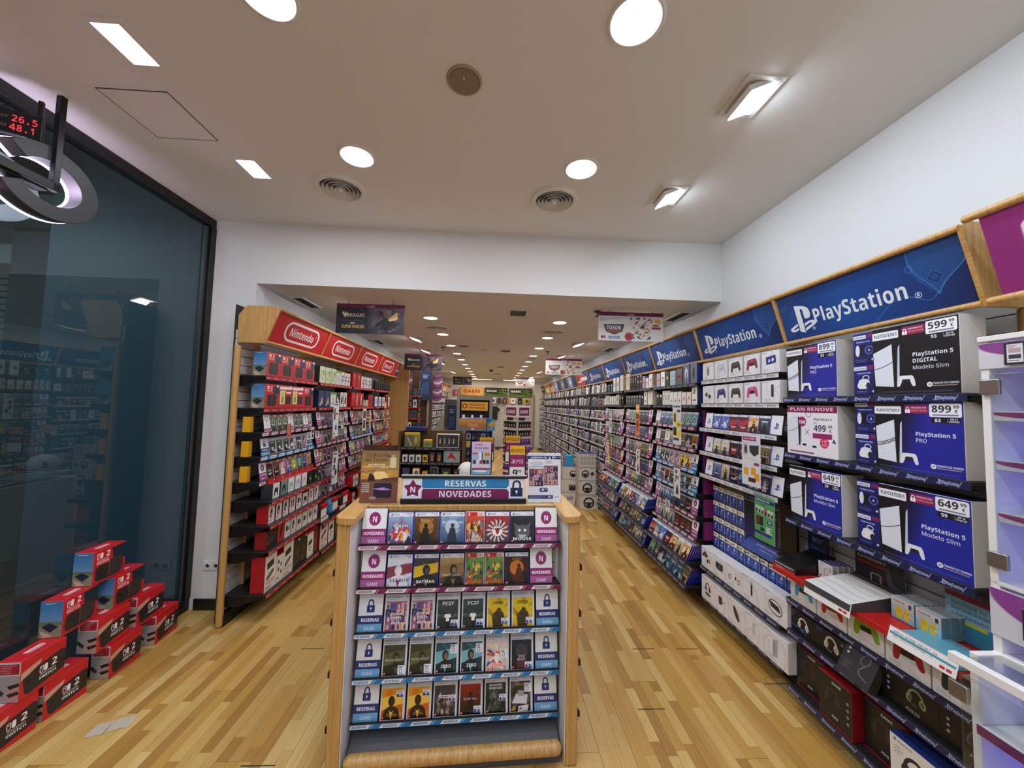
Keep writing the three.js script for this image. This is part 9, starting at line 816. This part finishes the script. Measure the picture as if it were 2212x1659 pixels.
{
  const t = thing('card_spinner', 'four-sided wire spinner rack under a white cube with plum panels', 'rack'); t.position.set(0.48, 0, -7.6); t.rotation.y = 0.72; mesh('spinner_pole', rod(0.03, 1.6), M.white, t).position.y = 0.8; mesh('spinner_foot', new THREE.CylinderGeometry(0.28, 0.3, 0.04, 32), M.white, t).position.y = 0.02; mesh('head_cube', solid(0.36, 0.24, 0.36, 0.004), M.white, t).position.y = 1.6; for (let k = 0; k < 4; k++) { const f = mesh('cube_print', boxGeo(0.34, 0.22, 0.004, { f: S.cube, e: signAtlas.swatch('#e6e4e4') }), signAtlas.mat, t); const a = k * PI / 2; at(f, Math.sin(a) * 0.186, 1.61, Math.cos(a) * 0.186, a); } for (const a of [0, 1, 2, 3]) mesh('corner_wire', rod(0.006, 1.56, 8), M.white, t).position.set(a & 1 ? 0.18 : -0.18, 0.82, a & 2 ? 0.18 : -0.18);
  for (const side of [0, 1]) { const F = new Frame(0.48, -7.6, 0.72 - side * PI / 2); for (let r = 0; r < 7; r++) { const bar = mesh('wire_bar', rod(0.004, 0.36, 8), M.white, t); bar.rotation.order = 'YXZ'; bar.rotation.set(0, -side * PI / 2, PI / 2); bar.position.set(side ? -0.19 : 0, 1.54 - r * 0.17, side ? 0 : 0.19); for (let c = 0; c < 5; c++) { const vio = !side ? r > 1 : r > 4, m = shade(new THREE.Mesh(boxGeo(0.06, 0.12, 0.02, { f: vio ? coverAtlas.violet ??= coverAtlas.add(40, 70, (g, w, h) => { fill(g, '#6a3a9a', -2, -2, w + 4, h + 4); poly(g, '#c8a8e0', [[w * 0.2, h * 0.2], [w * 0.8, h * 0.14], [w * 0.5, h * 0.5]]); }) : coverAtlas.dusk ??= coverAtlas.add(40, 70, (g, w, h) => { fill(g, '#1e1c22', -2, -2, w + 4, h + 4); disc(g, '#d8d4cc', w * 0.5, h * 0.6, w * 0.18, h * 0.2); fill(g, '#c8303a', w * 0.3, h * 0.84, w * 0.4, h * 0.08); }), e: coverAtlas.swatch(vio ? '#54307e' : '#1a1a1e') }), coverAtlas.mat)); m.name = numbered('hanging_pack'); scene.add(m); F.put(m, -0.14 + c * 0.07, 1.4 - r * 0.17, 0.225); tag(m, `${vio ? 'violet' : 'black'} pack on the spinner, ${ORD[r]} wire down, ${ORD[c]} of the ${side ? 'red-sign' : 'blue-sign'} face`, 'pack', 'packs on the spinner'); } } }
}
{ const t = thing('used_kiosk', 'tall grey cabinet with an orange guarantee header in the middle of the shop', 'cabinet'); t.position.set(-0.45, 0, -8.6); mesh('back_board', solid(0.8, 2.0, 0.03, 0.004), M.charcoal, t).position.z = -0.14; for (const x of [-0.37, 0.37]) at(mesh('side_frame', solid(0.07, 2.0, 0.28, 0.006), std(0x7b7c7c, 0.5), t), x, 0, 0); mesh('top_frame', solid(0.8, 0.08, 0.28, 0.006), std(0x7b7c7c, 0.5), t).position.y = 1.94; at(mesh('header_print', boxGeo(0.6, 0.2, 0.01, { f: S.garant, e: signAtlas.swatch('#dca02c') }), signAtlas.mat, t), 0, 1.7, 0.1); for (const y of [1.32, 1.0, 0.66, 0.3]) { const s = mesh('shelf', solid(0.66, 0.02, 0.24, 0.003), M.yellow, t); s.position.set(0, y, 0); at(mesh('shelf_edge', solid(0.66, 0.05, 0.01, 0.002), M.yellow, s), 0, 0, 0.12); }
  for (let i = 0; i < 6; i++) { const b = mesh('used_console', solid(0.06, 0.26, 0.16, 0.01), i % 2 ? M.black : M.white); b.position.set(-0.7 + i * 0.1, 1.341, -8.6); tag(b, `used console standing in the grey cabinet, ${ORD[i]} from the red-sign side`, 'console', 'used consoles in the grey cabinet'); } }
{ const t = thing('dark_rack', 'dark grey rack panel just behind the orange-headed grey cabinet', 'rack'); t.position.set(-1.05, 0, -9.4); mesh('rack_board', solid(0.4, 1.95, 0.05, 0.004), M.charcoal, t); at(mesh('rack_print', boxGeo(0.24, 0.7, 0.004, { f: S.blueAd, e: signAtlas.swatch('#222') }), signAtlas.mat, t), 0, 1.1, 0.03); }
{ const t = thing('sales_counter', 'cream sloping-topped counter end before the far left shelves', 'counter'); t.position.set(-1.28, 0, -9.6); const b = mesh('counter_end', extrude([[0, 0], [1.6, 0], [1.6, 1.0], [1.3, 1.15], [0.3, 1.5], [0, 1.5]], 0.3, 0.01), M.ivory, t); b.rotation.y = -PI / 2 + PI; b.position.set(-0.15, 0, -0.8); at(mesh('counter_edge', solid(0.32, 0.03, 1.1, 0.006), M.steel, t), -0.0, 1.33, -0.1, 0, 0.32); }
// peg panel of charms jutting out past the red signs
{
  const t = thing('peg_rack', 'wooden peg panel of small hanging packs past the red-signed run', 'rack'); t.position.set(-1.72, 0, -8.05); mesh('panel_board', solid(0.76, 2.64, 0.05, 0.004), M.brown, t); at(mesh('side_post', solid(0.04, 2.2, 0.06, 0.004), M.aluminium, t), 0.3, 0.1, 0.04); at(mesh('side_post', solid(0.04, 2.2, 0.06, 0.004), M.aluminium, t), 0.12, 0.1, 0.04);
  board(new Frame(-1.72, -8.05, 0), 'wall_poster', S.plumSwirl, -0.2, 1.86, 0.06, 0.3, 0.62, 'plum and white swirl poster high on the peg panel', 'poster'); board(new Frame(-1.42, -7.9, 0.5), 'wall_poster', S.blueAd, -0.06, 1.9, 0.06, 0.24, 0.62, 'dark blue poster turned outward on the peg panel', 'poster'); board(new Frame(-1.26, -8.25, 0), 'wall_poster', S.plumSwirl, 0, 1.86, 0.06, 0.2, 0.62, 'second plum swirl poster beside the dark blue one', 'poster');
  const F = new Frame(-1.95, -7.7, 0.35), ids = ['figBlack', 'blackPegs', 'figBrown', 'figSlate', 'figToon']; for (let r = 0; r < 5; r++) { const y = 1.98 - r * 0.23; const b = mesh('peg_shelf', solid(0.56, 0.02, 0.14, 0.003), M.redCard); F.put(b, 0.16, y - 0.02, 0.06); tag(b, `red-edged peg shelf of clear packs by the wooden panel, ${ORD[r]} from the top`, 'shelf', 'red-edged peg shelves'); for (let c = 0; c < 6; c++) { const id = ids[(r + c * 2) % 5], m = cartonMesh(id, 0.62); m.name = numbered('hanging_pack'); scene.add(m); F.put(m, -0.06 + c * 0.09, y + 0.001, 0.09); m.scale.set(0.075 / (B[id].w * 0.62), 0.16 / (B[id].h * 0.62), 0.3); tag(m, `small clear-fronted pack, ${ORD[c]} on the ${ORD[r]} red-edged peg shelf`, 'pack', 'packs on the red-edged peg shelves'); } }
}
// ------------------------------------------------------------------ far end: back-wall bays, header signs, distant stock as one mass
const farF = [], fgeo = [];
for (let i = 0; i < 9; i++) { const z1 = -6.4 - i * 1.07, F = new Frame(RX, z1 - 1.06, -PI / 2); farF.push([F, i]); if (i < 8) headerSign(F, 0, 1.06, i === 0 ? S.station : i === 1 ? S.dragon : i < 5 ? S.aisle1 : i < 7 ? S.aisle2 : S.greenGame, `tilted header sign far along the blue-signed wall, ${ORD[i]} past the wheel cartons`, 'far header signs', [true, false]); }
for (let i = 0; i < 6; i++) { const F = new Frame(LX, -9.9 - i * 1.05, PI / 2); farF.push([F, 20 + i]); headerSign(F, 0, 1.04, i < 2 ? S.aisle3 : S.aisle2, `tilted header sign far along the red-signed side, ${ORD[i]} past the peg panel`, 'far header signs', [true, false]); }
const farBoard = (F, len, label) => { const t = thing('shelf_bay', label, 'shelving'); F.put(t, 0, 0, 0); at(mesh('slat_board', solid(len, 2.5, 0.03, 0.002), M.slat, t), len / 2, 0.02, -0.02); for (let r = 0; r < 9; r++) { const y = 0.24 + r * 0.235; at(mesh('shelf', solid(len - 0.04, 0.012, 0.2, 0.002), M.shelf, t), len / 2, y - 0.012, 0.1); at(mesh('price_strip', boxGeo(len - 0.04, 0.03, 0.004, { f: S[r > 6 ? 'stDark' : 'stWhite'], e: signAtlas.swatch('#14151a') }), signAtlas.mat, t), len / 2, y - 0.03, 0.202); } };
farF.forEach(([F, k]) => { farBoard(F, 1.05, k < 20 ? `plain distant bay on the blue-signed wall, ${ORD[k]} past the wheel cartons` : `plain distant bay on the red-signed side, ${ORD[k - 20]} past the peg panel`); for (let r = 0; r < 9; r++) { const y = 0.24 + r * 0.235; let s = 0.05; while (s < 0.96) { const hang = r > 6 || rnd() < 0.24, w = hang ? 0.06 + 0.06 * rnd() : 0.108; if (hang) stuffBox(F, stuffGeos, w - 0.006, 0.12 + 0.06 * rnd(), 0.07, { f: B[pick(['budsWhite', 'dullPack', 'hookWhite', 'chargeNavy', 'earWhite', 'roundWhite', 'blackTag', 'standWhite', 'orangePack', 'loopRed'])].rect, e: boxAtlas.swatch(pick(['#2a2c34', '#d8d6d0', '#24367a'])) }, s + w / 2, y + 0.001, 0.18, 0.05); else { const id = pick(anyPs); stuffBox(F, fgeo, w - 0.003, 0.142, 0.02, { f: covers[id].rect, e: coverAtlas.swatch('#1b2a9c') }, s + w / 2, y + 0.001, 0.19, 0.14); } s += w; } } });
{ const m = mesh('distant_packs', mergeGeometries(stuffGeos), boxAtlas.mat); m.userData.kind = 'stuff'; const f = mesh('distant_games', mergeGeometries(fgeo), coverAtlas.mat); f.userData.kind = 'stuff'; const q = mesh('filed_games', mergeGeometries(fileGeos), coverAtlas.mat); q.userData.kind = 'stuff'; tag(m, 'many small packs crowding the distant shelves', 'packs'); tag(f, 'many game cases crowding the distant shelves', 'games'); tag(q, 'blue game cases filed behind the fronts of the floor bins', 'games'); }
{
  const F = new Frame(-1.5, Z_BACK + 0.06, 0), t = thing('shelf_bay', 'three pale slatted bays of the back wall under orange and green signs', 'shelving'); F.put(t, 0, 0, 0); at(mesh('slat_board', solid(3.3, 2.3, 0.03, 0.002), M.slat, t), 1.6, 0.02, -0.02); for (let i = 0; i < 26; i++) at(mesh('slat_groove', solid(3.3, 0.006, 0.004, 0.001), M.groove, t), 1.6, 0.14 + i * 0.085, -0.004); for (const s of [0, 1.05, 2.1, 3.2]) at(mesh('post', rod(0.026, 2.3), M.beech, t), s, 1.17, 0.0);
  [['goldGame', 0.0, 'orange back-wall sign with plum letters'], ['greenGame', 1.06, 'dark green back-wall sign in the middle'], ['greenGame', 2.12, 'dark green back-wall sign nearest the blue-signed wall']].forEach(([a, s, l]) => { const g = thing('back_sign', l, 'sign'); F.put(g, s + 0.5, 2.23, 0.06); mesh('sign_face', boxGeo(1.0, 0.35, 0.02, { f: S[a], e: signAtlas.swatch('#b8862c') }), signAtlas.mat, g); for (const y of [-0.012, 0.35]) at(mesh('sign_rail', solid(1.02, 0.014, 0.03, 0.003), M.beech, g), 0, y, -0.005); });
  [['dropGreen', 1.2], ['figToon', 1.45], ['figBlack', 1.7], ['figBrown', 1.95], ['ringPink', 2.3], ['dropGreen', 2.6], ['figGold', 2.9]].forEach(([id, s], i) => { const m = cartonMesh(id, 1); m.name = numbered('plush_bag'); scene.add(m); F.put(m, s, 1.9, 0.12); m.scale.set(0.19 / B[id].w, 0.25 / B[id].h, 0.6); tag(m, `dark bag hanging under the green back-wall signs, ${ORD[i]} along`, 'bag', 'bags on the back wall'); });
  board(F, 'exit_sign', S.exit, -0.2, 2.2, 0.03, 0.22, 0.26, 'small red emergency plate on the back wall beside the orange sign', 'sign');
  for (const s of [1.1, 1.5, 2.2, 2.7]) { const g = mesh('hanging_shirt', extrude([[-0.13, 0], [0.13, 0], [0.13, 0.4], [0.22, 0.36], [0.24, 0.46], [0.1, 0.56], [-0.1, 0.56], [-0.24, 0.46], [-0.22, 0.36], [-0.13, 0.4]], 0.03, 0.006), M.black); F.put(g, s, 1.2, 0.05); tag(g, `black shirt hanging on the back wall, ${s < 1.3 ? 'first' : s < 2 ? 'second' : s < 2.5 ? 'third' : 'fourth'} from the orange sign`, 'shirt', 'black shirts on the back wall'); }
}
scene.traverse((o) => { if (o.isLight) o.castShadow = o.isPointLight; });
renderer.render(scene, camera);
